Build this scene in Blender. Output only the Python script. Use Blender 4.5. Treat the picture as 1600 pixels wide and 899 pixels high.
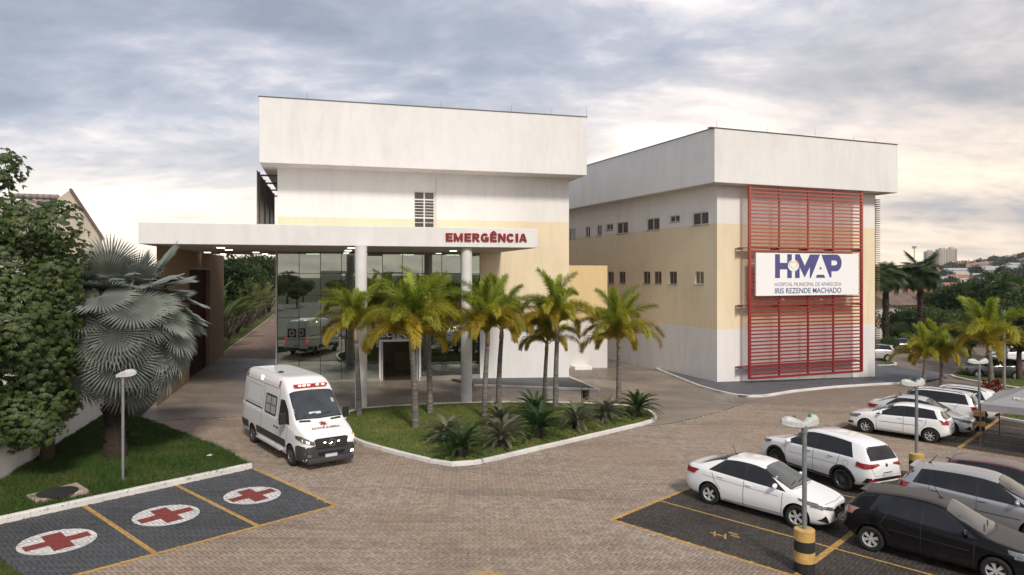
import bpy, bmesh, math, random
import numpy as np
from mathutils import Vector, Matrix
from mathutils.bvhtree import BVHTree
PI = math.pi
R = math.radians
random.seed(7)
rng = np.random.default_rng(11)
for _o in list(bpy.data.objects):
    bpy.data.objects.remove(_o)
scene = bpy.context.scene
COL = scene.collection

# ------------------------------------------------------------------ camera
F, YH, CX, CAMH = 1067.0, 428.0, 800.0, 6.6
cam_d = bpy.data.cameras.new('camera')
cam = bpy.data.objects.new('camera', cam_d)
COL.objects.link(cam)
cam.location = (0, 0, CAMH)
cam.rotation_euler = (R(90), 0, 0)
cam_d.sensor_width = 36.0
cam_d.lens = 36.0 * F / 1600.0
cam_d.shift_y = -(449.5 - YH) / 1600.0
cam_d.clip_start = 0.1
cam_d.clip_end = 20000
scene.camera = cam
scene.render.resolution_x, scene.render.resolution_y = 1024, 575

# ------------------------------------------------------------------ world
SUN_AZ = R(160)      # measured from +Y (view direction) towards +X (right)
SUN_EL = R(42)
world = bpy.data.worlds.new('World')
scene.world = world
world.use_nodes = True
wn, wl = world.node_tree.nodes, world.node_tree.links
wn.clear()


def build_world():
    N = wn.new
    out = N('ShaderNodeOutputWorld')
    sky = N('ShaderNodeTexSky')
    sky.sky_type = 'NISHITA'
    sky.sun_disc = False
    sky.sun_elevation = SUN_EL
    sky.sun_rotation = SUN_AZ
    sky.air_density = 1.0
    sky.dust_density = 2.0
    bg1 = N('ShaderNodeBackground')
    bg1.inputs[1].default_value = 0.11
    wl.new(sky.outputs[0], bg1.inputs[0])
    tc = N('ShaderNodeTexCoord')
    sep = N('ShaderNodeSeparateXYZ')
    wl.new(tc.outputs['Generated'], sep.inputs[0])

    def M(op, a, b=None, clamp=False):
        n = N('ShaderNodeMath')
        n.operation = op
        n.use_clamp = clamp
        for i, q in enumerate((a, b)):
            if q is None:
                continue
            if isinstance(q, (int, float)):
                n.inputs[i].default_value = q
            else:
                wl.new(q, n.inputs[i])
        return n.outputs[0]
    z = M('MAXIMUM', sep.outputs[2], 0.0)
    den = M('ADD', z, 0.27)
    u = M('DIVIDE', sep.outputs[0], den)
    v = M('DIVIDE', sep.outputs[1], den)
    cmb = N('ShaderNodeCombineXYZ')
    wl.new(u, cmb.inputs[0])
    wl.new(v, cmb.inputs[1])

    def noise(sx, sy, off, scale, detail, rough, dist=0.0):
        mp = N('ShaderNodeMapping')
        mp.inputs['Scale'].default_value = (sx, sy, 1)
        mp.inputs['Location'].default_value = off
        mp.inputs['Rotation'].default_value = (0, 0, R(12))
        wl.new(cmb.outputs[0], mp.inputs[0])
        n = N('ShaderNodeTexNoise')
        n.inputs['Scale'].default_value = scale
        n.inputs['Detail'].default_value = detail
        n.inputs['Roughness'].default_value = rough
        n.inputs['Distortion'].default_value = dist
        wl.new(mp.outputs[0], n.inputs['Vector'])
        return n.outputs[0]
    big = noise(0.7, 1.1, (4.4, 1.2, 0), 0.95, 4, 0.5, 0.5)
    mid = noise(0.9, 1.3, (7.3, 2.2, 4), 2.1, 9, 0.58, 0.35)
    fine = noise(1.0, 1.4, (1.3, 9.2, 2), 9.0, 6, 0.62, 0.3)
    s = M('ADD', M('MULTIPLY', big, 0.72), M('ADD', M('MULTIPLY', mid, 0.50), M('MULTIPLY', fine, 0.12)))
    # cloud shade: thick blue-grey bellies to thin pale cloud
    rp = N('ShaderNodeValToRGB')
    cr = rp.color_ramp
    cr.elements[0].position = 0.50
    cr.elements[0].color = (0.84, 0.79, 0.75, 1)
    cr.elements[1].position = 0.77
    cr.elements[1].color = (0.235, 0.26, 0.315, 1)
    e = cr.elements.new(0.57); e.color = (0.60, 0.575, 0.59, 1)
    e = cr.elements.new(0.63); e.color = (0.41, 0.42, 0.475, 1)
    e = cr.elements.new(0.69); e.color = (0.31, 0.335, 0.395, 1)
    wl.new(s, rp.inputs[0])
    # low sky: cream glow under the cloud deck, broken by thin bands
    rg = N('ShaderNodeValToRGB')
    g = rg.color_ramp
    g.elements[0].position = 0.0
    g.elements[0].color = (1, 1, 1, 1)
    g.elements[1].position = 0.32
    g.elements[1].color = (0, 0, 0, 1)
    e = g.elements.new(0.09); e.color = (0.95, 0.95, 0.95, 1)
    e = g.elements.new(0.17); e.color = (0.45, 0.45, 0.45, 1)
    side = M('MULTIPLY', M('ADD', M('MULTIPLY', sep.outputs[0], 0.5), 0.5), 1.0, True)
    zz = M('MULTIPLY', z, M('SUBTRACT', 2.05, M('MULTIPLY', side, 1.65)))
    wl.new(zz, rg.inputs[0])
    thin = M('SUBTRACT', 1.55, M('MULTIPLY', M('MULTIPLY', s, s), 2.1), True)
    glow = M('MULTIPLY', rg.outputs[0], thin, True)
    # the glow is warmest to the right of the buildings, where the sun has gone behind cloud
    gc = N('ShaderNodeMixRGB')
    gc.inputs[1].default_value = (1.12, 0.98, 0.82, 1)
    gc.inputs[2].default_value = (1.14, 0.86, 0.58, 1)
    wl.new(side, gc.inputs[0])
    mx = N('ShaderNodeMixRGB')
    wl.new(glow, mx.inputs[0])
    wl.new(rp.outputs[0], mx.inputs[1])
    wl.new(gc.outputs[0], mx.inputs[2])
    bg2 = N('ShaderNodeBackground')
    bg2.inputs[1].default_value = 0.73
    wl.new(mx.outputs[0], bg2.inputs[0])
    ms = N('ShaderNodeMixShader')
    ms.inputs[0].default_value = 0.92
    wl.new(bg1.outputs[0], ms.inputs[1])
    wl.new(bg2.outputs[0], ms.inputs[2])
    wl.new(ms.outputs[0], out.inputs[0])


build_world()
sun_d = bpy.data.lights.new('sun', 'SUN')
sun_d.energy = 1.4
sun_d.angle = R(10)
sun_d.color = (1.0, 0.91, 0.79)
sun = bpy.data.objects.new('sun', sun_d)
COL.objects.link(sun)
sd = Vector((math.sin(SUN_AZ) * math.cos(SUN_EL), math.cos(SUN_AZ) * math.cos(SUN_EL), math.sin(SUN_EL)))
sun.rotation_euler = sd.to_track_quat('Z', 'Y').to_euler()
sun.location = (30, -20, 40)

vs = scene.view_settings
vs.view_transform = 'Standard'
vs.look = 'None'
vs.exposure = 1.0
vs.gamma = 1.0
vs.use_curve_mapping = False
scene.cycles.use_denoising = True
scene.cycles.max_bounces = 8
scene.cycles.transparent_max_bounces = 12
scene.cycles.sample_clamp_indirect = 6.0

# ------------------------------------------------------------------ helpers
SLOPE = -0.028


def clampf(x, a, b):
    return a if x < a else b if x > b else x


def gz(x, y):
    """height of the site: falls gently to the right and a little towards the back"""
    return SLOPE * clampf(x, -40, 45) - 0.006 * clampf(y - 26, 0, 60)


def gz_np(x, y):
    return SLOPE * np.clip(x, -40, 45) - 0.006 * np.clip(y - 26, 0, 60)


def G(px, py, dz=0.0):
    """photo pixel -> point on the ground"""
    x = (px - CX) / F
    z = 0.0
    for _ in range(25):
        d = (CAMH - z) * F / (py - YH)
        z = gz(x * d, d) + dz
    return Vector((x * d, d, z))


def at(px, py, d):
    return Vector(((px - CX) / F * d, d, CAMH + (YH - py) / F * d))


def hit_plane(px, py, A, u):
    """photo pixel -> point on the vertical plane through A along the ground direction u"""
    dx, dy, dz = (px - CX) / F, 1.0, (YH - py) / F
    n = Vector((u.y, -u.x, 0))
    t = (A.x * n.x + A.y * n.y) / (dx * n.x + dy * n.y)
    return Vector((dx * t, dy * t, CAMH + dz * t))


class MB:
    """collects shapes for ONE mesh object"""
    def __init__(s):
        s.v, s.f, s.m = [], [], []

    def add(s, vs_, fs, mi=0):
        b = len(s.v)
        s.v.extend([tuple(p) for p in vs_])
        for q in fs:
            s.f.append([i + b for i in q])
            s.m.append(mi)
        return s

    def quad(s, a, b, c, d, mi=0):
        return s.add([a, b, c, d], [[0, 1, 2, 3]], mi)

    def box(s, x0, y0, z0, x1, y1, z1, mi=0):
        return s.obox(Vector(((x0 + x1) / 2, (y0 + y1) / 2, (z0 + z1) / 2)),
                      Vector((abs(x1 - x0) / 2, 0, 0)), Vector((0, abs(y1 - y0) / 2, 0)), Vector((0, 0, abs(z1 - z0) / 2)), mi)

    def obox(s, c, ax, ay, az, mi=0):
        c = Vector(c)
        P = [c + ax * i + ay * j + az * k for k in (-1, 1) for j in (-1, 1) for i in (-1, 1)]
        return s.add(P, [[0, 2, 3, 1], [4, 5, 7, 6], [0, 1, 5, 4], [2, 6, 7, 3], [0, 4, 6, 2], [1, 3, 7, 5]], mi)

    def beam(s, a, b, w, h, up=Vector((0, 0, 1)), mi=0):
        a, b = Vector(a), Vector(b)
        d = (b - a)
        t = d.normalized()
        sx = t.cross(up).normalized()
        uz = sx.cross(t)
        return s.obox((a + b) / 2, d / 2, sx * w / 2, uz * h / 2, mi)

    def prism(s, poly, z0, z1, mi=0):
        """poly: list of (x,y); z0/z1 number or list"""
        n = len(poly)
        z0 = z0 if isinstance(z0, (list, tuple)) else [z0] * n
        z1 = z1 if isinstance(z1, (list, tuple)) else [z1] * n
        area = sum(poly[i][0] * poly[(i + 1) % n][1] - poly[(i + 1) % n][0] * poly[i][1] for i in range(n))
        idx = list(range(n)) if area > 0 else list(range(n))[::-1]
        P = [(poly[i][0], poly[i][1], z0[i]) for i in idx] + [(poly[i][0], poly[i][1], z1[i]) for i in idx]
        fs = [list(range(n))[::-1], list(range(n, 2 * n))] + [[i, (i + 1) % n, n + (i + 1) % n, n + i] for i in range(n)]
        return s.add(P, fs, mi)

    def tube(s, pts, rad, n=8, mi=0, cap=True):
        pts = [Vector(p) for p in pts]
        if not isinstance(rad, (list, tuple)):
            rad = [rad] * len(pts)
        P, fs = [], []
        prev = None
        for i, p in enumerate(pts):
            t = (pts[min(i + 1, len(pts) - 1)] - pts[max(i - 1, 0)])
            t = t.normalized() if t.length > 1e-9 else Vector((0, 0, 1))
            a = prev if prev is not None else (Vector((1, 0, 0)) if abs(t.x) < 0.9 else Vector((0, 1, 0)))
            a = (a - t * a.dot(t)).normalized()
            prev = a
            b = t.cross(a)
            for k in range(n):
                an = 2 * PI * k / n
                P.append(p + (a * math.cos(an) + b * math.sin(an)) * rad[i])
        for i in range(len(pts) - 1):
            for k in range(n):
                k2 = (k + 1) % n
                fs.append([i * n + k, i * n + k2, (i + 1) * n + k2, (i + 1) * n + k])
        if cap:
            fs.append(list(range(n))[::-1])
            m0 = (len(pts) - 1) * n
            fs.append([m0 + k for k in range(n)])
        return s.add(P, fs, mi)

    def lathe(s, prof, n=24, c=(0, 0, 0), ax=Vector((0, 0, 1)), mi=0, close=False):
        """prof: (radius, height along ax)"""
        c = Vector(c)
        ax = Vector(ax).normalized()
        a = (Vector((1, 0, 0)) if abs(ax.x) < 0.9 else Vector((0, 0, 1)))
        a = (a - ax * a.dot(ax)).normalized()
        b = ax.cross(a)
        P = [c + ax * h + (a * math.cos(2 * PI * k / n) + b * math.sin(2 * PI * k / n)) * r for r, h in prof for k in range(n)]
        fs = []
        m = len(prof)
        for i in range(m - 1 + (1 if close else 0)):
            j = (i + 1) % m
            for k in range(n):
                k2 = (k + 1) % n
                fs.append([i * n + k, i * n + k2, j * n + k2, j * n + k])
        if not close:
            if prof[0][0] > 1e-6:
                fs.append(list(range(n))[::-1])
            if prof[-1][0] > 1e-6:
                fs.append([(m - 1) * n + k for k in range(n)])
        return s.add(P, fs, mi)

    def mesh(s, name, mats, smooth=False):
        me = bpy.data.meshes.new(name)
        me.from_pydata(s.v, [], s.f)
        if not isinstance(mats, (list, tuple)):
            mats = [mats]
        for m in mats:
            me.materials.append(m)
        if len(mats) > 1:
            me.polygons.foreach_set('material_index', s.m)
        if smooth:
            me.polygons.foreach_set('use_smooth', [True] * len(s.f))
        me.update()
        return me

    def build(s, name, mats, parent=None, smooth=False, bevel=0.0, sharp=None):
        me = s.mesh(name, mats, smooth or sharp is not None)
        if sharp is not None:
            me.set_sharp_from_angle(angle=R(sharp))
        o = link(name, me, parent)
        if bevel:
            md = o.modifiers.new('bevel', 'BEVEL')
            md.width = bevel
            md.segments = 2
            md.limit_method = 'ANGLE'
            md.angle_limit = R(40)
        return o


def link(name, data, parent=None):
    o = bpy.data.objects.new(name, data)
    COL.objects.link(o)
    if parent is not None:
        o.parent = parent
    return o


def tag(o, label=None, cat=None, group=None, kind=None):
    if label:
        o['label'] = label
    if cat:
        o['category'] = cat
    if group:
        o['group'] = group
    if kind:
        o['kind'] = kind
    return o


def thing(name, label, cat, loc=(0, 0, 0), rz=0.0, group=None):
    o = link(name, None)
    o.location = loc
    o.rotation_euler = (0, 0, rz)
    o.empty_display_size = 0.3
    return tag(o, label, cat, group)


def copy_tree(o, parent=None):
    c = o.copy()
    COL.objects.link(c)
    c.parent = parent
    for ch in o.children:
        copy_tree(ch, c)
    return c


# ------------------------------------------------------------------ materials
MATS = {}


def srgb(r, g, b):
    def f(c):
        c /= 255.0
        return c / 12.92 if c <= 0.04045 else ((c + 0.055) / 1.055) ** 2.4
    return (f(r), f(g), f(b))


class NT:
    def __init__(s, name):
        s.m = bpy.data.materials.new(name)
        s.m.use_nodes = True
        s.n, s.l = s.m.node_tree.nodes, s.m.node_tree.links
        s.b = s.n['Principled BSDF']
        s.tc = None

    def coord(s, kind='Object'):
        if s.tc is None:
            s.tc = s.n.new('ShaderNodeTexCoord')
        return s.tc.outputs[kind]

    def pos(s):
        g = s.n.new('ShaderNodeNewGeometry')
        return g.outputs['Position']

    def noise(s, vec, scale, detail=4, rough=0.55, stretch=None, dist=0.0):
        if stretch:
            mp = s.n.new('ShaderNodeMapping')
            mp.inputs['Scale'].default_value = stretch
            s.l.new(vec, mp.inputs[0])
            vec = mp.outputs[0]
        t = s.n.new('ShaderNodeTexNoise')
        t.inputs['Scale'].default_value = scale
        t.inputs['Detail'].default_value = detail
        t.inputs['Roughness'].default_value = rough
        t.inputs['Distortion'].default_value = dist
        s.l.new(vec, t.inputs['Vector'])
        return t.outputs[0]

    def ramp(s, fac, stops, interp='LINEAR'):
        r = s.n.new('ShaderNodeValToRGB')
        r.color_ramp.interpolation = interp
        el = r.color_ramp.elements
        while len(el) > 1:
            el.remove(el[-1])
        for i, (p, c) in enumerate(stops):
            e = el[0] if i == 0 else el.new(p)
            e.position = p
            e.color = (c, c, c, 1) if isinstance(c, (int, float)) else (*c, 1)
        s.l.new(fac, r.inputs[0])
        return r.outputs[0]

    def mix(s, fac, a, b, mode='MIX'):
        m = s.n.new('ShaderNodeMixRGB')
        m.blend_type = mode
        for i, q in ((0, fac), (1, a), (2, b)):
            if isinstance(q, (int, float)):
                m.inputs[i].default_value = q
            elif isinstance(q, tuple):
                m.inputs[i].default_value = (*q, 1)
            else:
                s.l.new(q, m.inputs[i])
        return m.outputs[0]

    def math(s, op, a, b=0.0, clamp=False):
        m = s.n.new('ShaderNodeMath')
        m.operation = op
        m.use_clamp = clamp
        for i, q in enumerate((a, b)):
            if isinstance(q, (int, float)):
                m.inputs[i].default_value = q
            else:
                s.l.new(q, m.inputs[i])
        return m.outputs[0]

    def attr(s, name, typ='GEOMETRY'):
        a = s.n.new('ShaderNodeAttribute')
        a.attribute_name = name
        a.attribute_type = typ
        return a.outputs

    def objrand(s):
        return s.n.new('ShaderNodeObjectInfo').outputs['Random']

    def color(s, c):
        if isinstance(c, tuple):
            s.b.inputs['Base Color'].default_value = (*c, 1)
        else:
            s.l.new(c, s.b.inputs['Base Color'])

    def bump(s, h, strength, dist=0.01):
        b = s.n.new('ShaderNodeBump')
        b.inputs['Strength'].default_value = strength
        b.inputs['Distance'].default_value = dist
        s.l.new(h, b.inputs['Height'])
        s.l.new(b.outputs[0], s.b.inputs['Normal'])

    def set(s, **k):
        for a, v in k.items():
            nm = {'rough': 'Roughness', 'metal': 'Metallic', 'spec': 'Specular IOR Level', 'coat': 'Coat Weight',
                  'coatr': 'Coat Roughness', 'trans': 'Transmission Weight', 'ior': 'IOR', 'estr': 'Emission Strength',
                  'sub': 'Subsurface Weight', 'alpha': 'Alpha'}[a]
            if isinstance(v, (int, float)):
                s.b.inputs[nm].default_value = v
            else:
                s.l.new(v, s.b.inputs[nm])
        return s


def mat(name, c, rough=0.6, metal=0.0, vary=0.12, scale=6.0, bump=0.0, bscale=60.0, coat=0.0, emit=None, estr=0.0, spec=0.5, world=False):
    """plain material with slight uneven tone and fine relief"""
    if name in MATS:
        return MATS[name]
    t = NT(name)
    v = t.pos() if world else t.coord()
    if vary:
        n = t.noise(v, scale, 5, 0.6)
        a = tuple(x * (1 - vary) for x in c)
        b = tuple(min(1, x * (1 + vary * 0.7)) for x in c)
        t.color(t.ramp(n, [(0.3, a), (0.7, b)]))
    else:
        t.color(c)
    t.set(rough=rough, metal=metal, coat=coat, spec=spec)
    if coat:
        t.set(coatr=0.04)
    if bump:
        t.bump(t.noise(v, bscale, 3, 0.6), bump)
    if emit:
        t.b.inputs['Emission Color'].default_value = (*emit, 1)
        t.b.inputs['Emission Strength'].default_value = estr
    MATS[name] = t.m
    return t.m


def wall_mat(name, bands, rough=0.85, streak=0.10):
    """painted render in bands of height: bands = [(z_to, colour), ...]; weather streaks, roughcast relief"""
    t = NT(name)
    p = t.pos()
    sep = t.n.new('ShaderNodeSeparateXYZ')
    t.l.new(p, sep.inputs[0])
    wob = t.math('MULTIPLY', t.math('SUBTRACT', t.noise(p, 1.5, 2), 0.5), 0.03)
    zz = t.math('ADD', sep.outputs[2], wob)
    c = bands[0][1]
    for i in range(len(bands) - 1):
        c = t.mix(t.math('GREATER_THAN', zz, bands[i][0]), c, bands[i + 1][1])
    st = t.noise(p, 0.8, 7, 0.7, (1.6, 1.6, 0.34), 0.6)
    bg = t.noise(p, 0.35, 5, 0.6)
    d = t.ramp(st, [(0.30, 1.0 - streak), (0.55, 1.0)])
    d2 = t.ramp(bg, [(0.3, 0.94), (0.6, 1.0)])
    c = t.mix(1.0, c, d, 'MULTIPLY')
    c = t.mix(1.0, c, d2, 'MULTIPLY')
    fine = t.noise(p, 14, 4, 0.7)
    c = t.mix(1.0, c, t.ramp(fine, [(0.3, 0.94), (0.7, 1.0)]), 'MULTIPLY')
    t.color(c)
    t.set(rough=rough, spec=0.3)
    t.bump(t.noise(p, 55, 4, 0.7), 0.35, 0.01)
    MATS[name] = t.m
    return t.m


WHITE = (0.86, 0.84, 0.815)
YELLOW = (0.86, 0.735, 0.525)

# ================================================================== GROUND
def poly_in(px, py, poly):
    """vectorised point in polygon"""
    inside = np.zeros(len(px), bool)
    n = len(poly)
    for i in range(n):
        x0, y0 = poly[i][0], poly[i][1]
        x1, y1 = poly[(i + 1) % n][0], poly[(i + 1) % n][1]
        c = ((y0 > py) != (y1 > py)) & (px < (x1 - x0) * (py - y0) / ((y1 - y0) if y1 != y0 else 1e-9) + x0)
        inside ^= c
    return inside


def smooth_path(pts, it=2):
    pts = [Vector((p[0], p[1])) for p in pts]
    for _ in range(it):
        q = [pts[0]]
        for a, b in zip(pts[:-1], pts[1:]):
            q += [a * 0.75 + b * 0.25, a * 0.25 + b * 0.75]
        q.append(pts[-1])
        pts = q
    return pts


def sheet(name, poly, dz, m, parent=None, kind='structure', cell=0.0):
    """flat sheet of the ground following the site's slope"""
    bm = bmesh.new()
    bm.faces.new([bm.verts.new((p[0], p[1], 0)) for p in poly])
    if cell:
        xs = [p[0] for p in poly]; ys = [p[1] for p in poly]
        for ax, lo, hi in ((0, min(xs), max(xs)), (1, min(ys), max(ys))):
            k = math.ceil(lo / cell) * cell
            while k < hi:
                co = (k, 0, 0) if ax == 0 else (0, k, 0)
                no = (1, 0, 0) if ax == 0 else (0, 1, 0)
                bmesh.ops.bisect_plane(bm, geom=bm.verts[:] + bm.edges[:] + bm.faces[:], plane_co=co, plane_no=no)
                k += cell
    for f in bm.faces:
        if f.normal.z < 0 or f.calc_center_median() is None:
            pass
    bmesh.ops.recalc_face_normals(bm, faces=bm.faces[:])
    bm.normal_update()
    if sum(f.normal.z for f in bm.faces) < 0:
        bmesh.ops.reverse_faces(bm, faces=bm.faces[:])
    for v in bm.verts:
        v.co.z = gz(v.co.x, v.co.y) + dz
    me = bpy.data.meshes.new(name)
    bm.to_mesh(me); bm.free()
    me.materials.append(m)
    o = link(name, me, parent)
    if kind and parent is None:
        o['kind'] = kind
    return o


def terrain(x, y):
    """land beyond the site: a shallow valley, then ridges"""
    r = math.hypot(x, y - 25)
    base = gz(x, y) - 0.35
    t = clampf((r - 75) / 160, 0, 1)
    t = t * t * (3 - 2 * t)
    far = -9.0
    if y > 0:
        k = clampf((r - 260) / 800, 0, 1)
        k = k * k * (3 - 2 * k)
        a = math.atan2(x, y)
        far += k * (20 + 5 * math.sin(a * 9 + 1.0) + 4 * math.sin(a * 21) + 6 * clampf((a - 0.5) * 4, 0, 1.5))
    else:
        far += clampf((r - 150) / 500, 0, 1) * 6
    return base * (1 - t) + far * t


def ground_mats():
    t = NT('earth')
    p = t.pos()
    n = t.noise(p, 0.05, 6, 0.6)
    n2 = t.noise(p, 0.9, 5, 0.6)
    c = t.ramp(n, [(0.35, (0.06, 0.075, 0.03)), (0.55, (0.10, 0.095, 0.055)), (0.7, (0.16, 0.10, 0.065))])
    t.color(t.mix(1.0, c, t.ramp(n2, [(0.3, 0.7), (0.7, 1.1)]), 'MULTIPLY'))
    t.set(rough=1.0, spec=0.1)
    MATS['earth'] = t.m

    def paver(name, c0, c1, dirt, damp, painted=False):
        t = NT(name)
        p = t.pos()
        rnd = t.attr('rnd')[2]
        col = t.ramp(rnd, [(0.0, c0), (1.0, c1)])
        big = t.noise(p, 0.22, 5, 0.62)
        col = t.mix(t.ramp(big, [(0.40, 0.0), (0.68, 0.75)]), col, dirt)
        med = t.noise(p, 1.3, 6, 0.68, None, 0.5)
        col = t.mix(t.ramp(med, [(0.50, 0.0), (0.72, 0.55)]), col, damp)
        # tyre wear and oil drips
        oil = t.noise(p, 2.1, 4, 0.7, (1, 0.55, 1), 1.2)
        col = t.mix(t.ramp(oil, [(0.66, 0.0), (0.72, 0.75)]), col, tuple(x * 0.25 for x in damp))
        trk = t.noise(p, 0.5, 4, 0.6, (0.30, 1.5, 1), 1.0)
        col = t.mix(1.0, col, t.ramp(trk, [(0.50, 1.0), (0.64, 0.80)]), 'MULTIPLY')
        fine = t.noise(p, 38, 4, 0.7)
        col = t.mix(1.0, col, t.ramp(fine, [(0.3, 0.78), (0.7, 1.12)]), 'MULTIPLY')
        t.color(col)
        t.set(rough=t.ramp(med, [(0.3, 0.86), (0.7, 0.62)]), spec=0.35)
        t.bump(t.noise(p, 90, 3, 0.7), 0.4, 0.004)
        MATS[name] = t.m
        return t.m
    paver('paver', (0.270, 0.218, 0.172), (0.410, 0.335, 0.268), (0.310, 0.222, 0.160), (0.225, 0.188, 0.156))
    paver('paver_grey', (0.066, 0.072, 0.082), (0.098, 0.103, 0.112), (0.085, 0.085, 0.09), (0.055, 0.058, 0.064))
    paver('paver_dark', (0.040, 0.035, 0.031), (0.080, 0.069, 0.060), (0.068, 0.055, 0.045), (0.034, 0.031, 0.029))
    mat('joint_sand', (0.030, 0.024, 0.020), 1.0, vary=0.3, scale=3, world=True)
    # road beyond the pavers one can tell apart
    t = NT('paver_far')
    p = t.pos()
    big = t.noise(p, 0.22, 5, 0.62)
    col = t.ramp(big, [(0.38, (0.250, 0.203, 0.162)), (0.68, (0.228, 0.172, 0.132))])
    med = t.noise(p, 1.3, 6, 0.68, None, 0.5)
    col = t.mix(t.ramp(med, [(0.48, 0.0), (0.72, 0.6)]), col, (0.14, 0.12, 0.11))
    fine = t.noise(p, 14, 5, 0.8)
    col = t.mix(1.0, col, t.ramp(fine, [(0.3, 0.74), (0.7, 1.15)]), 'MULTIPLY')
    t.color(col); t.set(rough=0.8, spec=0.35)
    t.bump(fine, 0.5, 0.01)
    MATS['paver_far'] = t.m
    # worn concrete
    t = NT('concrete')
    p = t.pos()
    n = t.noise(p, 0.16, 7, 0.62, (1, 1.7, 1), 0.6)
    col = t.ramp(n, [(0.30, (0.125, 0.110, 0.098)), (0.46, (0.215, 0.182, 0.152)), (0.60, (0.300, 0.252, 0.208)), (0.75, (0.190, 0.172, 0.158))])
    n2 = t.noise(p, 1.1, 6, 0.7, (1.0, 0.35, 1), 0.8)
    col = t.mix(t.ramp(n2, [(0.55, 0.0), (0.75, 0.55)]), col, (0.13, 0.12, 0.112))
    n3 = t.noise(p, 0.7, 5, 0.7, (0.4, 1.6, 1), 1.0)
    col = t.mix(t.ramp(n3, [(0.60, 0.0), (0.72, 0.45)]), col, (0.42, 0.37, 0.32))
    fine = t.noise(p, 22, 5, 0.75)
    col = t.mix(1.0, col, t.ramp(fine, [(0.3, 0.86), (0.7, 1.08)]), 'MULTIPLY')
    t.color(col)
    t.set(rough=t.ramp(n2, [(0.35, 0.62), (0.6, 0.38)]), spec=0.45)
    t.bump(fine, 0.12, 0.004)
    MATS['concrete'] = t.m
    mat('sidewalk_grey', (0.105, 0.11, 0.122), 0.85, vary=0.22, scale=1.4, bump=0.25, world=True)
    # white kerb paint, chipped
    t = NT('kerb_paint')
    p = t.pos()
    n = t.noise(p, 4.5, 6, 0.7)
    c = t.mix(t.ramp(n, [(0.60, 0.0), (0.68, 1.0)]), (0.74, 0.72, 0.69), (0.30, 0.27, 0.25))
    n2 = t.noise(p, 0.8, 4, 0.6)
    c = t.mix(1.0, c, t.ramp(n2, [(0.3, 0.80), (0.6, 1.0)]), 'MULTIPLY')
    t.color(c); t.set(rough=0.75); t.bump(t.noise(p, 40, 3), 0.4, 0.006)
    MATS['kerb_paint'] = t.m

    def paint(name, c, wear):
        t = NT(name)
        p = t.pos()
        n = t.noise(p, 7, 6, 0.72)
        col = t.mix(t.ramp(n, [(0.54, 0.0), (0.70, wear)]), c, tuple(x * 0.32 + 0.03 for x in c))
        n2 = t.noise(p, 0.9, 4, 0.6)
        col = t.mix(t.ramp(n2, [(0.42, 0.0), (0.7, wear * 0.6)]), col, tuple(x * 0.45 + 0.03 for x in c))
        t.color(col); t.set(rough=0.8)
        MATS[name] = t.m
    paint('paint_yellow', (0.56, 0.33, 0.085), 0.75)
    paint('paint_white', (0.74, 0.72, 0.70), 0.5)
    paint('paint_red', (0.24, 0.028, 0.022), 0.4)
    # lawn soil and grass blades
    t = NT('lawn')
    p = t.pos()
    n = t.noise(p, 0.6, 6, 0.65)
    c = t.ramp(n, [(0.3, (0.060, 0.085, 0.020)), (0.52, (0.100, 0.120, 0.034)), (0.70, (0.20, 0.155, 0.07))])
    f = t.noise(p, 35, 4, 0.7)
    t.color(t.mix(1.0, c, t.ramp(f, [(0.3, 0.6), (0.7, 1.2)]), 'MULTIPLY')); t.set(rough=1.0, spec=0.15)
    t.bump(f, 0.8, 0.03)
    MATS['lawn'] = t.m
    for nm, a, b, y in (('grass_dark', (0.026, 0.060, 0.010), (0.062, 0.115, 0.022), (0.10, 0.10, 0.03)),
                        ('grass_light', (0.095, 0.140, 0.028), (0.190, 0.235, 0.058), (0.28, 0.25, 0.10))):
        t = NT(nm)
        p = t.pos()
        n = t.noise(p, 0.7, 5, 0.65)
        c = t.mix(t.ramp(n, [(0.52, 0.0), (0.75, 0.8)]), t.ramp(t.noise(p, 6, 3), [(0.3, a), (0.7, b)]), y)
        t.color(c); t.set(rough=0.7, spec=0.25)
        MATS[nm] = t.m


ground_mats()

# --- the land sheet
mb = MB()
rad = [0, 12, 25, 40, 55, 75, 100, 130, 170, 220, 280, 360, 460, 600, 760, 900, 1050, 1250, 1600, 2300]
NA = 120
vsx = []
for r_ in rad:
    for k in range(NA):
        a_ = 2 * PI * k / NA
        x_, y_ = r_ * math.sin(a_), 25 + r_ * math.cos(a_)
        vsx.append((x_, y_, terrain(x_, y_)))
fsx = []
for i in range(len(rad) - 1):
    for k in range(NA):
        k2 = (k + 1) % NA
        fsx.append([i * NA + k, (i + 1) * NA + k, (i + 1) * NA + k2, i * NA + k2])
mb.add(vsx, fsx)
o = mb.build('ground', MATS['earth'], smooth=True)
o['kind'] = 'structure'


def P2(*pix):
    return [Vector((G(*p).x, G(*p).y)) for p in pix]


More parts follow.
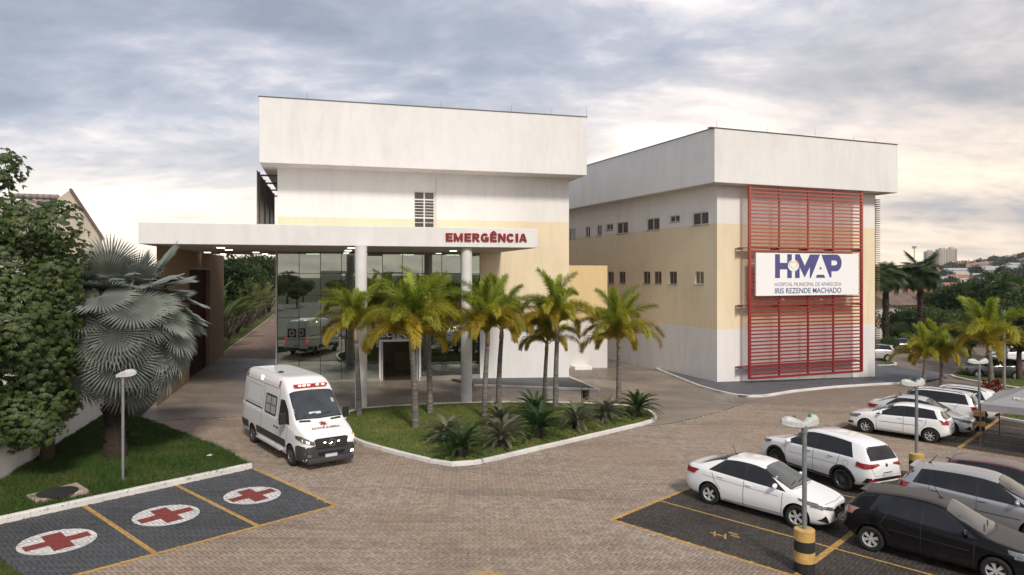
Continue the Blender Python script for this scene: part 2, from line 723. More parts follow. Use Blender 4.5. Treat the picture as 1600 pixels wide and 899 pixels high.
# --- outlines on the ground, read from the photograph
KERB_A, KERB_B = G(0, 819), G(394.5, 732)                        # left lawn kerb
kd = (KERB_B - KERB_A); kd.z = 0; kd.normalize()
kn = Vector((-kd.y, kd.x, 0))                                   # towards the lawn
WALL_A, WALL_B = G(0, 757), G(153, 657)
wd = (WALL_B - WALL_A); wd.z = 0; wd.normalize()
lawn_left = [KERB_A - kd * 7, KERB_A - kd * 2, KERB_A, KERB_B] + [G(352, 706), G(302, 686), G(253, 667), G(205, 652), G(170, 646)] + [WALL_B + wd * 1.5, WALL_A - wd * 5]
lawn_left = [Vector((p.x, p.y)) for p in lawn_left]
isl_px = [(534, 668), (545, 690), (600, 706), (655, 720), (690, 728), (712, 729.5), (745, 727), (850, 702), (960, 676), (1022, 661), (1028, 655), (1018, 644), (985, 636),
          (900, 632), (800, 630.5), (700, 633), (600, 638), (548, 643), (536, 652)]
island = P2(*isl_px)
swr_px = [(985, 561), (1008, 571), (1029, 580), (1066, 595), (1094, 606), (1122, 614), (1160, 621.5), (1195, 621), (1240, 613.5), (1300, 607), (1367, 602.5), (1440, 599)]
swr = P2(*swr_px)
swl = P2((740, 604), (800, 606), (860, 608.5), (938, 611.5))
swl_back = Vector((swl[-1].x - 0.264 * 7.5, swl[-1].y + 0.9645 * 7.5))
conc_front = P2((215, 657), (256, 657), (379, 651), (530, 649), (700, 650), (900, 655), (1000, 664), (1023, 666), (1060, 659), (1090, 652), (1125, 643), (1160, 632), (1185, 623.5))

# --- near roadway: sand bed with laid pavers, far roadway as a sheet
YFAR = 37.0
road = sheet('road', [(-24, 9), (30, 9), (46, YFAR), (-40, YFAR)], -0.012, MATS['joint_sand'], cell=6)
roadf = sheet('roadway', [(-46, YFAR - .4), (62, YFAR - .4), (62, 92), (-46, 92)], 0.0, MATS['paver_far'], cell=8)
roadb = sheet('car_park', [(-70, -75), (70, -75), (70, 9.2), (-70, 9.2)], 0.0, MATS['paver_dark'], cell=10)
conc = sheet('concrete_apron', conc_front + [Vector((13, 45)), Vector((2, 78)), Vector((-5, 78)), Vector((-8, 50)), Vector((-21.8, 50)), Vector((-17.5, 34))], 0.006, MATS['concrete'], cell=3)

# --- parking blocks on the right
O_A = G(956, 812)
ax_a = (G(1072.6, 764.4) - O_A); ax_a.z = 0; ax_a.normalize()
ax_b = (G(1208, 890) - O_A); ax_b.z = 0; ax_b.normalize()
BAY = 2.36


def PA(a, b):
    p = O_A + ax_a * a + ax_b * b
    return Vector((p.x, p.y))


def inv_PA(p):
    d = Vector((p.x - O_A.x, p.y - O_A.y))
    A2 = Matrix(((ax_a.x, ax_b.x), (ax_a.y, ax_b.y)))
    return A2.inverted() @ d

A_END = BAY * 5          # block A: five bays deep
B_0 = 17.35              # block B starts after a cross aisle
B_END = B_0 + BAY * 4
ROW = 4.87
blockA = [PA(0, 0), PA(0, 12.5), PA(A_END, 12.5), PA(A_END, 0)]
blockB = [PA(B_0, 0), PA(B_0, 14), PA(B_END, 14), PA(B_END, 0)]
# grey bays on the left (painted pavers), along the kerb
GB0, GB1 = KERB_B + kd * 0.05, G(525, 790)
gn = (GB1 - KERB_B); gn.z = 0
GDEP = gn.length
gn.normalize()
GDIV = [(G(131, 790), G(243, 865)), (G(275, 758), G(403, 822))]
gd_front = (G(121, 898) - G(525, 790)); gd_front.z = 0; gd_front.normalize()
GB2 = G(525, 790) + gd_front * 13.0
grey_bays = [Vector((p.x, p.y)) for p in (KERB_B, GB1, GB2, KERB_A - kd * 3.2)]


def herringbone():
    """bricks 200 x 100 mm laid at 90 degrees, square with the parking bays"""
    s = 0.1
    e1 = Vector((ax_b.x, ax_b.y)); e2 = Vector((-e1.y, e1.x))
    x0, x1, y0, y1 = -21.0, 31.0, 12.0, YFAR
    cs = [((x - O_A.x) * e1.x + (y - O_A.y) * e1.y, (x - O_A.x) * e2.x + (y - O_A.y) * e2.y) for x in (x0, x1) for y in (y0, y1)]
    i0, i1 = int(min(c[0] for c in cs) / s), int(max(c[0] for c in cs) / s)
    j0, j1 = int(min(c[1] for c in cs) / s), int(max(c[1] for c in cs) / s)
    I, J = np.meshgrid(np.arange(i0, i1), np.arange(j0, j1), indexing='ij')
    I, J = I.ravel(), J.ravel()
    k = (I - J) % 4
    h, v = k == 0, k == 3
    ci = np.concatenate([I[h] + 1.0, I[v] + 0.5]) * s
    cj = np.concatenate([J[h] + 0.5, J[v] + 1.0]) * s
    ver = np.concatenate([np.zeros(h.sum(), bool), np.ones(v.sum(), bool)])
    X = O_A.x + ci * e1.x + cj * e2.x
    Y = O_A.y + ci * e1.y + cj * e2.y
    ok = (Y > 12.4) & (Y < YFAR) & (np.abs(X) < Y * 0.80 + 1.2)
    for poly in (lawn_left, island):
        ok &= ~poly_in(X, Y, poly)
    cpoly = conc_front + [Vector((60, 60)), Vector((-60, 60)), Vector((-60, conc_front[0].y))]
    ok &= ~poly_in(X, Y, cpoly)
    ok &= ~poly_in(X, Y, swr + [Vector((60, 60)), Vector((0, 60))])
    wl_ = [Vector((WALL_A.x, WALL_A.y)) - Vector((wd.x, wd.y)) * 30, Vector((WALL_B.x, WALL_B.y)) + Vector((wd.x, wd.y)) * 30, Vector((-90, 60)), Vector((-90, 0))]
    ok &= ~poly_in(X, Y, wl_)
    X, Y, ver = X[ok], Y[ok], ver[ok]
    zone = np.zeros(len(X), int)
    zone[poly_in(X, Y, grey_bays)] = 1
    zone[poly_in(X, Y, blockA) | poly_in(X, Y, blockB)] = 2
    return X, Y, ver, zone, e1, e2


BX, BY, BV, BZ, E1, E2 = herringbone()
NB = len(BX)
BRND = rng.random(NB)
BDZ = rng.normal(0, 0.0016, NB)
hl, hw, ch = 0.0945, 0.0445, 0.007
L1 = np.where(BV[:, None], np.array([[E2.x, E2.y]]), np.array([[E1.x, E1.y]]))
L2 = np.where(BV[:, None], np.array([[-E1.x, -E1.y]]), np.array([[E2.x, E2.y]]))


def brick_corners(a, b):
    sg = np.array([[-1, -1], [1, -1], [1, 1], [-1, 1]])
    return np.stack([BX[:, None] + sg[None, :, 0] * a * L1[:, 0:1] + sg[None, :, 1] * b * L2[:, 0:1],
                     BY[:, None] + sg[None, :, 0] * a * L1[:, 1:2] + sg[None, :, 1] * b * L2[:, 1:2]], -1)   # n,4,2


top2 = brick_corners(hl - ch, hw - ch)
out2 = brick_corners(hl, hw)
TZ = gz_np(top2[..., 0], top2[..., 1]) + BDZ[:, None]
# the 300 bricks that show largest are objects of their own, the rest one mesh
vis = (BY > 14.9) & (np.abs(BX) < BY * 0.73) & (BZ == 0)
order = np.where(vis)[0]
order = order[np.argsort(BY[order])][:300]
single = np.zeros(NB, bool); single[order] = True
rest = np.where(~single)[0]


def brick_mesh(name, idx):
    n = len(idx)
    oz = gz_np(out2[idx][..., 0], out2[idx][..., 1])
    V = np.concatenate([np.concatenate([top2[idx], TZ[idx][..., None]], -1),
                        np.concatenate([out2[idx], (oz + BDZ[idx][:, None] - 0.006)[..., None]], -1),
                        np.concatenate([out2[idx], (oz - 0.02)[..., None]], -1)], 1).reshape(-1, 3)
    base = (np.arange(n) * 12)[:, None, None]
    t = [[0, 1, 2, 3]]
    for i in range(4):
        j = (i + 1) % 4
        t.append([4 + i, 4 + j, j, i])
        t.append([8 + i, 8 + j, 4 + j, 4 + i])
    Fc = (base + np.array(t)[None]).reshape(-1, 4)
    me = bpy.data.meshes.new(name)
    me.vertices.add(len(V)); me.vertices.foreach_set('co', V.ravel())
    me.loops.add(Fc.size); me.loops.foreach_set('vertex_index', Fc.ravel().astype(np.int32))
    me.polygons.add(len(Fc)); me.polygons.foreach_set('loop_start', np.arange(len(Fc), dtype=np.int32) * 4)
    me.polygons.foreach_set('material_index', np.repeat(BZ[idx], 9).astype(np.int32))
    at_ = me.attributes.new('rnd', 'FLOAT', 'FACE')
    at_.data.foreach_set('value', np.repeat(BRND[idx], 9).astype(np.float32))
    for m in ('paver', 'paver_grey', 'paver_dark'):
        me.materials.append(MATS[m])
    me.update(calc_edges=True)
    me.validate()
    return me


o = link('paver_field', brick_mesh('paver_field', rest), road)
o['kind'] = 'stuff'
proto_bricks = []
for k in range(10):
    b = MB()
    sg = [(-1, -1), (1, -1), (1, 1), (-1, 1)]
    b.add([(i * (hl - ch), j * (hw - ch), 0) for i, j in sg] + [(i * hl, j * hw, -0.006) for i, j in sg] + [(i * hl, j * hw, -0.02) for i, j in sg],
          [[0, 1, 2, 3]] + [[4 + i, 4 + (i + 1) % 4, (i + 1) % 4, i] for i in range(4)] + [[8 + i, 8 + (i + 1) % 4, 4 + (i + 1) % 4, 4 + i] for i in range(4)])
    me = b.mesh('paver', MATS['paver'])
    a_ = me.attributes.new('rnd', 'FLOAT', 'FACE')
    a_.data.foreach_set('value', [k / 9.0] * 9)
    proto_bricks.append(me)
tilt = Matrix.Rotation(math.atan(-SLOPE), 4, 'Y')
for i in order:
    o = link('paver', proto_bricks[int(BRND[i] * 9.99)], road)
    an = math.atan2(L1[i, 1], L1[i, 0])
    o.matrix_local = Matrix.Translation((BX[i], BY[i], gz(BX[i], BY[i]) + BDZ[i])) @ tilt @ Matrix.Rotation(an, 4, 'Z')


# --- painted markings: paint lies on the bricks and leaves the joints open
def clip_convex(poly, clip):
    out = poly
    n = len(clip)
    for i in range(n):
        a, b = clip[i], clip[(i + 1) % n]
        inp, out = out, []
        if not inp:
            return []
        ex, ey = b[0] - a[0], b[1] - a[1]
        for k in range(len(inp)):
            p, q = inp[k - 1], inp[k]
            dp = ex * (p[1] - a[1]) - ey * (p[0] - a[0])
            dq = ex * (q[1] - a[1]) - ey * (q[0] - a[0])
            if (dp >= 0) != (dq >= 0):
                t = dp / (dp - dq)
                out.append((p[0] + (q[0] - p[0]) * t, p[1] + (q[1] - p[1]) * t))
            if dq >= 0:
                out.append(q)
    return out


def paint_on_bricks(name, polys, m, parent, dz=0.0025):
    b = MB()
    for poly in polys:
        poly = [(p[0], p[1]) for p in poly]
        ar = sum(poly[i - 1][0] * poly[i][1] - poly[i][0] * poly[i - 1][1] for i in range(len(poly)))
        if ar < 0:
            poly = poly[::-1]
        xs = [p[0] for p in poly]; ys = [p[1] for p in poly]
        cand = np.where((BX > min(xs) - .12) & (BX < max(xs) + .12) & (BY > min(ys) - .12) & (BY < max(ys) + .12))[0]
        for i in cand:
            q = clip_convex([tuple(c) for c in top2[i]], poly)
            if len(q) > 2:
                b.add([(x, y, gz(x, y) + BDZ[i] + dz) for x, y in q], [list(range(len(q)))])
    if not b.f:
        return None
    for k, poly in enumerate(polys):          # thinner coat down in the joints
        poly = [(p[0], p[1]) for p in poly]
        ar = sum(poly[i - 1][0] * poly[i][1] - poly[i][0] * poly[i - 1][1] for i in range(len(poly)))
        if ar < 0:
            poly = poly[::-1]
        b.add([(x, y, gz(x, y) - 0.0045 + dz * .6 + .0003 * k) for x, y in poly], [list(range(len(poly)))])
    return b.build(name, m, parent)


def strip(a, b, w):
    a, b = Vector((a[0], a[1])), Vector((b[0], b[1]))
    d = (b - a).normalized()
    n = Vector((-d.y, d.x)) * w / 2
    return [a - n, b - n, b + n, a + n]


PY = MATS['paint_yellow']
lw = 0.11
paint_on_bricks('bay_line', [strip(PA(-.06, 0), PA(A_END, 0), .13)], PY, road)
paint_on_bricks('bay_line', [strip(PA(0, .07), PA(0, 12), .11)], PY, road)
for k in range(1, 5):
    paint_on_bricks('bay_line', [strip(PA(BAY * k, .07), PA(BAY * k, 12), .075)], PY, road)
paint_on_bricks('bay_line', [strip(PA(.06, ROW), PA(A_END, ROW), .15)], PY, road, 0.004)
paint_on_bricks('bay_line', [strip(PA(A_END, .07), PA(A_END, 12), .1)], PY, road)
paint_on_bricks('bay_line', [strip(PA(B_0 - .06, 0), PA(B_END, 0), .12)], PY, road)
paint_on_bricks('bay_line', [strip(PA(B_0, .07), PA(B_0, 14), .1)], PY, road)
for k in range(1, 4):
    paint_on_bricks('bay_line', [strip(PA(B_0 + BAY * k, .07), PA(B_0 + BAY * k, 14), .075)], PY, road)
paint_on_bricks('bay_line', [strip(PA(B_0, ROW - .15), PA(B_END, ROW - .15), .16)], PY, road, 0.004)
# worn lettering in the first bay: two short strokes over a bar
tp = lambda a, b: PA(a, b)
c0 = inv_PA(G(1131, 837))
for q in ((-.22, -.25, -.22, .10), (.02, -.25, .02, .02), (.26, -.2, .26, .2)):
    pass
marks = [strip(PA(c0.x - .05, c0.y - .34), PA(c0.x - .05, c0.y + .05), .055), strip(PA(c0.x + .10, c0.y - .30), PA(c0.x - .22, c0.y - .14), .05),
         strip(PA(c0.x + .12, c0.y - .02), PA(c0.x - .2, c0.y + .14), .05), strip(PA(c0.x + .30, c0.y - .02), PA(c0.x + .30, c0.y + .24), .07),
         strip(PA(c0.x + .16, c0.y + .10), PA(c0.x + .16, c0.y + .34), .07)]
paint_on_bricks('bay_mark', marks, PY, road)
# a yellow corner of the next bay block, at the bottom of the view
c1 = G(766, 894)
c1 = Vector((c1.x, c1.y))
a2, b2 = Vector((ax_a.x, ax_a.y)), Vector((ax_b.x, ax_b.y))
paint_on_bricks('bay_line', [strip(c1, c1 + b2 * 3, .12), strip(c1 - b2 * 0.06, c1 - a2 * 3, .12)], PY, road)
# left bays
paint_on_bricks('bay_line', [strip(KERB_B + gn * 0.05 + kd * .03, GB1, .12)], PY, road)
paint_on_bricks('bay_line', [strip(GB1, GB2, .12)], PY, road)
for a, b in GDIV:
    paint_on_bricks('bay_line', [strip(a, b, .12)], PY, road)
e_c = [G(90, 846), G(260, 805), G(394.5, 774)]
e_r = [0.80, 0.80, 0.78]
for c, r in zip(e_c, e_r):
    disc = [(c.x + r * math.cos(2 * PI * k / 28), c.y + r * math.sin(2 * PI * k / 28)) for k in range(28)]
    d_o = paint_on_bricks('marking_disc', [disc], MATS['paint_white'], road)
    u, v = Vector((kd.x, kd.y)), Vector((gn.x, gn.y))
    cc = Vector((c.x, c.y))
    w = 0.17

    def rect(u0, u1, v0, v1):
        return [cc + u * u0 + v * v0, cc + u * u1 + v * v0, cc + u * u1 + v * v1, cc + u * u0 + v * v1]
    paint_on_bricks('marking_cross', [rect(-.68, .68, -w, w), rect(-w * 1.25, w * 1.25, w, .58), rect(-w * 1.25, w * 1.25, -.58, -w)], MATS['paint_red'], d_o, 0.005)


# --- kerbs, lawns, pavements
def resample(path, step, closed=False):
    pts = [Vector((p[0], p[1])) for p in path]
    if closed:
        pts.append(pts[0])
    out = [pts[0]]
    acc = 0.0
    for a, b in zip(pts[:-1], pts[1:]):
        L = (b - a).length
        t = step - acc
        while t < L:
            out.append(a + (b - a) * (t / L))
            t += step
        acc = (acc + L) % step if L else acc
    if not closed:
        out.append(pts[-1])
    else:
        out.append(pts[0])
    return out


def kerb(name, path, side, w=0.15, h=0.14, closed=False, step=0.85, dz=0.0, m=None):
    """row of kerb stones; side +1 puts their width to the left of the path"""
    root = link(name, None)
    root['kind'] = 'structure'
    pts = resample(path, step, closed)
    n = len(pts)
    if closed and (pts[-1] - pts[-2]).length < step * .4:
        pts.pop(-2)
    nor = []
    n = len(pts)
    for i in range(n):
        if closed:
            a, b = pts[i - 1 if i > 0 else n - 2], pts[i + 1 if i < n - 1 else 1]
        else:
            a, b = pts[max(i - 1, 0)], pts[min(i + 1, n - 1)]
        t = (b - a).normalized()
        nor.append(Vector((-t.y, t.x)) * side)
    for i in range(n - 1):
        a, b, na, nb = pts[i], pts[i + 1], nor[i], nor[i + 1]
        t = (b - a)
        if t.length < 0.05:
            continue
        t = t.normalized() * 0.004
        a, b = a + t, b - t
        r = random.uniform(-.004, .004)
        c = [(a, 0), (b, 0), (b + nb * w, 0), (a + na * w, 0)]
        mb_ = MB()
        in_ = 0.02
        lo = [(p.x, p.y, gz(p.x, p.y) - .05) for p, _ in c]
        up = [(p.x, p.y, gz(p.x, p.y) + h - .02 + r + dz) for p, _ in c]
        ca, cb, cc_, cd = a + na * in_, b + nb * in_, b + nb * (w - in_), a + na * (w - in_)
        tp_ = [(p.x, p.y, gz(p.x, p.y) + h + r + dz) for p in (ca, cb, cc_, cd)]
        mb_.add(lo + up + tp_, [[j, (j + 1) % 4, 4 + (j + 1) % 4, 4 + j] for j in range(4)] + [[4 + j, 4 + (j + 1) % 4, 8 + (j + 1) % 4, 8 + j] for j in range(4)] + [[8, 9, 10, 11]])
        if side < 0:
            mb_.f = [q[::-1] for q in mb_.f]
        mb_.build('kerb_stone', m or MATS['kerb_paint'], root)
    return root


def lawn(name, poly, dz, dens, hgt, gm, label_kind=None, nmax=90000, ymax=45):
    o = sheet(name, poly, dz, MATS['lawn'], cell=1.2)
    xs = np.array([p[0] for p in poly]); ys = np.array([p[1] for p in poly])
    x0, x1, y0, y1 = xs.min(), xs.max(), ys.min(), min(ys.max(), ymax)
    n = int((x1 - x0) * (y1 - y0) * dens)
    n = min(n, nmax * 3)
    X = rng.uniform(x0, x1, n); Y = rng.uniform(y0, y1, n)
    ok = poly_in(X, Y, poly) & (np.abs(X) < Y * 0.79)
    X, Y = X[ok][:nmax], Y[ok][:nmax]
    n = len(X)
    # uneven growth
    hh = hgt * (0.55 + 0.9 * rng.random(n)) * (0.75 + 0.35 * np.sin(X * 2.1 + 1.3 * np.sin(Y * 1.7)) * np.sin(Y * 2.6))
    an = rng.uniform(0, 2 * PI, n)
    ln = rng.normal(0, 0.45, (n, 2)) * hh[:, None]
    w = 0.008 + 0.006 * rng.random(n)
    Z = gz_np(X, Y) + dz - 0.004
    dx, dy = np.cos(an) * w, np.sin(an) * w
    V = np.empty((n, 3, 3))
    V[:, 0] = np.stack([X - dx, Y - dy, Z], -1)
    V[:, 1] = np.stack([X + dx, Y + dy, Z], -1)
    V[:, 2] = np.stack([X + ln[:, 0], Y + ln[:, 1], Z + hh], -1)
    me = bpy.data.meshes.new('grass')
    me.vertices.add(n * 3); me.vertices.foreach_set('co', V.ravel())
    me.loops.add(n * 3); me.loops.foreach_set('vertex_index', np.arange(n * 3, dtype=np.int32))
    me.polygons.add(n); me.polygons.foreach_set('loop_start', np.arange(n, dtype=np.int32) * 3)
    me.materials.append(MATS[gm]); me.update(calc_edges=True)
    g = link('grass', me, o)
    g['kind'] = 'stuff'
    return o


island_s = smooth_path(island + [island[0]], 1)[:-1]
kerb('kerb', island_s, 1, closed=True)
isl_c = sum(island_s, Vector((0, 0))) / len(island_s)
lawn('lawn', [p + (isl_c - p).normalized() * 0.10 for p in island_s], 0.09, 900, 0.075, 'grass_light')
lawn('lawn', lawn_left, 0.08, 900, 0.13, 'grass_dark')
kerb('kerb', [KERB_A - kd * 7, KERB_B], 1, w=0.17, h=0.16)
lawn('lawn', [Vector((p.x, p.y)) for p in (G(-40, 862), G(0, 876), G(34, 902), G(36, 960), G(-80, 960))], 0.05, 900, 0.08, 'grass_dark')
# pavements by the buildings
sw = sheet('pavement', swr + [Vector((32, 50)), Vector((30, 80)), Vector((0, 80))], 0.11, MATS['sidewalk_grey'], cell=3)
kerb('kerb', swr, 1, w=0.16, h=0.13)
sw2 = sheet('pavement', swl + [swl_back, Vector((swl_back.x - 9, swl_back.y - 2))], 0.11, MATS['sidewalk_grey'])
kerb('kerb', [swl[0], swl[1], swl[2], swl[3]], 1, w=0.16, h=0.13)
kerb('kerb', [swl[3], swl_back], 1, w=0.16, h=0.13)

# ================================================================== BUILDINGS
mat('white_plaster', WHITE, 0.85, vary=0.10, scale=0.8, bump=0.3, world=True)
W_L = wall_mat('render_block', [(3.25, (0.82, 0.82, 0.825)), (9.93, YELLOW), (99, WHITE)])
W_R = wall_mat('render_ward', [(3.0, (0.82, 0.805, 0.795)), (9.86, YELLOW), (99, WHITE)])
W_P = wall_mat('render_parapet', [(99, (0.85, 0.84, 0.825))], streak=0.09)
W_C = wall_mat('render_canopy', [(99, (0.85, 0.84, 0.83))], streak=0.10)
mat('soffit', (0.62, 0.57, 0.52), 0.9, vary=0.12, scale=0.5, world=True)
mat('metal_cap', (0.16, 0.15, 0.15), 0.5, 0.6)
mat('frame_white', (0.72, 0.71, 0.70), 0.45, vary=0.05)
mat('frame_grey', (0.33, 0.29, 0.26), 0.5, vary=0.08)
mat('mullion', (0.018, 0.022, 0.022), 0.35, vary=0.0)
mat('granite', (0.34, 0.31, 0.28), 0.6, vary=0.35, scale=30, world=True)
mat('dark_room', (0.20, 0.135, 0.09), 0.8, vary=0.25, scale=1.0)
mat('room_floor', (0.10, 0.085, 0.07), 0.25, vary=0.2)
mat('lamp_lit', (0.9, 0.88, 0.8), 0.5, vary=0, emit=(1.0, 0.90, 0.70), estr=2.2)
mat('letter_red', (0.27, 0.010, 0.016), 0.4, vary=0.18, scale=2.5)
mat('column_white', (0.74, 0.73, 0.72), 0.7, vary=0.10, scale=1.2, bump=0.15)
mat('brown_slat', (0.050, 0.032, 0.026), 0.55, vary=0.25)
mat('steel_grey', (0.36, 0.37, 0.38), 0.4, 0.7, vary=0.15)


def glass_mat():
    t = NT('curtain_glass')
    n, l = t.n, t.l
    out = n['Material Output']
    n.remove(t.b)
    tr = n.new('ShaderNodeBsdfTransparent'); tr.inputs[0].default_value = (0.20, 0.27, 0.23, 1)
    gl = n.new('ShaderNodeBsdfGlossy'); gl.inputs[0].default_value = (0.82, 0.93, 0.86, 1); gl.inputs[1].default_value = 0.008
    lw_ = n.new('ShaderNodeFresnel'); lw_.inputs[0].default_value = 1.5
    m1 = n.new('ShaderNodeMath'); m1.operation = 'ADD'; m1.use_clamp = True; m1.inputs[1].default_value = 0.36
    l.new(lw_.outputs[0], m1.inputs[0])
    mx = n.new('ShaderNodeMixShader')
    l.new(m1.outputs[0], mx.inputs[0]); l.new(tr.outputs[0], mx.inputs[1]); l.new(gl.outputs[0], mx.inputs[2])
    l.new(mx.outputs[0], out.inputs[0])
    MATS['curtain_glass'] = t.m
    t = NT('window_glass')
    t.color(t.ramp(t.objrand(), [(0.0, (0.040, 0.030, 0.024)), (1.0, (0.095, 0.075, 0.060))]))
    t.set(rough=0.06, spec=0.9)
    MATS['window_glass'] = t.m


glass_mat()


class Face:
    """a vertical wall plane: A + u*s, outward normal n"""
    def __init__(s, A, u, n):
        s.A, s.u, s.n = Vector((A[0], A[1], 0)), Vector((u[0], u[1], 0)).normalized(), Vector((n[0], n[1], 0)).normalized()

    def P(s, a, z, out=0.0):
        p = s.A + s.u * a + s.n * out
        return Vector((p.x, p.y, z))

    def pix(s, px, py, out=0.0):
        p = hit_plane(px, py, s.A + s.n * out, s.u)
        return (p - s.A - s.n * out).dot(s.u), p.z

    def off(s, d):
        return Face(s.A + s.n * d, s.u, s.n)

    def box(s, mb_, a0, a1, z0, z1, o0, o1, mi=0):
        c = (s.P(a0, z0, o0) + s.P(a1, z1, o1)) / 2
        mb_.obox(c, s.u * abs(a1 - a0) / 2, s.n * abs(o1 - o0) / 2, Vector((0, 0, abs(z1 - z0) / 2)), mi)
        return mb_


def quad_out(mb_, pts, n, mi=0):
    a, b, c = pts[0], pts[1], pts[2]
    if (b - a).cross(c - a).dot(n) < 0:
        pts = pts[::-1]
    mb_.add(pts, [list(range(len(pts)))], mi)


def holed_wall(name, F_, a0, a1, z0, z1, holes, m, parent, depth=0.15):
    mb_ = MB()
    us = sorted({a0, a1, *[h[0] for h in holes], *[h[1] for h in holes]})
    zs = sorted({z0, z1, *[h[2] for h in holes], *[h[3] for h in holes]})
    us = [u for u in us if a0 <= u <= a1]; zs = [z for z in zs if z0 <= z <= z1]
    for i in range(len(us) - 1):
        for j in range(len(zs) - 1):
            uc, zc = (us[i] + us[i + 1]) / 2, (zs[j] + zs[j + 1]) / 2
            if any(h[0] < uc < h[1] and h[2] < zc < h[3] for h in holes):
                continue
            quad_out(mb_, [F_.P(us[i], zs[j]), F_.P(us[i + 1], zs[j]), F_.P(us[i + 1], zs[j + 1]), F_.P(us[i], zs[j + 1])], F_.n)
    for (h0, h1, y0, y1) in holes:
        for p, q, nn in (((h0, y0), (h1, y0), Vector((0, 0, 1))), ((h0, y1), (h1, y1), Vector((0, 0, -1))),
                         ((h0, y0), (h0, y1), F_.u), ((h1, y0), (h1, y1), -F_.u)):
            quad_out(mb_, [F_.P(*p), F_.P(*q), F_.P(*q, -depth), F_.P(*p, -depth)], nn)
    return mb_.build(name, m, parent)


def window(F_, h, parent, frame='frame_white', panes=2, rows=None, sill=True, fw=0.05, depth=0.11):
    """window part: frame mesh, with panes and sill as sub-parts"""
    a0, a1, z0, z1 = h
    mb_ = MB()
    o0, o1 = -depth, -depth + 0.06
    F_.box(mb_, a0, a0 + fw, z0, z1, o0, o1); F_.box(mb_, a1 - fw, a1, z0, z1, o0, o1)
    F_.box(mb_, a0 + fw, a1 - fw, z1 - fw, z1, o0, o1); F_.box(mb_, a0 + fw, a1 - fw, z0, z0 + fw, o0, o1)
    da = (a1 - a0) / panes
    for k in range(1, panes):
        F_.box(mb_, a0 + da * k - fw * .6, a0 + da * k + fw * .6, z0 + fw, z1 - fw, o0, o1 + .004)
    rows = rows or []
    for r in rows:
        F_.box(mb_, a0 + fw, a1 - fw, r - fw * .6, r + fw * .6, o0, o1 + .008)
    w = mb_.build('window', MATS[frame], parent)
    zz = [z0] + list(rows) + [z1]
    for j in range(len(zz) - 1):
        for k in range(panes):
            b = MB()
            F_.box(b, a0 + da * k + fw * .5, a0 + da * (k + 1) - fw * .5, zz[j] + fw * .4, zz[j + 1] - fw * .4, o0 + .012, o0 + .030)
            b.build('pane', MATS['window_glass'], w)
    if sill:
        b = MB()
        F_.box(b, a0 - .06, a1 + .06, z0 - .05, z0 - .003, -depth, .05)
        b.build('sill', MATS['frame_grey'], w)
    return w


def text_mesh(txt, bold=0.0, extrude=0.0, name='lettering'):
    cu = bpy.data.curves.new(name, 'FONT')
    cu.body = txt
    cu.size = 1.0
    cu.offset = bold
    cu.extrude = extrude
    cu.resolution_u = 3
    ob = bpy.data.objects.new(name, cu)
    COL.objects.link(ob)
    dg = bpy.context.evaluated_depsgraph_get()
    me = bpy.data.meshes.new_from_object(ob.evaluated_get(dg))
    bpy.data.objects.remove(ob)
    bpy.data.curves.remove(cu)
    return me


def mesh_bounds(me):
    co = np.empty(len(me.vertices) * 3); me.vertices.foreach_get('co', co)
    co = co.reshape(-1, 3)
    return co.min(0), co.max(0)


def text_on(F_, txt, a0, a1, z0, z1, out, m, parent, name='lettering', bold=0.0, depth=0.02, mirror=False, cap_ref=None):
    """lettering that fills the rectangle a0..a1 x z0..z1 of a face (z1 = cap height)"""
    me = text_mesh(txt, bold, depth / 2, name)
    lo, hi = mesh_bounds(me)
    ref = text_mesh('H', bold, 0)
    l2, h2 = mesh_bounds(ref)
    bpy.data.meshes.remove(ref)
    sx = (a1 - a0) / (hi[0] - lo[0]); sy = (z1 - z0) / (h2[1] - l2[1])
    co = np.empty(len(me.vertices) * 3); me.vertices.foreach_get('co', co); co = co.reshape(-1, 3)
    X = (co[:, 0] - lo[0]) * sx
    if mirror:
        X = (a1 - a0) - X
    Z = (co[:, 1] - l2[1]) * sy + z0
    D = co[:, 2] + out + depth / 2
    base = np.array(F_.A); u = np.array(F_.u); n = np.array(F_.n)
    W = base[None] + (a0 + X)[:, None] * u[None] + D[:, None] * n[None]
    W[:, 2] = Z
    me.vertices.foreach_set('co', W.ravel())
    if mirror:
        me.flip_normals()
    me.materials.clear(); me.materials.append(m)
    me.update()
    return link(name, me, parent)


def poly_on(F_, polys, out, m, parent, name, depth=0.012):
    """flat plate(s) cut to photo outlines, lying on a face"""
    bm = bmesh.new()
    for poly in polys:
        pts = []
        for (px, py) in poly:
            a, z = F_.pix(px, py)
            pts.append((a, z))
        vs_ = [bm.verts.new(F_.P(a, z, out + depth)) for a, z in pts]
        f = bm.faces.new(vs_)
        f.normal_update()
        if f.normal.dot(F_.n) < 0:
            f.normal_flip()
        r = bmesh.ops.extrude_face_region(bm, geom=[f])
        for v in [e for e in r['geom'] if isinstance(e, bmesh.types.BMVert)]:
            pass
        # move the copy back to make the plate thick
        for v in vs_:
            v.co -= F_.n * depth
    me = bpy.data.meshes.new(name)
    bmesh.ops.triangulate(bm, faces=[f for f in bm.faces if len(f.verts) > 4])
    bmesh.ops.recalc_face_normals(bm, faces=bm.faces[:])
    bm.to_mesh(me); bm.free()
    me.materials.append(m)
    return link(name, me, parent)


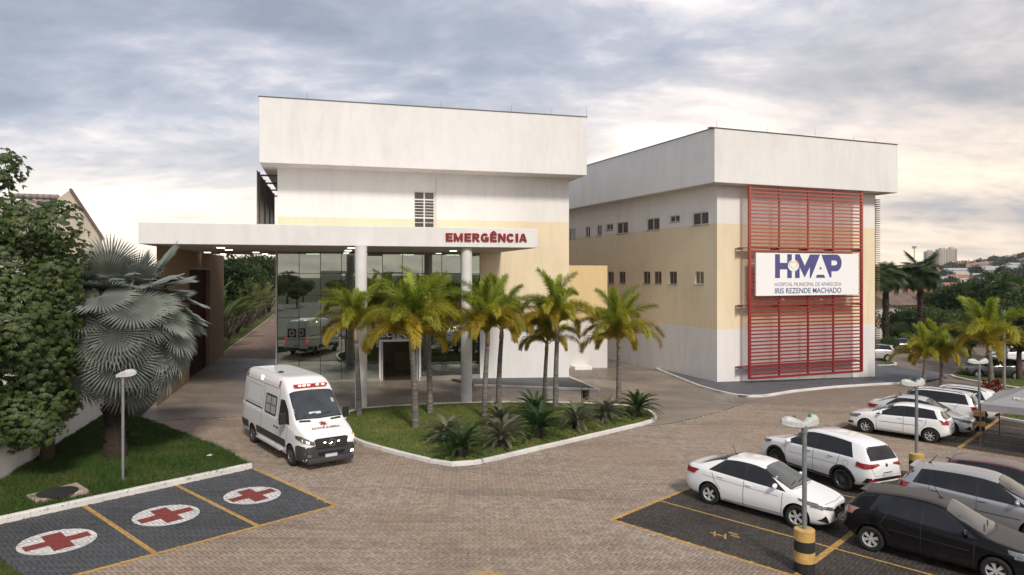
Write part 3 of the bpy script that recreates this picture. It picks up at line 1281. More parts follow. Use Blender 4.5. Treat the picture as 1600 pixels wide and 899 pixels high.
# ---------------------------------------------------------------- emergency block (left)
uL = Vector((math.sin(R(75)), math.cos(R(75)), 0)); nLf = Vector((uL.y, -uL.x, 0))
FA = at(433.5, 428, 39.6)
FL = Face(FA, uL, nLf)
aR, _ = FL.pix(889, 428)
aG, _ = FL.pix(750, 428)                  # right end of the curtain wall
zb = gz(FA.x, FA.y) - 0.55
EB = thing('emergency_block', 'cream and white hospital block with tall parapet, glazed entrance and red lettering on its canopy', 'building', (0, 0, 0))
ZT, ZB0 = 12.77, 7.9
w0, wz1 = FL.pix(646.5, 298.5)
w1, _ = FL.pix(679.5, 298.5)
winL = (w0, w1, 8.2, wz1)
holed_wall('wall', FL, 0, aR, ZB0, ZT, [winL], W_L, EB, 0.15)
holed_wall('wall', FL, aG, aR, zb, ZB0, [], W_L, EB)
DEP = 24.0
mb = MB()   # side and back walls
quad_out(mb, [FL.P(0, zb), FL.P(0, ZT), FL.P(0, ZT, -DEP), FL.P(0, zb, -DEP)], -uL)
quad_out(mb, [FL.P(aR, zb), FL.P(aR, ZT), FL.P(aR, ZT, -DEP), FL.P(aR, zb, -DEP)], uL)
quad_out(mb, [FL.P(0, zb, -DEP), FL.P(aR, zb, -DEP), FL.P(aR, ZT, -DEP), FL.P(0, ZT, -DEP)], -nLf)
mb.build('wall', W_L, EB)
_, wr1 = FL.pix(660, 312)
_, wr2 = FL.pix(660, 340.5)
wL = window(FL, winL, EB, rows=[wr2, wr1], sill=False, fw=0.07)
for k in range(2):                        # louvre blades
    mid = (w0 + w1) / 2
    x0, x1 = (w0 + .07, mid - .05) if k == 0 else (mid + .05, w1 - .07)
    for q in range(1, 6):
        z = wr2 + (wr1 - wr2) * q / 6
        b = MB(); FL.box(b, x0, x1, z - .018, z + .018, -.09, -.02); b.build('louvre', MATS['frame_white'], wL)
    for q in range(1, 5):
        z = wr2 - 0.3 * q
        if z > 8.3:
            b = MB(); FL.box(b, x0, x1, z - .018, z + .018, -.09, -.02); b.build('louvre', MATS['frame_white'], wL)
# downpipe joint line beside the window
ajl, _ = FL.pix(681, 290)
b = MB(); FL.box(b, ajl - .012, ajl + .012, 8.95, wz1 + .9, .002, .012); b.build('conduit', MATS['frame_grey'], EB)
# parapet box
OV = 1.6
mb = MB()
pa0, _ = FL.pix(404.5, 200, OV); pa1, _ = FL.pix(917, 200, OV)
pf = [FL.P(pa0, 0, OV), FL.P(pa1, 0, OV), FL.P(pa1, 0, -DEP - OV), FL.P(pa0, 0, -DEP - OV)]
mb.prism([(p.x, p.y) for p in pf], ZT, 16.42)
mb.build('parapet', W_P, EB, bevel=0.03)
mb = MB()
pf2 = [FL.P(pa0 + .08, 0, OV - .08), FL.P(pa1 - .08, 0, OV - .08), FL.P(pa1 - .08, 0, -DEP - OV + .12), FL.P(pa0 + .08, 0, -DEP - OV + .12)]
mb.prism([(p.x, p.y) for p in pf2], ZT - .02, ZT - .004)
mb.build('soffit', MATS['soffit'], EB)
mb = MB()
FL.box(mb, pa0 - .03, pa1 + .03, 16.42, 16.465, OV - .3, OV + .03)
mb.build('coping', MATS['metal_cap'], EB)
for px in (480, 690, 800, 862, 917):
    a, _ = FL.pix(px, 180, OV)
    mb = MB(); mb.tube([FL.P(a, 16.46, OV - .1), FL.P(a, 16.46 + (0.75 if px > 900 else 0.4), OV - .1)], [.012, .006], 6)
    mb.build('lightning_rod', MATS['metal_cap'], EB)

# curtain wall
ncol, nrow = 10, 6
zg0 = gz(FA.x, FA.y) + 0.0
zgl = [zg0 - .12 + (ZB0 - zg0 + .12) * k / nrow for k in range(nrow + 1)]
cw = link('curtain_wall', None, EB)
d0, _ = FL.pix(594, 560); d1, _ = FL.pix(656, 560)
zd = 2.55
cols = [aG * k / ncol for k in range(ncol + 1)]
for i in range(ncol):
    for j in range(nrow):
        c0_, c1_, r0, r1 = cols[i], cols[i + 1], zgl[j], zgl[j + 1]
        if r0 < zd - .2 and c1_ > d0 and c0_ < d1:      # beside the open door
            segs = []
            if c0_ < d0 - .05: segs.append((c0_, d0))
            if c1_ > d1 + .05: segs.append((d1, c1_))
            rr = [(s0, s1, r0, min(r1, zd)) for s0, s1 in segs]
            if r1 > zd + .02: rr.append((c0_, c1_, max(zd, r0), r1))
        else:
            rr = [(c0_, c1_, r0, r1)]
        for (s0, s1, t0, t1) in rr:
            g = MB()
            cen = FL.P((s0 + s1) / 2, (t0 + t1) / 2, -.05)
            hu, hz = (s1 - s0) / 2 - .008, (t1 - t0) / 2 - .008
            g.add([uL * -hu + Vector((0, 0, -hz)), uL * hu + Vector((0, 0, -hz)), uL * hu + Vector((0, 0, hz)), uL * -hu + Vector((0, 0, hz))], [[0, 1, 2, 3]])
            go = g.build('glass_pane', MATS['curtain_glass'], cw)
            go.location = cen
            go.rotation_euler = (random.gauss(0, .0022), 0, random.gauss(0, .0026))
mb = MB()
for i in range(ncol + 1):
    z0_ = zd if d0 < cols[i] < d1 else zgl[0]
    FL.box(mb, cols[i] - .017, cols[i] + .017, z0_, ZB0, -.10, -.03)
for j in range(1, nrow + 1):
    FL.box(mb, 0, aG, zgl[j] - .014, zgl[j] + .014, -.095, -.034) if zgl[j] > zd else [FL.box(mb, s0, s1, zgl[j] - .014, zgl[j] + .014, -.095, -.034) for s0, s1 in ((0, d0), (d1, aG))]
mb.build('mullion_grid', MATS['mullion'], cw)
b = MB(); FL.box(b, -.10, -.018, zgl[0], ZB0, -.14, .03); b.build('corner_post', MATS['frame_white'], cw)
for s0, s1 in ((0, d0), (d1, aG)):
    b = MB(); FL.box(b, s0, s1, zgl[0] - .5, zgl[0] + .13, -.16, .06); b.build('plinth', MATS['granite'], cw)
ent = link('entrance', None, EB)
for s in (d0, d1):
    b = MB(); FL.box(b, s - .07, s + .07, zgl[0] - .3, zd + .06, -.12, .05); b.build('door_jamb', MATS['frame_white'], ent)
b = MB(); FL.box(b, d0 + .07, d1 - .07, zd - .05, zd + .06, -.12, .05); b.build('door_head', MATS['frame_white'], ent)
for s, sg in ((d0, 1), (d1, -1)):        # leaf folded open against the jamb
    b = MB(); FL.box(b, s + sg * .12, s + sg * .17, zgl[0] - .25, zd - .06, -.9, -.13); b.build('door_leaf', MATS['frame_white'], ent)
t0, _ = FL.pix(587, 527); t1, _ = FL.pix(660, 527)
text_on(FL, 'RECEPÇÃO', t0, t1, 2.78, 3.06, -.03, MATS['frame_white'], ent, 'lettering', 0.01, 0.02)
# room behind the glass
b = MB()
FL.box(b, .1, aG + .5, zb, zb + .38, -9, -.2, 0)
b.build('room_floor', MATS['room_floor'], EB)
b = MB(); FL.box(b, .1, aG + .5, zb + .38, ZB0, -9.2, -9.0); FL.box(b, aG + .5, aG + .7, zb + .38, ZB0, -9, -.3); FL.box(b, .1, aG + .5, ZB0 - .02, ZB0 + .1, -9, -.2)
for k in range(3):
    FL.box(b, 3 + k * 2.1, 4.4 + k * 2.1, zb + .38, zb + 1.5, -5.4, -4.8)
b.build('room_wall', MATS['dark_room'], EB)
for q in range(4):  # glowing ceiling panels added to brighten the dark room behind the glass
    b = MB(); FL.box(b, 1.5 + q * 3, 2.3 + q * 3, ZB0 - .06, ZB0 - .025, -4.0, -3.2); b.build('room_fill_light', MATS['lamp_lit'], EB)

# canopy
CAN = link('canopy', None, EB)
C0 = at(216, 428, 30.7)
FC = Face(C0, uL, nLf)
cR, _ = FC.pix(840, 370)
gap = (FL.A - FC.A).dot(-nLf)             # distance from fascia back to the wall
aW0 = (FL.A - FC.A).dot(uL)               # where the block's corner stands along the canopy
back = gap + 8.8
zc0, zc1 = 7.95, 8.93
b = MB()
po = [FC.P(0, 0), FC.P(cR, 0), FC.P(cR, 0, -gap + .003), FC.P(aW0 - .02, 0, -gap + .003), FC.P(aW0 - .02, 0, -back), FC.P(0, 0, -back)]
b.prism([(p.x, p.y) for p in po], zc0, zc1)
b.build('roof_slab', W_C, CAN, bevel=0.02)
b = MB()
po2 = [FC.P(.1, 0, -.1), FC.P(cR - .1, 0, -.1), FC.P(cR - .1, 0, -gap + .02), FC.P(aW0 - .1, 0, -gap + .02), FC.P(aW0 - .1, 0, -back + .1), FC.P(.1, 0, -back + .1)]
b.prism([(p.x, p.y) for p in po2], zc0 - .012, zc0 - .004)
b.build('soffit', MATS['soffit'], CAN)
for (px, py) in ((345, 386.5), (357.5, 390), (324, 394), (400, 394), (348.5, 399.5), (414, 399.5), (549, 387), (544, 391), (538, 396), (534, 401), (708, 391.5), (693, 396), (681, 400)):
    d = (zc0 - CAMH) * F / (YH - py)
    d = min(d, 46)
    p = at(px, py, d)
    b = MB()
    b.obox((p.x, p.y, zc0 - .035), uL * .18, nLf * .10, Vector((0, 0, .018)))
    b.build('ceiling_light', MATS['lamp_lit'], CAN)
for (px, py) in ((564, 637.5), (729, 628.5)):
    g = G(px, py)
    b = MB()
    b.lathe([(.285, -.3), (.285, zc0 - g.z - .02)], 32, (g.x, g.y, g.z))
    b.build('column', MATS['column_white'], CAN, sharp=40)
# red letters
a0_, zt_ = FC.pix(696.2, 364.2); a1_, zb_ = FC.pix(823, 378.3)
_, zb1 = FC.pix(696.2, 377.2); _, zt2 = FC.pix(823, 365.5)

def arc_ring(cx, cy, ro, ri, a0, a1, n=10):
    out = []
    for k in range(n):
        t0_, t1_ = R(a0 + (a1 - a0) * k / n), R(a0 + (a1 - a0) * (k + 1) / n)
        out.append([(cx + ro[0] * math.cos(t0_), cy + ro[1] * math.sin(t0_)), (cx + ro[0] * math.cos(t1_), cy + ro[1] * math.sin(t1_)),
                    (cx + ri[0] * math.cos(t1_), cy + ri[1] * math.sin(t1_)), (cx + ri[0] * math.cos(t0_), cy + ri[1] * math.sin(t0_))])
    return out


def rc(x0, y0, x1, y1):
    return [(x0, y0), (x1, y0), (x1, y1), (x0, y1)]


E_ = [rc(0, 0, .36, 1), rc(.36, .79, 1, 1), rc(.36, .40, .93, .60), rc(.36, 0, 1, .21)]
GLYPH = {
    'E': E_,
    'M': [rc(0, 0, .24, 1), rc(.76, 0, 1, 1), [(.24, 1), (.24, .52), (.42, 0), (.5, 0), (.5, .34)], [(.76, 1), (.5, .34), (.5, 0), (.58, 0), (.76, .52)]],
    'R': [rc(0, 0, .31, 1), rc(.31, .80, .52, 1), rc(.31, .40, .52, .60), [(.40, .40), (.62, .40), (1, 0), (.64, 0)]] + arc_ring(.52, .70, (.42, .30), (.12, .10), 90, -90),
    'G': arc_ring(.5, .5, (.5, .52), (.20, .30), 38, 305, 16) + [rc(.52, .36, 1, .54), [(.76, .0), (1, .06), (1, .36), (.76, .36)]],
    'N': [rc(0, 0, .29, 1), rc(.71, 0, 1, 1), [(.29, 1), (.29, .58), (.71, 0), (.71, .42)]],
    'C': arc_ring(.5, .5, (.5, .52), (.20, .29), 33, 327, 18),
    'I': [rc(0, 0, 1, 1)],
    'A': [[(0, 0), (.29, 0), (.5, .72), (.5, 1), (.34, 1)], [(1, 0), (.66, 1), (.5, 1), (.5, .72), (.71, 0)], rc(.30, .18, .70, .36)]}
spans = [('E', 65, 178), ('M', 193, 340), ('E', 367, 475), ('R', 493, 615), ('G', 630, 757), ('Ê', 780, 888), ('N', 908, 1030), ('C', 1045, 1168), ('I', 1190, 1232), ('A', 1248, 1372)]
for chx, xa, xb in spans:
    sa, zt_ = FC.pix(690 + xa / 10.32, 350 + (148 + (xa - 65) * .0085) / 10.32)
    sb, zb_ = FC.pix(690 + xb / 10.32, 350 + (280 + (xa - 65) * .0085) / 10.32)
    parts = list(GLYPH['E' if chx == 'Ê' else chx])
    if chx == 'Ê':
        parts += [[(.12, 1.07), (.38, 1.07), (.52, 1.17), (.52, 1.30), (.38, 1.30)], [(.92, 1.07), (.66, 1.30), (.52, 1.30), (.52, 1.17), (.66, 1.07)]]
    b = MB()
    for i, pg in enumerate(parts):
        dp = .07 + .0006 * i
        pts = [(sa + (sb - sa) * x, zb_ + (zt_ - zb_) * y) for x, y in pg]
        ar = sum(pts[k - 1][0] * pts[k][1] - pts[k][0] * pts[k - 1][1] for k in range(len(pts)))
        if ar < 0:
            pts = pts[::-1]
        n = len(pts)
        V = [FC.P(x, y, dp) for x, y in pts] + [FC.P(x, y, .003) for x, y in pts]
        b.add(V, [list(range(n))] + [[k, n + k, n + (k + 1) % n, (k + 1) % n] for k in range(n)])
    b.build('letter', MATS['letter_red'], CAN)
# slatted sun screen on the block's side
SS = link('sun_screen', None, EB)
FS = Face(FL.P(-1.15, 0), -nLf, -uL)
for k in range(26):
    z = 8.9 + k * .145
    b = MB(); FS.box(b, 1.0 - .6, 13.0, z, z + .075, -.03, .03); b.build('slat', MATS['brown_slat'], SS)
for a in (0.9, 4.5, 8.2, 12.0):
    b = MB(); FS.box(b, a, a + .09, 8.0, 12.6, -.12, -.035); b.build('post', MATS['brown_slat'], SS)
    b = MB(); FS.box(b, a, a + .07, 12.35, 12.45, -1.15, -.035); b.build('bracket', MATS['brown_slat'], SS)

# brown entrance wall under the canopy's left end
mat('brown_stone', (0.33, 0.225, 0.145), 0.9, vary=0.35, scale=9, bump=0.8, bscale=22, world=True)
mat('door_maroon', (0.060, 0.009, 0.011), 0.85, vary=0.15, spec=.15)
GW = thing('entrance_wall', 'brown pebble dashed wall with dark maroon gate under the canopy end', 'wall')
p_back = G(349, 556)
p_front = FC.P(0.55, 0, -.9)
wv = Vector((p_back.x - p_front.x, p_back.y - p_front.y, 0)); wlen = wv.length; wv.normalize()
FW = Face((p_front.x, p_front.y), wv, Vector((wv.y, -wv.x, 0)))
hd0, hz1 = FW.pix(296, 421); hd1, _ = FW.pix(327.5, 421)
hd0 = max(hd0, 1.0)
zgw = gz(p_back.x, p_back.y)
holed_wall('wall', FW, 0, wlen, zgw - .6, zc0 - .02, [(hd0, hd1, zgw - .5, hz1)], MATS['brown_stone'], GW, 0.3)
b = MB(); FW.box(b, wlen - .001, wlen + .28, zgw - .6, zc0 - .02, -.6, .002); b.build('pier', MATS['brown_stone'], GW)
b = MB(); FW.box(b, hd0, hd1, zgw - .5, hz1, -.29, -.24); b.build('gate', MATS['door_maroon'], GW)
b = MB(); FW.box(b, hd1 - .002, hd1 + .16, zgw - .5, hz1 + .1, .003, .07); FW.box(b, hd0 - .16, hd1 - .003, hz1, hz1 + .1, .003, .07); b.build('gate_frame', MATS['granite'], GW)

# ---------------------------------------------------------------- link block
LKB = thing('link_block', 'low cream and white annex set back between the two hospital blocks', 'building')
g = G(949, 575)
FK = Face((g.x, g.y), -uL, nLf)
b = MB(); FK.box(b, 0, 9, g.z - .5, 7.25, -8, 0); b.build('wall', wall_mat('render_annex', [(3.2, (0.70, 0.69, 0.69)), (99, (0.78, 0.60, 0.33))]), LKB)
b = MB(); FK.box(b, -.05, 9, 7.25, 7.31, -8, .05); b.build('coping', MATS['metal_cap'], LKB)
b = MB(); FK.box(b, 1.6, 2.9, g.z - .2, g.z + .3, .003, 1.0); b.build('step', MATS['white_plaster'], LKB)

# ---------------------------------------------------------------- ward block (right)
RB = thing('ward_block', 'cream and white hospital ward block with red slatted screen and blue name sign', 'building')
uR = Vector((math.sin(R(69)), math.cos(R(69)), 0)); nRf = Vector((uR.y, -uR.x, 0))
vR = Vector((-math.sin(R(23.2)), math.cos(R(23.2)), 0)); nRl = Vector((-vR.y, vR.x, 0))
RC = at(1120.5, 428, 44.0)
FR = Face(RC, uR, nRf); FRL = Face(RC, vR, nRl)
rE, _ = FR.pix(1367, 428)
LEN = 36.0
ZR = 12.33
zrb = -1.6
holes = []
for (x0, y0, x1, y1) in ((1010, 148, 1135, 265), (832, 178, 910, 242), (652, 203, 752, 305), (417, 237, 506, 332), (335, 252, 388, 306), (262, 264, 300, 350), (172, 276, 211, 360), (47, 293, 100, 372),
                         (1030, 618, 1098, 730), (827, 620, 888, 728), (710, 622, 768, 725), (625, 625, 680, 725), (435, 628, 486, 722), (348, 628, 395, 722)):
    a, z1_ = FRL.pix(880 + (x0 + x1) / 2 * .2, 300 + y0 * .2)
    _, z0_ = FRL.pix(880 + (x0 + x1) / 2 * .2, 300 + y1 * .2)
    aa, _ = FRL.pix(880 + x0 * .2, 400); ab, _ = FRL.pix(880 + x1 * .2, 400)
    holes.append([min(aa, ab), max(aa, ab), z0_ + .06, z1_])
# rows share their heads and sills as on a real facade
for grp in (holes[:8], holes[8:]):
    tops = sorted(h[3] for h in grp); t_med = tops[len(tops) // 2]
    for h in grp:
        if abs(h[3] - t_med) < .45:
            h[3] = t_med
        if (h[3] - h[2]) > 1.1:
            h[2] = h[3] - (1.5 if grp is not holes[:8] and h[3] < 8 else 1.55)
holes = [tuple(h) for h in holes]
holed_wall('wall', FRL, 0, LEN, zrb, ZR, holes, W_R, RB, 0.16)
holed_wall('wall', FR, 0, rE, zrb, ZR, [], W_R, RB)
mb = MB()
quad_out(mb, [FR.P(rE, zrb), FR.P(rE, ZR), FR.P(rE, ZR) + vR * LEN, FR.P(rE, zrb) + vR * LEN], uR)
quad_out(mb, [FR.P(0, zrb) + vR * LEN, FR.P(rE, zrb) + vR * LEN, FR.P(rE, ZR) + vR * LEN, FR.P(0, ZR) + vR * LEN], vR)
mb.build('wall', W_R, RB)
for i, h in enumerate(holes):
    window(FRL, h, RB, frame='frame_white' if i < 9 else 'frame_grey', depth=0.13, fw=.055)


def off_corner(P0, n1, n2, d):
    A_ = Matrix(((n1.x, n1.y), (n2.x, n2.y)))
    k = A_.inverted() @ Vector((d, d))
    return Vector((P0.x + k.x, P0.y + k.y))


OR = 1.0
nRr = Vector((vR.y, -vR.x, 0))            # outward on the far right side
pE = FR.P(rE, 0)
b = MB()
pl = [off_corner(RC, nRf, nRl, OR), off_corner(pE, nRf, nRr, OR), off_corner(pE + vR * LEN, -nRf, nRr, OR), off_corner(RC + vR * LEN, -nRf, nRl, OR)]
b.prism(pl, ZR, 15.72)
b.build('parapet', W_P, RB, bevel=0.03)
b = MB()
pl2 = [off_corner(RC, nRf, nRl, OR - .1), off_corner(pE, nRf, nRr, OR - .1), off_corner(pE + vR * LEN, -nRf, nRr, OR - .1), off_corner(RC + vR * LEN, -nRf, nRl, OR - .1)]
b.prism(pl2, ZR - .02, ZR - .004)
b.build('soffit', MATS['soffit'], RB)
b = MB(); FR.box(b, -OR - .3, rE + OR, 15.72, 15.77, OR - .3, OR + .04); b.build('coping', MATS['metal_cap'], RB)
b = MB(); FRL.box(b, -.6, LEN, 15.72, 15.77, OR - .3, OR + .04); b.build('coping', MATS['metal_cap'], RB)
for px, hh in ((1123, .5), (1203, .55), (1277, .75), (1338, .4), (1371, .35)):
    a, _ = FR.pix(px, 200, OR)
    b = MB(); b.tube([FR.P(a, 15.75, OR - .2), FR.P(a, 15.75 + hh, OR - .2)], [.012, .006], 6); b.build('lightning_rod', MATS['metal_cap'], RB)

# red slatted screen: a frame with every slat its own piece


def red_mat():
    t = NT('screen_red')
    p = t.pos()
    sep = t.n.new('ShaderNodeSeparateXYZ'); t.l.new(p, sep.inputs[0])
    z_frac = t.math('MULTIPLY', sep.outputs[2], 1 / 12.0, True)     # deep red low down, paler salmon towards the top
    c = t.ramp(z_frac, [(0.15, (0.25, 0.014, 0.016)), (0.45, (0.32, 0.028, 0.024)), (0.75, (0.40, 0.095, 0.066)), (1.0, (0.42, 0.11, 0.08))])
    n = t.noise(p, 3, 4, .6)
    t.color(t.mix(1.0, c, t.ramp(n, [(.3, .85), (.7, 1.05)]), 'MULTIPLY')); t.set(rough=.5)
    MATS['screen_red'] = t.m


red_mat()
SC = link('slat_screen', None, RB)
FSc = FR.off(0.85)
s0, zt0 = FSc.pix(1171.5, 288.5); s1, _ = FSc.pix(1346.5, 297)
_, zb0 = FSc.pix(1171.5, 590.5); _, zb1_ = FSc.pix(1346.5, 581)
zsc0 = (zb0 + zb1_) / 2
zsc1 = zt0
posts = [s0, FSc.pix(1218.5, 400)[0], FSc.pix(1263.5, 400)[0], FSc.pix(1303, 400)[0], s1]
for i, s in enumerate(posts):
    w = .075 if i in (0, 4) else .05
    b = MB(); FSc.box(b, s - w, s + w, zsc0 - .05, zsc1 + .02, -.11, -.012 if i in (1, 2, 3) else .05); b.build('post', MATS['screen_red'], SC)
NSL = 54
me_sl = None
for k in range(NSL):
    z = zsc0 + (zsc1 - zsc0) * k / (NSL - 1)
    th = .075 if k in (0, NSL - 1) else .046
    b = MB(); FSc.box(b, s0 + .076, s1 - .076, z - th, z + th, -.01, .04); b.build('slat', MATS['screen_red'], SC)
for py in (389, 479.5, 576):
    _, z = FSc.pix(1171, py)
    for s in (s0 - .45, posts[1], posts[2], posts[3], s1):
        b = MB(); FSc.box(b, s - .03, s + .03, z - .05, z + .05, -.84, -.115); b.build('bracket', MATS['metal_cap'], SC)
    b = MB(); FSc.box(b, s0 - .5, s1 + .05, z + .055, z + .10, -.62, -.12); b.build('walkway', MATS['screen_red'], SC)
# name sign
SG = thing('name_sign', 'white hospital name sign with blue lettering and golden heart on the red screen', 'sign')
mat('sign_face', (0.90, 0.90, 0.91), 0.35, vary=0.02)
mat('sign_blue', (0.085, 0.085, 0.25), 0.4, vary=0.04)
mat('sign_mauve', (0.24, 0.20, 0.36), 0.4, vary=0.03)
mat('sign_gold', (0.70, 0.42, 0.04), 0.4, vary=0.03)
mat('sign_olive', (0.50, 0.46, 0.10), 0.4, vary=0.03)
FG = FSc.off(0.22)
g0, gz1_ = FG.pix(1181.5, 395); g1, _ = FG.pix(1341.5, 396.5)
_, gz0_ = FG.pix(1181.5, 463.3)
_, gz0b = FG.pix(1341.5, 460)
b = MB(); FG.box(b, g0, g1, (gz0_ + gz0b) / 2, gz1_, -.14, 0); b.build('board', MATS['sign_face'], SG, bevel=.01)
Z = lambda pts: [(1195 + x / 11.43, 390 + y / 11.43) for x, y in pts]
poly_on(FG, [Z([(183, 85), (268, 85), (268, 240), (400, 240), (400, 85), (480, 85), (480, 510), (400, 510), (400, 355), (268, 355), (268, 510), (183, 510)])], .002, MATS['sign_blue'], SG, 'letter')
poly_on(FG, [Z([(540, 85), (620, 85), (712, 295), (805, 90), (985, 90), (820, 510), (803, 510), (803, 310), (712, 500), (620, 310), (620, 510), (540, 510)])], .002, MATS['sign_blue'], SG, 'letter')
poly_on(FG, [Z([(995, 305), (1018, 352), (972, 352)]), Z([(932, 452), (1055, 452), (1077, 505), (910, 505)])], .002, MATS['sign_blue'], SG, 'letter')
oarc = [(1270 + 100 * math.sin(t_), 240 - 150 * math.cos(t_)) for t_ in [PI * k / 10 for k in range(11)]]
iarc = [(1245 + 48 * math.sin(t_), 240 - 45 * math.cos(t_)) for t_ in [PI * k / 10 for k in range(11)]]
ring = [Z([oarc[k], oarc[k + 1], iarc[k + 1], iarc[k]]) for k in range(10)]
poly_on(FG, [Z([(1010, 95), (1188, 90), (1188, 500), (1160, 500)]), Z([(1188, 90), oarc[0], iarc[0], (1188, 195)]), Z([(1188, 285), iarc[-1], oarc[-1], (1188, 390)])] + ring, .002, MATS['sign_blue'], SG, 'letter')
poly_on(FG, [Z([(508 + 98 * math.cos(2 * PI * k / 24), 288 + 104 * math.sin(2 * PI * k / 24)) for k in range(24)])], .016, MATS['sign_face'], SG, 'emblem_disc', .006)


def heart(t_, s_):
    x = 16 * math.sin(t_) ** 3
    y = 13 * math.cos(t_) - 5 * math.cos(2 * t_) - 2 * math.cos(3 * t_) - math.cos(4 * t_)
    return (508 + x * 5.0 * s_, 278 - y * 5.6 * s_)


for sg, mm in ((1, 'sign_gold'), (-1, 'sign_olive')):
    qs = []
    tt = [0.12 + (2.75 - .12) * k / 14 for k in range(15)]
    for k in range(14):
        qs.append(Z([heart(sg * tt[k], 1), heart(sg * tt[k + 1], 1), heart(sg * tt[k + 1], .74 + .012 * k), heart(sg * tt[k], .74 + .012 * k)]))
    poly_on(FG, qs, .024, MATS[mm], SG, 'heart_emblem', .004)
ta0, tz1 = FG.pix(1195 + 178 / 11.43, 390 + 592 / 11.43); ta1, tz0 = FG.pix(1195 + 1365 / 11.43, 390 + 648 / 11.43)
text_on(FG, 'HOSPITAL MUNICIPAL DE APARECIDA', ta0, ta1, tz0, tz1, .002, MATS['sign_mauve'], SG, 'lettering', 0.0, .008)
tb0, tz3 = FG.pix(1195 + 180 / 11.43, 390 + 692 / 11.43); tb1, tz2 = FG.pix(1195 + 1365 / 11.43, 390 + 772 / 11.43)
text_on(FG, 'IRIS REZENDE MACHADO', tb0, tb1, tz2, tz3, .002, MATS['sign_blue'], SG, 'lettering', 0.010, .008)
# spot lamps on arms under the sign
for px in (1216, 1275, 1316):
    a, z = FG.pix(px, 469)
    b = MB(); b.tube([FG.P(a, z, -.35), FG.P(a, z + .02, .35)], .02, 6); FG.box(b, a - .12, a + .12, z, z + .1, .3, .45); b.build('spot_lamp', MATS['steel_grey'], SG)
# ochre sun screen on the far side
mat('ochre_slat', (0.20, 0.13, 0.05), 0.6, vary=0.3, scale=1.0, world=True)
S2 = link('sun_screen', None, RB)
FQ = Face(FR.P(rE + .12, 0), vR, nRr)
for k in range(70):
    z = 1.2 + k * .155
    b = MB(); FQ.box(b, .04, 12, z, z + .05, 0.10, .46); b.build('slat', MATS['ochre_slat'], S2)
b = MB(); FQ.box(b, .3, .38, .6, 12.2, .22, .30); b.build('post', MATS['metal_cap'], S2)

# ================================================================== VEHICLES
def paint_mat(name, c, dust=0.15, dustc=(0.30, 0.25, 0.20), rough=0.28, metal=0.0, coat=.9):
    t = NT(name)
    v = t.coord()
    n = t.noise(v, 1.6, 5, .65)
    g = t.n.new('ShaderNodeNewGeometry')
    sp = t.n.new('ShaderNodeSeparateXYZ'); t.l.new(g.outputs['Normal'], sp.inputs[0])
    up = t.math('MULTIPLY', t.ramp(sp.outputs[2], [(0.70, 0.0), (0.95, 1.0)]), t.ramp(n, [(.25, dust * .5), (.75, dust)]))
    sp2 = t.n.new('ShaderNodeSeparateXYZ'); t.l.new(v, sp2.inputs[0])
    low = t.math('MULTIPLY', t.ramp(sp2.outputs[2], [(0.2, 1.0), (0.6, 0.0)]), t.ramp(n, [(.25, .06), (.75, .25)]))
    fac = t.math('MAXIMUM', up, low)
    t.color(t.mix(fac, c, dustc))
    t.set(rough=t.math('ADD', t.math('MULTIPLY', fac, .5), rough), metal=metal, coat=t.math('SUBTRACT', coat, t.math('MULTIPLY', fac, coat), True), spec=.5 if coat > .5 else .22)
    t.set(coatr=.05)
    MATS[name] = t.m
    return t.m


paint_mat('car_white', (0.86, 0.86, 0.86), .04, (.55, .50, .45))
paint_mat('car_white_b', (0.84, 0.84, 0.84), .07, (.55, .50, .45))
paint_mat('car_black', (0.004, 0.004, 0.005), .66, (.125, .112, .10), .22, 0.0, .15)
paint_mat('car_silver', (0.42, 0.42, 0.43), .55, (.42, .38, .33), .32, .55)
paint_mat('car_silver_b', (0.60, 0.60, 0.60), .2, (.42, .38, .33), .32, .4)
paint_mat('car_maroon', (0.09, 0.010, 0.016), .92, (.24, .20, .17), .3)
paint_mat('car_graphite', (0.055, 0.065, 0.062), .3, (.22, .2, .17), .3, .3)
paint_mat('car_blue', (0.05, 0.065, 0.10), .3, (.22, .2, .17), .3, .3)
mat('tyre', (0.018, 0.017, 0.017), .85, vary=.3, bump=.3)
mat('arch_liner', (0.010, 0.010, 0.010), .95, vary=0)
mat('alloy', (0.60, 0.60, 0.60), .35, .25, vary=.12)
mat('alloy_dark', (0.12, 0.12, 0.125), .35, .4, vary=.12)
mat('trim_black', (0.016, 0.016, 0.017), .55, vary=.2)
mat('trim_grey', (0.045, 0.047, 0.05), .65, vary=.2)
mat('gloss_black', (0.008, 0.008, 0.009), .12, vary=0, coat=.5)
mat('seam', (0.03, 0.03, 0.03), .9, vary=0)
mat('chrome', (0.75, 0.75, 0.76), .15, 1.0, vary=0)
mat('plate', (0.62, 0.63, 0.65), .5, vary=.05)
mat('plate_blue', (0.03, 0.06, 0.25), .5, vary=0)
mat('tail_red', (0.30, 0.010, 0.015), .15, vary=.1, coat=.6)
mat('tail_pale', (0.42, 0.20, 0.18), .2, vary=.2, coat=.5)
mat('tail_lit', (0.5, 0.02, 0.02), .2, vary=0, emit=(1.0, .03, .02), estr=0.8)
mat('bar_red', (0.30, 0.012, 0.012), .2, vary=.1, emit=(1.0, .03, .02), estr=.12)
mat('head_lamp', (0.20, 0.21, 0.22), .12, .4, vary=.6, scale=14, coat=.6)
mat('lamp_amber', (0.9, .55, .25), .3, vary=0, emit=(1.0, .62, .32), estr=1.6)
mat('lamp_warm', (0.95, .9, .8), .3, vary=0, emit=(1.0, .86, .62), estr=2.5)


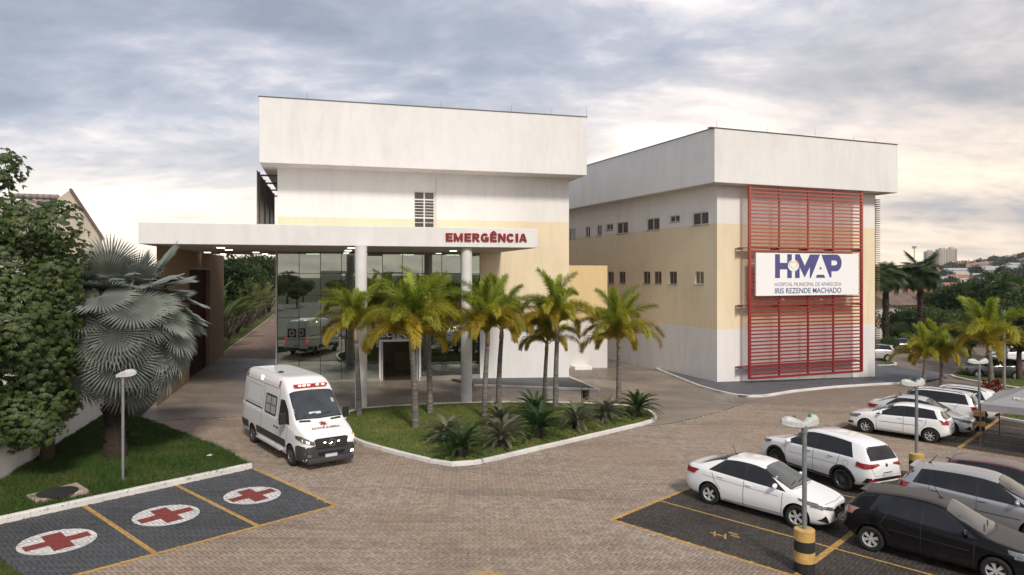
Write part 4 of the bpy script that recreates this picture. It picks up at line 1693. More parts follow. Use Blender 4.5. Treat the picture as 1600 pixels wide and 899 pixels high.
def car_glass(name, c, rough=.04):
    t = NT(name)
    v = t.coord()
    n = t.noise(v, 2.2, 4, .6)
    t.color(t.ramp(n, [(.3, c), (.7, tuple(x * 1.8 for x in c))]))
    t.set(rough=rough, spec=.45)
    MATS[name] = t.m


car_glass('tinted_glass', (0.012, 0.012, 0.013))
car_glass('clear_glass', (0.075, 0.078, 0.072), .06)
car_glass('dusty_glass', (0.085, 0.078, 0.070), .14)
car_glass('van_glass', (0.030, 0.036, 0.042), .05)
mat('van_window', (0.40, 0.43, 0.44), .25, vary=.1)


def chaikin(pts, it):
    pts = [tuple(map(float, p)) for p in pts]
    for _ in range(it):
        q = [pts[0]]
        for a, b in zip(pts[:-1], pts[1:]):
            q.append(tuple(x * .75 + y * .25 for x, y in zip(a, b)))
            q.append(tuple(x * .25 + y * .75 for x, y in zip(a, b)))
        q.append(pts[-1])
        pts = q
    return pts


class Car:
    def __init__(s, name, label, L, W, top, belt, wid, bot, roofw, xf, xr, r, paint, group=None, rim='alloy', spokes=5, belly=0.0, cat='car', track=None, tyre_w=.20):
        s.L, s.W, s.r, s.xf, s.xr = L, W, r, xf, xr
        s.paint = MATS[paint]
        s.root = thing(name, label, cat, group=group)
        f = lambda pts: (lambda a: (lambda x: np.interp(x, a[:, 0], a[:, 1])))(np.array(chaikin(pts, 2)))
        s.top, s.belt, s.wid, s.bot = f(top), f(belt), f(wid), f(bot)
        s.roofw = roofw
        xs = np.unique(np.concatenate([np.linspace(0, L, 70), [0.015, .03, .05, .08, L - .015, L - .03, L - .05, L - .08]]))
        V, rings = [], None
        for x in xs:
            sec = s.section(x)
            full = [(y, z) for y, z in sec] + [(-y, z) for y, z in sec[::-1][1:-1]]
            rings = len(full)
            V += [(L / 2 - x, y, z) for y, z in full]
        n = len(xs)
        Fc = []
        for i in range(n - 1):
            for k in range(rings):
                k2 = (k + 1) % rings
                Fc.append([i * rings + k, (i + 1) * rings + k, (i + 1) * rings + k2, i * rings + k2])
        Fc.append(list(range(rings)))
        Fc.append([(n - 1) * rings + k for k in range(rings)][::-1])
        s.bvh = BVHTree.FromPolygons([Vector(v) for v in V], Fc)
        me = bpy.data.meshes.new('body')
        me.from_pydata(V, [], Fc)
        me.materials.append(s.paint)
        me.polygons.foreach_set('use_smooth', [True] * len(Fc))
        body = link('body', me)
        # wheel arches are cut out of the closed body
        cut = MB()
        for xw in (xf, xr):
            w = float(s.wid(xw))
            for sg in (-1, 1):
                y0, y1 = sg * (w - .30), sg * (w + .2)
                prof = [(0.0001, min(y0, y1)), (r + .055, min(y0, y1)), (r + .055, max(y0, y1)), (0.0001, max(y0, y1))]
                cut.lathe(prof, 36, (L / 2 - xw, 0, r + .01), Vector((0, 1, 0)))
        cme = cut.mesh('cut', MATS['arch_liner'])
        bmx = bmesh.new(); bmx.from_mesh(cme)
        bmesh.ops.remove_doubles(bmx, verts=bmx.verts[:], dist=.001)
        bmesh.ops.recalc_face_normals(bmx, faces=bmx.faces[:])
        bmx.to_mesh(cme); bmx.free()
        co = link('cut', cme)
        md = body.modifiers.new('arch', 'BOOLEAN')
        md.object = co; md.operation = 'DIFFERENCE'; md.solver = 'EXACT'
        try:
            md.material_mode = 'TRANSFER'
        except Exception:
            pass
        dg = bpy.context.evaluated_depsgraph_get()
        me2 = bpy.data.meshes.new_from_object(body.evaluated_get(dg))
        bpy.data.objects.remove(body); bpy.data.objects.remove(co)
        me2.name = 'body'
        if len(me2.polygons) < 50:
            me2 = me
        me2.set_sharp_from_angle(angle=R(32))
        s.body = link('body', me2, s.root)
        s.track = track or (W - tyre_w - .04)
        s.rim, s.spokes, s.tw = rim, spokes, tyre_w
        s.wheels()

    def section(s, x):
        zb, zs, zt, w = float(s.bot(x)), float(s.belt(x)), float(s.top(x)), float(s.wid(x))
        zs = min(zs, zt - .03)
        h = zt - zs
        t = clampf((h - .06) / .34, 0, 1)
        wt = (w - .10) * (1 - t) + min(s.roofw, w - .08) * t
        m = zb + .45 * (zs - zb)
        pts = [(0, zb), (w - .14, zb), (w - .045, zb + .05), (w - .005, m - .10), (w, m + .04), (w - .025, zs - .07), (w - .055, zs),
               (wt, zs + h * .80), (wt - .10, zt - .018), (wt * .45, zt - .003), (0, zt)]
        return chaikin(pts, 2)

    def wheels(s):
        tw = s.tw
        tp = MB(); r = s.r
        tp.lathe([(r * .62, -tw / 2 + .01), (r * .90, -tw / 2), (r * .975, -tw / 2 + .02), (r, -tw / 2 + .05), (r, tw / 2 - .05), (r * .975, tw / 2 - .02), (r * .90, tw / 2), (r * .62, tw / 2 - .01)], 36, ax=Vector((0, 1, 0)), close=True)
        s_t = tp.mesh('tyre', MATS['tyre'], True)
        rp = MB()
        y = tw / 2 - .012
        rp.lathe([(r * .65, -y), (r * .66, y - .01), (r * .62, y), (r * .58, y - .03), (r * .57, -y)], 32, ax=Vector((0, 1, 0)), close=True)
        rp.lathe([(0.001, y - .075), (r * .6, y - .085), (r * .6, y - .10), (.001, y - .10)], 24, ax=Vector((0, 1, 0)), mi=1)
        rp.lathe([(.001, y - .015), (r * .13, y - .02), (r * .17, y - .06), (r * .17, y - .09)], 16, ax=Vector((0, 1, 0)))
        for k in range(s.spokes):
            a = 2 * PI * k / s.spokes + .3
            for da in ((-.13, .13) if s.spokes <= 6 else (0,)):
                d0 = Vector((math.cos(a), 0, math.sin(a))); d1 = Vector((math.cos(a + da), 0, math.sin(a + da)))
                p0, p1 = d0 * r * .12 + Vector((0, y - .035, 0)), d1 * r * .60 + Vector((0, y - .03, 0))
                rp.beam(p0, p1, r * (.13 if s.spokes <= 6 else .085), .03, Vector((0, 1, 0)))
        s_r = rp.mesh('rim', [MATS[s.rim], MATS['arch_liner']], False)
        for xw in (s.xf, s.xr):
            for sg in (-1, 1):
                e = link('wheel', None, s.root)
                e.location = (s.L / 2 - xw, sg * s.track / 2, s.r)
                e.rotation_euler = (0, random.uniform(0, 6), 0) if sg > 0 else (0, random.uniform(0, 6), PI)
                link('tyre', s_t, e); link('rim', s_r, e)

    def project(s, kind, p):
        L = s.L
        if kind in 'LR':
            sg = 1 if kind == 'L' else -1
            o, d = Vector((L / 2 - p[0], sg * 4, p[1])), Vector((0, -sg, 0))
        elif kind == 'F':
            o, d = Vector((L, p[0], p[1])), Vector((-1, 0, 0))
        elif kind == 'B':
            o, d = Vector((-L, p[0], p[1])), Vector((1, 0, 0))
        else:
            o, d = Vector((L / 2 - p[0], p[1], 6)), Vector((0, 0, -1))
        h = s.bvh.ray_cast(o, d)
        if h[0] is None:
            h = s.bvh.find_nearest(o + d * 3)
        n = h[1]
        if n.dot(d) > 0:
            n = -n
        return h[0], n

    def decal(s, name, kind, poly, m, off=.006, parent=None, cut=.09):
        bm = bmesh.new()
        f = bm.faces.new([bm.verts.new((p[0], p[1], 0)) for p in poly])
        xs = [p[0] for p in poly]; ys = [p[1] for p in poly]
        for ax, lo, hi in ((0, min(xs), max(xs)), (1, min(ys), max(ys))):
            k = lo + cut
            while k < hi - .01:
                bmesh.ops.bisect_plane(bm, geom=bm.verts[:] + bm.edges[:] + bm.faces[:], plane_co=(k, 0, 0) if ax == 0 else (0, k, 0), plane_no=(1, 0, 0) if ax == 0 else (0, 1, 0))
                k += cut
        bmesh.ops.triangulate(bm, faces=[f for f in bm.faces if len(f.verts) > 4])
        for v in bm.verts:
            h, n = s.project(kind, (v.co.x, v.co.y))
            v.co = h + n * off
        d = {'L': Vector((0, 1, 0)), 'R': Vector((0, -1, 0)), 'F': Vector((1, 0, 0)), 'B': Vector((-1, 0, 0)), 'T': Vector((0, 0, 1))}[kind]
        bm.normal_update()
        if sum(f.normal.dot(d) * f.calc_area() for f in bm.faces) < 0:
            bmesh.ops.reverse_faces(bm, faces=bm.faces[:])
        me = bpy.data.meshes.new(name)
        for f in bm.faces:
            f.smooth = True
        bm.to_mesh(me); bm.free()
        me.materials.append(MATS[m] if isinstance(m, str) else m)
        return link(name, me, parent or s.root)

    def both(s, name, poly, m, off=.006, parent=None):
        return [s.decal(name, k, poly, m, off, parent) for k in 'LR']

    def line(s, kind, pts, w=.012, m='seam', name='seam', off=.004, parent=None):
        bm_ = MB()
        P = []
        for a, b in zip(pts[:-1], pts[1:]):
            a, b = Vector(a), Vector(b)
            n = max(1, int((b - a).length / .06))
            for k in range(n + (1 if b == Vector(pts[-1]) else 0)):
                P.append(a + (b - a) * k / n)
        prev = None
        for i, p in enumerate(P):
            t = (P[min(i + 1, len(P) - 1)] - P[max(i - 1, 0)]).normalized()
            nn = Vector((-t.y, t.x)) * w / 2
            q = []
            for e in (p - nn, p + nn):
                h, n = s.project(kind, e)
                q.append(h + n * off)
            bm_.v += [tuple(q[0]), tuple(q[1])]
            if i:
                bm_.f.append([2 * i - 2, 2 * i - 1, 2 * i + 1, 2 * i]); bm_.m.append(0)
        return bm_.build(name, MATS[m], parent or s.root, smooth=True)

    def glass_poly(s, xbl, xtl, xtr, xbr, lo=.03, hi=.80, n=6):
        bt = lambda x: float(s.belt(x)) + lo
        tp = lambda x: min(float(s.belt(x)), float(s.top(x)) - .03) * (1 - hi) + float(s.top(x)) * hi
        B_ = [(xbl + (xbr - xbl) * k / n, bt(xbl + (xbr - xbl) * k / n)) for k in range(n + 1)]
        T_ = [(xtr + (xtl - xtr) * k / n, max(tp(xtr + (xtl - xtr) * k / n), bt(xtr + (xtl - xtr) * k / n) + .02)) for k in range(n + 1)]
        return B_ + T_

    def side_glass(s, panels, back, glass='tinted_glass'):
        """panels: list of (xbl, xtl, xtr, xbr); back: the dark surround"""
        bk = s.both('window_surround', s.glass_poly(*back, lo=.012, hi=.83), 'gloss_black', .004)
        for i, k in enumerate('LR'):
            for p in panels:
                s.decal('side_window', k, s.glass_poly(*p), glass, .009, s.root)

    def windscreen(s, x0, x1, w0, w1, glass='clear_glass', name='windscreen'):
        P = lambda e: [(x0 - e, -(w0 + e)), (x0 - e - .04, 0), (x0 - e, w0 + e), (x1 + e, w1 + e), (x1 + e + .015, 0), (x1 + e, -(w1 + e))]
        s.decal('screen_surround', 'T', P(.025), 'gloss_black', .003)
        return s.decal(name, 'T', P(0), glass, .008)

    def rear_top_screen(s, x0, x1, w0, w1, glass='tinted_glass'):
        P = lambda e: [(x0 - e, -(w0 + e)), (x0 - e, w0 + e), (x1 + e, w1 + e), (x1 + e, -(w1 + e))]
        s.decal('screen_surround', 'T', P(.02), 'gloss_black', .003)
        s.decal('rear_window', 'T', P(0), glass, .008)

    def rear_screen(s, z0, z1, w0, w1, glass='tinted_glass'):
        P = lambda e: [(-(w0 + e), z0 - e), (w0 + e, z0 - e), (w1 + e, z1 + e), (-(w1 + e), z1 + e)]
        s.decal('screen_surround', 'B', P(.03), 'gloss_black', .003)
        s.decal('rear_window', 'B', P(0), glass, .008)

    def mirror(s, x, z, m=None):
        for sg, k in ((1, 'L'), (-1, 'R')):
            h, n = s.project(k, (x, z))
            b = MB()
            c = h + Vector((.02, sg * .11, .05))
            R_ = 10
            prof = [(math.sin(PI * q / 8), math.cos(PI * q / 8)) for q in range(9)]
            V = []
            for rr, yy in prof:
                for j in range(R_):
                    a = 2 * PI * j / R_
                    V.append((c.x + rr * math.cos(a) * .06, c.y + yy * .115, c.z + rr * math.sin(a) * .08))
            b.add(V, [[i * R_ + j, i * R_ + (j + 1) % R_, (i + 1) * R_ + (j + 1) % R_, (i + 1) * R_ + j] for i in range(8) for j in range(R_)])
            b.beam(h - n * .02, c, .05, .03, mi=1)
            b.build('mirror', [m or s.paint, MATS['trim_black']], s.root, smooth=True)

    def handles(s, pts, m=None):
        for k in 'LR':
            for x, z in pts:
                h, n = s.project(k, (x, z))
                b = MB(); b.obox(h + n * .012, Vector((.085, 0, 0)), n * .014, Vector((0, 0, .016)))
                b.build('door_handle', m or s.paint, s.root, bevel=.008)

    def arch_trim(s, w=.06, m='trim_black'):
        for xw in (s.xf, s.xr):
            r0, r1 = s.r + .052, s.r + .052 + w
            n = 16
            zc = s.r + .01
            for k in 'LR':
                b = MB()
                V = []
                for i in range(n + 1):
                    a = R(-22) + R(224) * i / n
                    for rr in (r0, r1):
                        h, nn = s.project(k, (xw - rr * math.cos(a), max(zc + rr * math.sin(a), .12)))
                        V.append(h + nn * .012)
                b.add(V, [[2 * i, 2 * i + 1, 2 * i + 3, 2 * i + 2] for i in range(n)])
                b.build('arch_trim', MATS[m], s.root, smooth=True)

    def plate(s, kind, z, w=.2, h=.065):
        p = s.decal('number_plate', kind, [(-w, z - h), (w, z - h), (w, z + h), (-w, z + h)], 'plate', .02, cut=1)
        s.decal('plate_band', kind, [(-w, z + h * .55), (w, z + h * .55), (w, z + h), (-w, z + h)], 'plate_blue', .023, p, cut=1)

    def antenna(s, x, L=.25, lean=-.5):
        h, n = s.project('T', (x, 0))
        b = MB(); b.tube([h, h + Vector((lean * L, 0, L))], [.012, .006], 6); b.tube([h + Vector((.05, 0, -.005)), h + Vector((-.03, 0, .02))], [.03, .02], 8)
        b.build('antenna', MATS['trim_black'], s.root)

    def rails(s, x0, x1, y):
        for sg in (-1, 1):
            b = MB()
            pts = []
            for k in range(9):
                x = x0 + (x1 - x0) * k / 8
                h, n = s.project('T', (x, sg * y))
                pts.append(h + Vector((0, 0, .045 if 0 < k < 8 else .0)))
            b.tube(pts, .016, 8)
            b.build('roof_rail', MATS['trim_black'], s.root, smooth=True)

    def wipers(s, x, w):
        for y0, y1 in ((-w * .75, -w * .1), (-w * .05, w * .62)):
            s.line('T', [(x, y0), (x + .06, y1)], .022, 'trim_black', 'wiper', .02)

    def place(s, rear=None, front=None, near='R', heading=None):
        """stand the car where its near-side tyres meet the ground in the photo"""
        if rear and front:
            a, b = G(*rear), G(*front)
            hd = (b - a); hd.z = 0; hd.normalize()
            mid = (a + b) / 2
        else:
            hd = Vector((heading.x, heading.y, 0)).normalized()
            half = (s.xr - s.xf) / 2
            mid = G(*rear) + hd * half if rear else G(*front) - hd * half
        left = Vector((-hd.y, hd.x, 0))
        tt = s.track / 2 + s.tw / 2 - .02
        mid = mid + left * (tt if near == 'R' else -tt)
        s.stand(mid, hd)

    def stand(s, mid, hd):
        left = Vector((-hd.y, hd.x, 0))
        xm = s.L / 2 - (s.xf + s.xr) / 2
        c = mid - hd * xm
        e = .4
        nz = Vector((-(gz(c.x + e, c.y) - gz(c.x - e, c.y)) / (2 * e), -(gz(c.x, c.y + e) - gz(c.x, c.y - e)) / (2 * e), 1)).normalized()
        X = (hd - nz * hd.dot(nz)).normalized()
        Y = nz.cross(X)
        M_ = Matrix((X, Y, nz)).transposed().to_4x4()
        s.root.matrix_world = Matrix.Translation((c.x, c.y, gz(c.x, c.y) + .002)) @ M_


def plan(L, W, f=.52, rr=.60):
    h = W / 2
    return [(0, h * f * 1.15), (.04, h * .76), (.16, h * .88), (.5, h * .97), (.9, h), (L - .9, h), (L - .45, h * .965), (L - .14, h * .88), (L - .03, h * .76), (L, h * rr * 1.1)]


# ---------------------------------------------------------------- white sedan
def sedan(name, label, paint, old=False, **k):
    L = 4.26
    c = Car(name, label, L, 1.72,
            [(0, .60), (.03, .70), (.12, .77), (.45, .86), (1.02, .97), (1.30, 1.13), (1.78, 1.40), (2.20, 1.47), (2.75, 1.455), (3.15, 1.36), (3.55, 1.18), (3.80, 1.08), (4.10, 1.06), (4.22, 1.00), (4.26, .80)],
            [(0, .50), (.1, .66), (.45, .78), (1.0, .88), (2.0, .92), (3.2, .98), (3.8, 1.0), (4.15, .96), (4.26, .65)],
            plan(L, 1.72), [(0, .30), (.1, .22), (.4, .17), (3.8, .18), (4.1, .26), (4.26, .36)], .56, .82, 3.36, .305, paint, **k)
    c.side_glass([(1.30, 1.90, 2.28, 2.26), (2.36, 2.38, 2.86, 3.16)], (1.12, 1.86, 3.02, 3.42))
    c.windscreen(1.04, 1.80, .68, .53)
    c.rear_top_screen(2.98, 3.68, .50, .58)
    c.line('R', [(1.22, .30), (1.20, .86)]); c.line('L', [(1.22, .30), (1.20, .86)])
    for kk in 'LR':
        c.line(kk, [(2.31, .25), (2.31, .93)]); c.line(kk, [(3.0, .52), (3.2, .72), (3.30, .95)])
        c.line(kk, [(1.2, .30), (2.9, .26)])
        c.line(kk, [(1.3, .74), (3.6, .82)], .008)
        c.decal('tail_lamp', kk, [(3.93, .80), (4.2, .80), (4.22, .95), (4.0, .93)], 'tail_red', .016, cut=.035)
        c.decal('head_lamp', kk, [(.16, .62), (.75, .77), (.80, .82), (.30, .76)], 'head_lamp', .016, cut=.035)
    c.line('T', [(1.0, -.68), (.9, 0), (1.0, .68)], .012)
    c.line('T', [(.16, -.62), (.10, 0), (.16, .62)], .010)
    c.line('T', [(3.78, -.6), (3.78, .6)], .012)
    for sg in (-1, 1):
        c.decal('head_lamp', 'F', [(sg * .80, .66), (sg * .42, .60), (sg * .44, .67), (sg * .78, .75)], 'head_lamp', .016, cut=.035)
        c.decal('fog_recess', 'F', [(sg * .78, .36), (sg * .62, .30), (sg * .70, .50)], 'gloss_black', .016, cut=.035)
        c.decal('tail_lamp', 'B', [(sg * .45, .84), (sg * .80, .80), (sg * .80, .95), (sg * .45, .95)], 'tail_red', .016, cut=.035)
    g = c.decal('grille', 'F', [(-.42, .62), (-.30, .36), (.30, .36), (.42, .62), (.2, .655), (-.2, .655)], 'gloss_black', .010)
    c.line('F', [(-.42, .62), (-.30, .36), (.30, .36), (.42, .62)], .02, 'chrome', 'grille_rim', .014, g)
    b = MB(); h, n = c.project('F', (0, .60)); b.lathe([(.045, -.004), (.05, .0), (.045, .006)], 16, h + n * .016, n); b.build('badge', MATS['chrome'], g)
    c.decal('lower_intake', 'F', [(-.55, .30), (.55, .30), (.5, .25), (-.5, .25)], 'trim_black', .010)
    c.plate('F', .43); c.plate('B', .62)
    c.decal('bumper_trim', 'B', [(-.7, .30), (.7, .30), (.66, .42), (-.66, .42)], 'trim_black', .008)
    c.mirror(1.42, .95); c.handles([(2.16, .83), (3.02, .88)])
    c.wipers(1.10, .68); c.antenna(2.95)
    return c


# ---------------------------------------------------------------- sport utility car
def suv(name, label, paint, rim='alloy_dark', rails=False, spokes=10, **k):
    L = 4.45
    c = Car(name, label, L, 1.82,
            [(0, .66), (.03, .84), (.14, .95), (.5, 1.03), (1.05, 1.10), (1.32, 1.26), (1.80, 1.57), (2.3, 1.67), (3.2, 1.66), (3.85, 1.58), (4.08, 1.50), (4.16, 1.36), (4.33, 1.10), (4.41, .98), (4.45, .78)],
            [(0, .55), (.1, .76), (.5, .92), (1.05, 1.01), (2.2, 1.06), (3.5, 1.12), (4.2, 1.10), (4.38, .95), (4.45, .68)],
            plan(L, 1.82, .56, .66), [(0, .40), (.1, .30), (.4, .24), (3.9, .25), (4.2, .34), (4.45, .45)], .60, .86, 3.52, .345, paint, rim=rim, spokes=spokes, tyre_w=.22, **k)
    c.side_glass([(1.32, 1.92, 2.38, 2.36), (2.47, 2.48, 3.22, 3.24), (3.31, 3.32, 3.52, 3.74)], (1.18, 1.90, 3.62, 3.86))
    c.windscreen(1.07, 1.84, .72, .57)
    c.rear_screen(1.13, 1.44, .60, .54)
    for kk in 'LR':
        c.line(kk, [(1.30, .40), (1.26, 1.0)]); c.line(kk, [(2.42, .36), (2.42, 1.07)]); c.line(kk, [(3.14, .60), (3.34, .82), (3.40, 1.10)])
        c.line(kk, [(1.4, .74), (3.3, .80)], .010)
        c.decal('sill_trim', kk, [(1.24, .24), (3.12, .24), (3.12, .36), (1.24, .36)], 'trim_black', .010)
        c.decal('tail_lamp', kk, [(3.98, .90), (4.30, .86), (4.36, .98), (4.0, 1.05)], 'tail_red', .016, cut=.035)
        c.decal('head_lamp', kk, [(.14, .80), (.60, .88), (.62, .95), (.22, .90)], 'head_lamp', .016, cut=.035)
        c.line(kk, [(3.55, .98), (3.72, 1.0), (3.72, .84), (3.55, .83), (3.55, .98)], .007)
    c.arch_trim(.07)
    for sg in (-1, 1):
        c.decal('head_lamp', 'F', [(sg * .82, .82), (sg * .44, .78), (sg * .46, .85), (sg * .80, .91)], 'head_lamp', .016, cut=.035)
        c.decal('tail_lamp', 'B', [(sg * .32, .97), (sg * .82, .86), (sg * .82, 1.02), (sg * .34, 1.01)], 'tail_red', .016, cut=.035)
        c.decal('reflector', 'B', [(sg * .48, .50), (sg * .74, .52), (sg * .74, .57), (sg * .48, .56)], 'tail_red', .016, cut=.035)
    c.decal('rear_bumper', 'B', [(-.80, .44), (.80, .44), (.78, .60), (-.78, .60)], 'trim_black', .010)
    c.decal('grille', 'F', [(-.48, .80), (-.4, .50), (.4, .50), (.48, .80)], 'gloss_black', .010)
    c.decal('lower_intake', 'F', [(-.7, .48), (.7, .48), (.6, .34), (-.6, .34)], 'trim_black', .010)
    c.line('B', [(-.58, .66), (-.70, .98)], .010); c.line('B', [(.58, .66), (.70, .98)], .010); c.line('B', [(-.58, .66), (.58, .66)], .010)
    c.plate('B', .70); c.plate('F', .60)
    b = MB(); h, n = c.project('B', (0, .96)); b.lathe([(.05, -.004), (.055, 0), (.05, .006)], 16, h + n * .012, n); b.build('badge', MATS['chrome'], c.root)
    c.line('T', [(1.02, -.7), (.94, 0), (1.02, .7)], .012)
    c.mirror(1.46, 1.06); c.handles([(2.24, .97), (3.08, 1.0)], MATS['chrome'])
    c.wipers(1.12, .7)
    c.line('B', [(-.1, 1.16), (.30, 1.20)], .022, 'trim_black', 'wiper', .02)
    if rails:
        c.rails(2.0, 3.85, .55)
    return c


# ---------------------------------------------------------------- hatchbacks, people carriers, estates
def hatch(name, label, paint, L=3.95, W=1.67, H=1.49, hood=.95, rear=3.70, glass='tinted_glass', screen='clear_glass', rim='alloy', spokes=6, quarter=True, rails=False, tall=0.0, lampw='wedge', rakes=.10, cpil=.30, tailm='tail_red', **k):
    b0 = .88 + tall
    c = Car(name, label, L, W,
            [(0, .58), (.03, .72), (.12, .80), (.40, .88 + tall * .6), (hood, .99 + tall), (hood + .28, 1.15 + tall), (hood + .78, H - .07), (hood + 1.25, H), (rear - .75, H - .015), (rear - .18, H - .07), (rear, H - .12),
             (rear + rakes, H - .32), (L - .09, 1.0 + tall * .5), (L - .03, .90 + tall * .4), (L, .70)],
            [(0, .50), (.1, .66), (.4, .78 + tall * .5), (hood, .88 + tall), (hood + 1.1, .93 + tall), (rear - .4, 1.0 + tall), (rear, 1.0 + tall), (L - .05, .86), (L, .62)],
            plan(L, W, .54, .66), [(0, .30), (.1, .22), (.4, .18), (L - .5, .20), (L - .2, .28), (L, .38)], W / 2 - .30, .78, .78 + L * .635, .30 + tall * .15, paint, rim=rim, spokes=spokes, **k)
    a = hood + .24
    mid = hood + 1.22
    re = rear - cpil
    pan = [(a + .05, hood + .90, mid, mid - .02), (mid + .08, mid + .09, re - .22, re - .18)]
    if quarter:
        pan.append((re - .10, re - .14, re + .02, re + .14))
    c.side_glass(pan, (a - .10, hood + .86, re + .08, re + .26), glass)
    c.windscreen(hood + .02, hood + .80, W / 2 - .19, W / 2 - .33, screen)
    c.rear_screen(1.04 + tall * .8, H - .20, W / 2 - .24, W / 2 - .32, glass)
    for kk in 'LR':
        c.line(kk, [(hood + .22, .30), (hood + .20, .86 + tall)]); c.line(kk, [(mid + .04, .26), (mid + .04, .94 + tall)])
        c.line(kk, [(c.xr - .42, .50), (c.xr - .20, .72), (re - .14, 1.0 + tall)]); c.line(kk, [(hood + .22, .29), (c.xr - .5, .26)])
        c.line(kk, [(hood + .3, .62), (c.xr - .38, .66)], .018, 'trim_black' if k.get('group') is None else 'seam', 'side_moulding')
        c.decal('tail_lamp', kk, [(L - .16, .82 + tall * .4), (L - .04, .82 + tall * .4), (L - .06, .98 + tall * .5), (L - .14, .98 + tall * .5)], tailm, .016, cut=.035)
        c.decal('head_lamp', kk, [(.16, .64), (.55, .74 + tall * .3), (.58, .82 + tall * .4), (.24, .78 + tall * .3)], 'head_lamp', .016, cut=.035)
    for sg in (-1, 1):
        h = W / 2
        c.decal('head_lamp', 'F', [(sg * (h - .06), .66 + tall * .3), (sg * (h - .40), .62 + tall * .3), (sg * (h - .42), .72 + tall * .4), (sg * (h - .08), .78 + tall * .4)], 'head_lamp', .016, cut=.035)
        c.decal('tail_lamp', 'B', [(sg * (h - .24), .81 + tall * .4), (sg * (h - .10), .81 + tall * .4), (sg * (h - .10), .98 + tall * .5), (sg * (h - .21), .98 + tall * .5)], tailm, .016, cut=.035)
        c.decal('fog_recess', 'F', [(sg * (h - .08), .36), (sg * (h - .26), .34), (sg * (h - .26), .44), (sg * (h - .08), .46)], 'trim_black', .016, cut=.035)
    c.decal('grille', 'F', [(-.36, .70 + tall * .3), (-.34, .62 + tall * .2), (.34, .62 + tall * .2), (.36, .70 + tall * .3)], 'gloss_black', .010)
    c.decal('lower_intake', 'F', [(-.45, .50), (-.40, .32), (.40, .32), (.45, .50)], 'trim_black', .010)
    c.plate('F', .54, .2, .05); c.plate('B', .72 + tall * .2)
    c.line('T', [(hood - .02, -(W / 2 - .2)), (hood - .10, 0), (hood - .02, W / 2 - .2)], .012)
    c.line('B', [(-.52, .60), (-.60, .95)], .010); c.line('B', [(.52, .60), (.60, .95)], .010); c.line('B', [(-.52, .60), (.52, .60)], .010)
    c.mirror(hood + .40, .95 + tall); c.handles([(mid - .10, .86 + tall), (re - .32, .90 + tall)])
    c.wipers(hood + .07, W / 2 - .2)
    if rails:
        c.rails(hood + 1.0, rear - .25, W / 2 - .36)
    # roof spoiler lip
    h, n = c.project('T', (rear - .05, 0))
    b = MB(); b.obox(Vector((c.L / 2 - rear - .03, 0, h.z - .035)), Vector((.075, 0, -.012)), Vector((0, W / 2 - .40, 0)), Vector((.005, 0, .022)))
    b.build('spoiler', c.paint, c.root, bevel=.012)
    return c


c = sedan('sedan_car', 'glossy white saloon car with antenna and dark tail lamps beside the nearest striped lamp post', 'car_white')
c.place((1108, 788), (1243, 826), 'R')
c = suv('sport_utility_car', 'white sport utility car with black wheel arches and red wedge tail lamps', 'car_white')
c.place((1325, 770), (1204, 729), 'L')
c = hatch('hatchback_car', 'black hatchback with a dusty brown roof and dusty windscreen', 'car_black', 4.0, 1.68, 1.50, .98, 3.58, screen='dusty_glass', spokes=6, quarter=False, cpil=.46, tailm='tail_pale', rakes=.16)
c.antenna(2.0, .3, -.6)
c.place((1361, 862), (1553, 914), 'R')
hd_black = G(1553, 914) - G(1361, 862)
c = hatch('hatchback_car', 'silver grey hatchback with red tail lamps parked behind the black hatchback', 'car_silver', 4.0, 1.69, 1.55, .80, 3.62, screen='dusty_glass', tall=.04)
c.antenna(3.3, .26, .7)
p_s = inv_PA(G(1361, 862))
pm = PA(p_s.x + BAY * 1.78, p_s.y + 1.55)
c.stand(Vector((pm.x, pm.y, 0)), Vector((ax_b.x, ax_b.y, 0)))
c = hatch('estate_car', 'dark maroon car under thick grey dust beyond the silver hatchback', 'car_maroon', 3.95, 1.66, 1.46, .98, 3.62, screen='dusty_glass')
pm = PA(p_s.x + BAY * 2.76, p_s.y + 2.0)
c.stand(Vector((pm.x, pm.y, 0)), Vector((ax_b.x, ax_b.y, 0)))
c = hatch('hatchback_car', 'small white hatchback with silver wheels alone at the aisle edge', 'car_white_b', 3.92, 1.66, 1.47, 1.0, 3.56, spokes=7, group='white cars in the far parking block')
c.place((1450, 692), (1355, 677), 'L')
pg = inv_PA(G(1450, 692))
c = sedan('sedan_car', 'pale silver saloon car facing out between white hatchback and white people carrier', 'car_silver_b')
pm = PA(B_0 + BAY * 1.42, 2.6)
c.stand(Vector((pm.x, pm.y, 0)), Vector((ax_b.x, ax_b.y, 0)))
c = hatch('people_carrier', 'tall white people carrier with roof rails and long side windows', 'car_white_b', 4.36, 1.73, 1.69, .88, 4.02, tall=.13, rails=True, rakes=.12)
pm = PA(B_0 + BAY * 2.35, 2.35)
c.stand(Vector((pm.x, pm.y, 0)), Vector((-ax_b.x, -ax_b.y, 0)))
c = suv('sport_utility_car', 'white sport utility car with roof rails beyond the people carrier', 'car_white_b', 'alloy', True, 6)
pm = PA(B_0 + BAY * 3.3, 2.8)
c.stand(Vector((pm.x, pm.y, 0)), Vector((-ax_b.x, -ax_b.y, 0)))
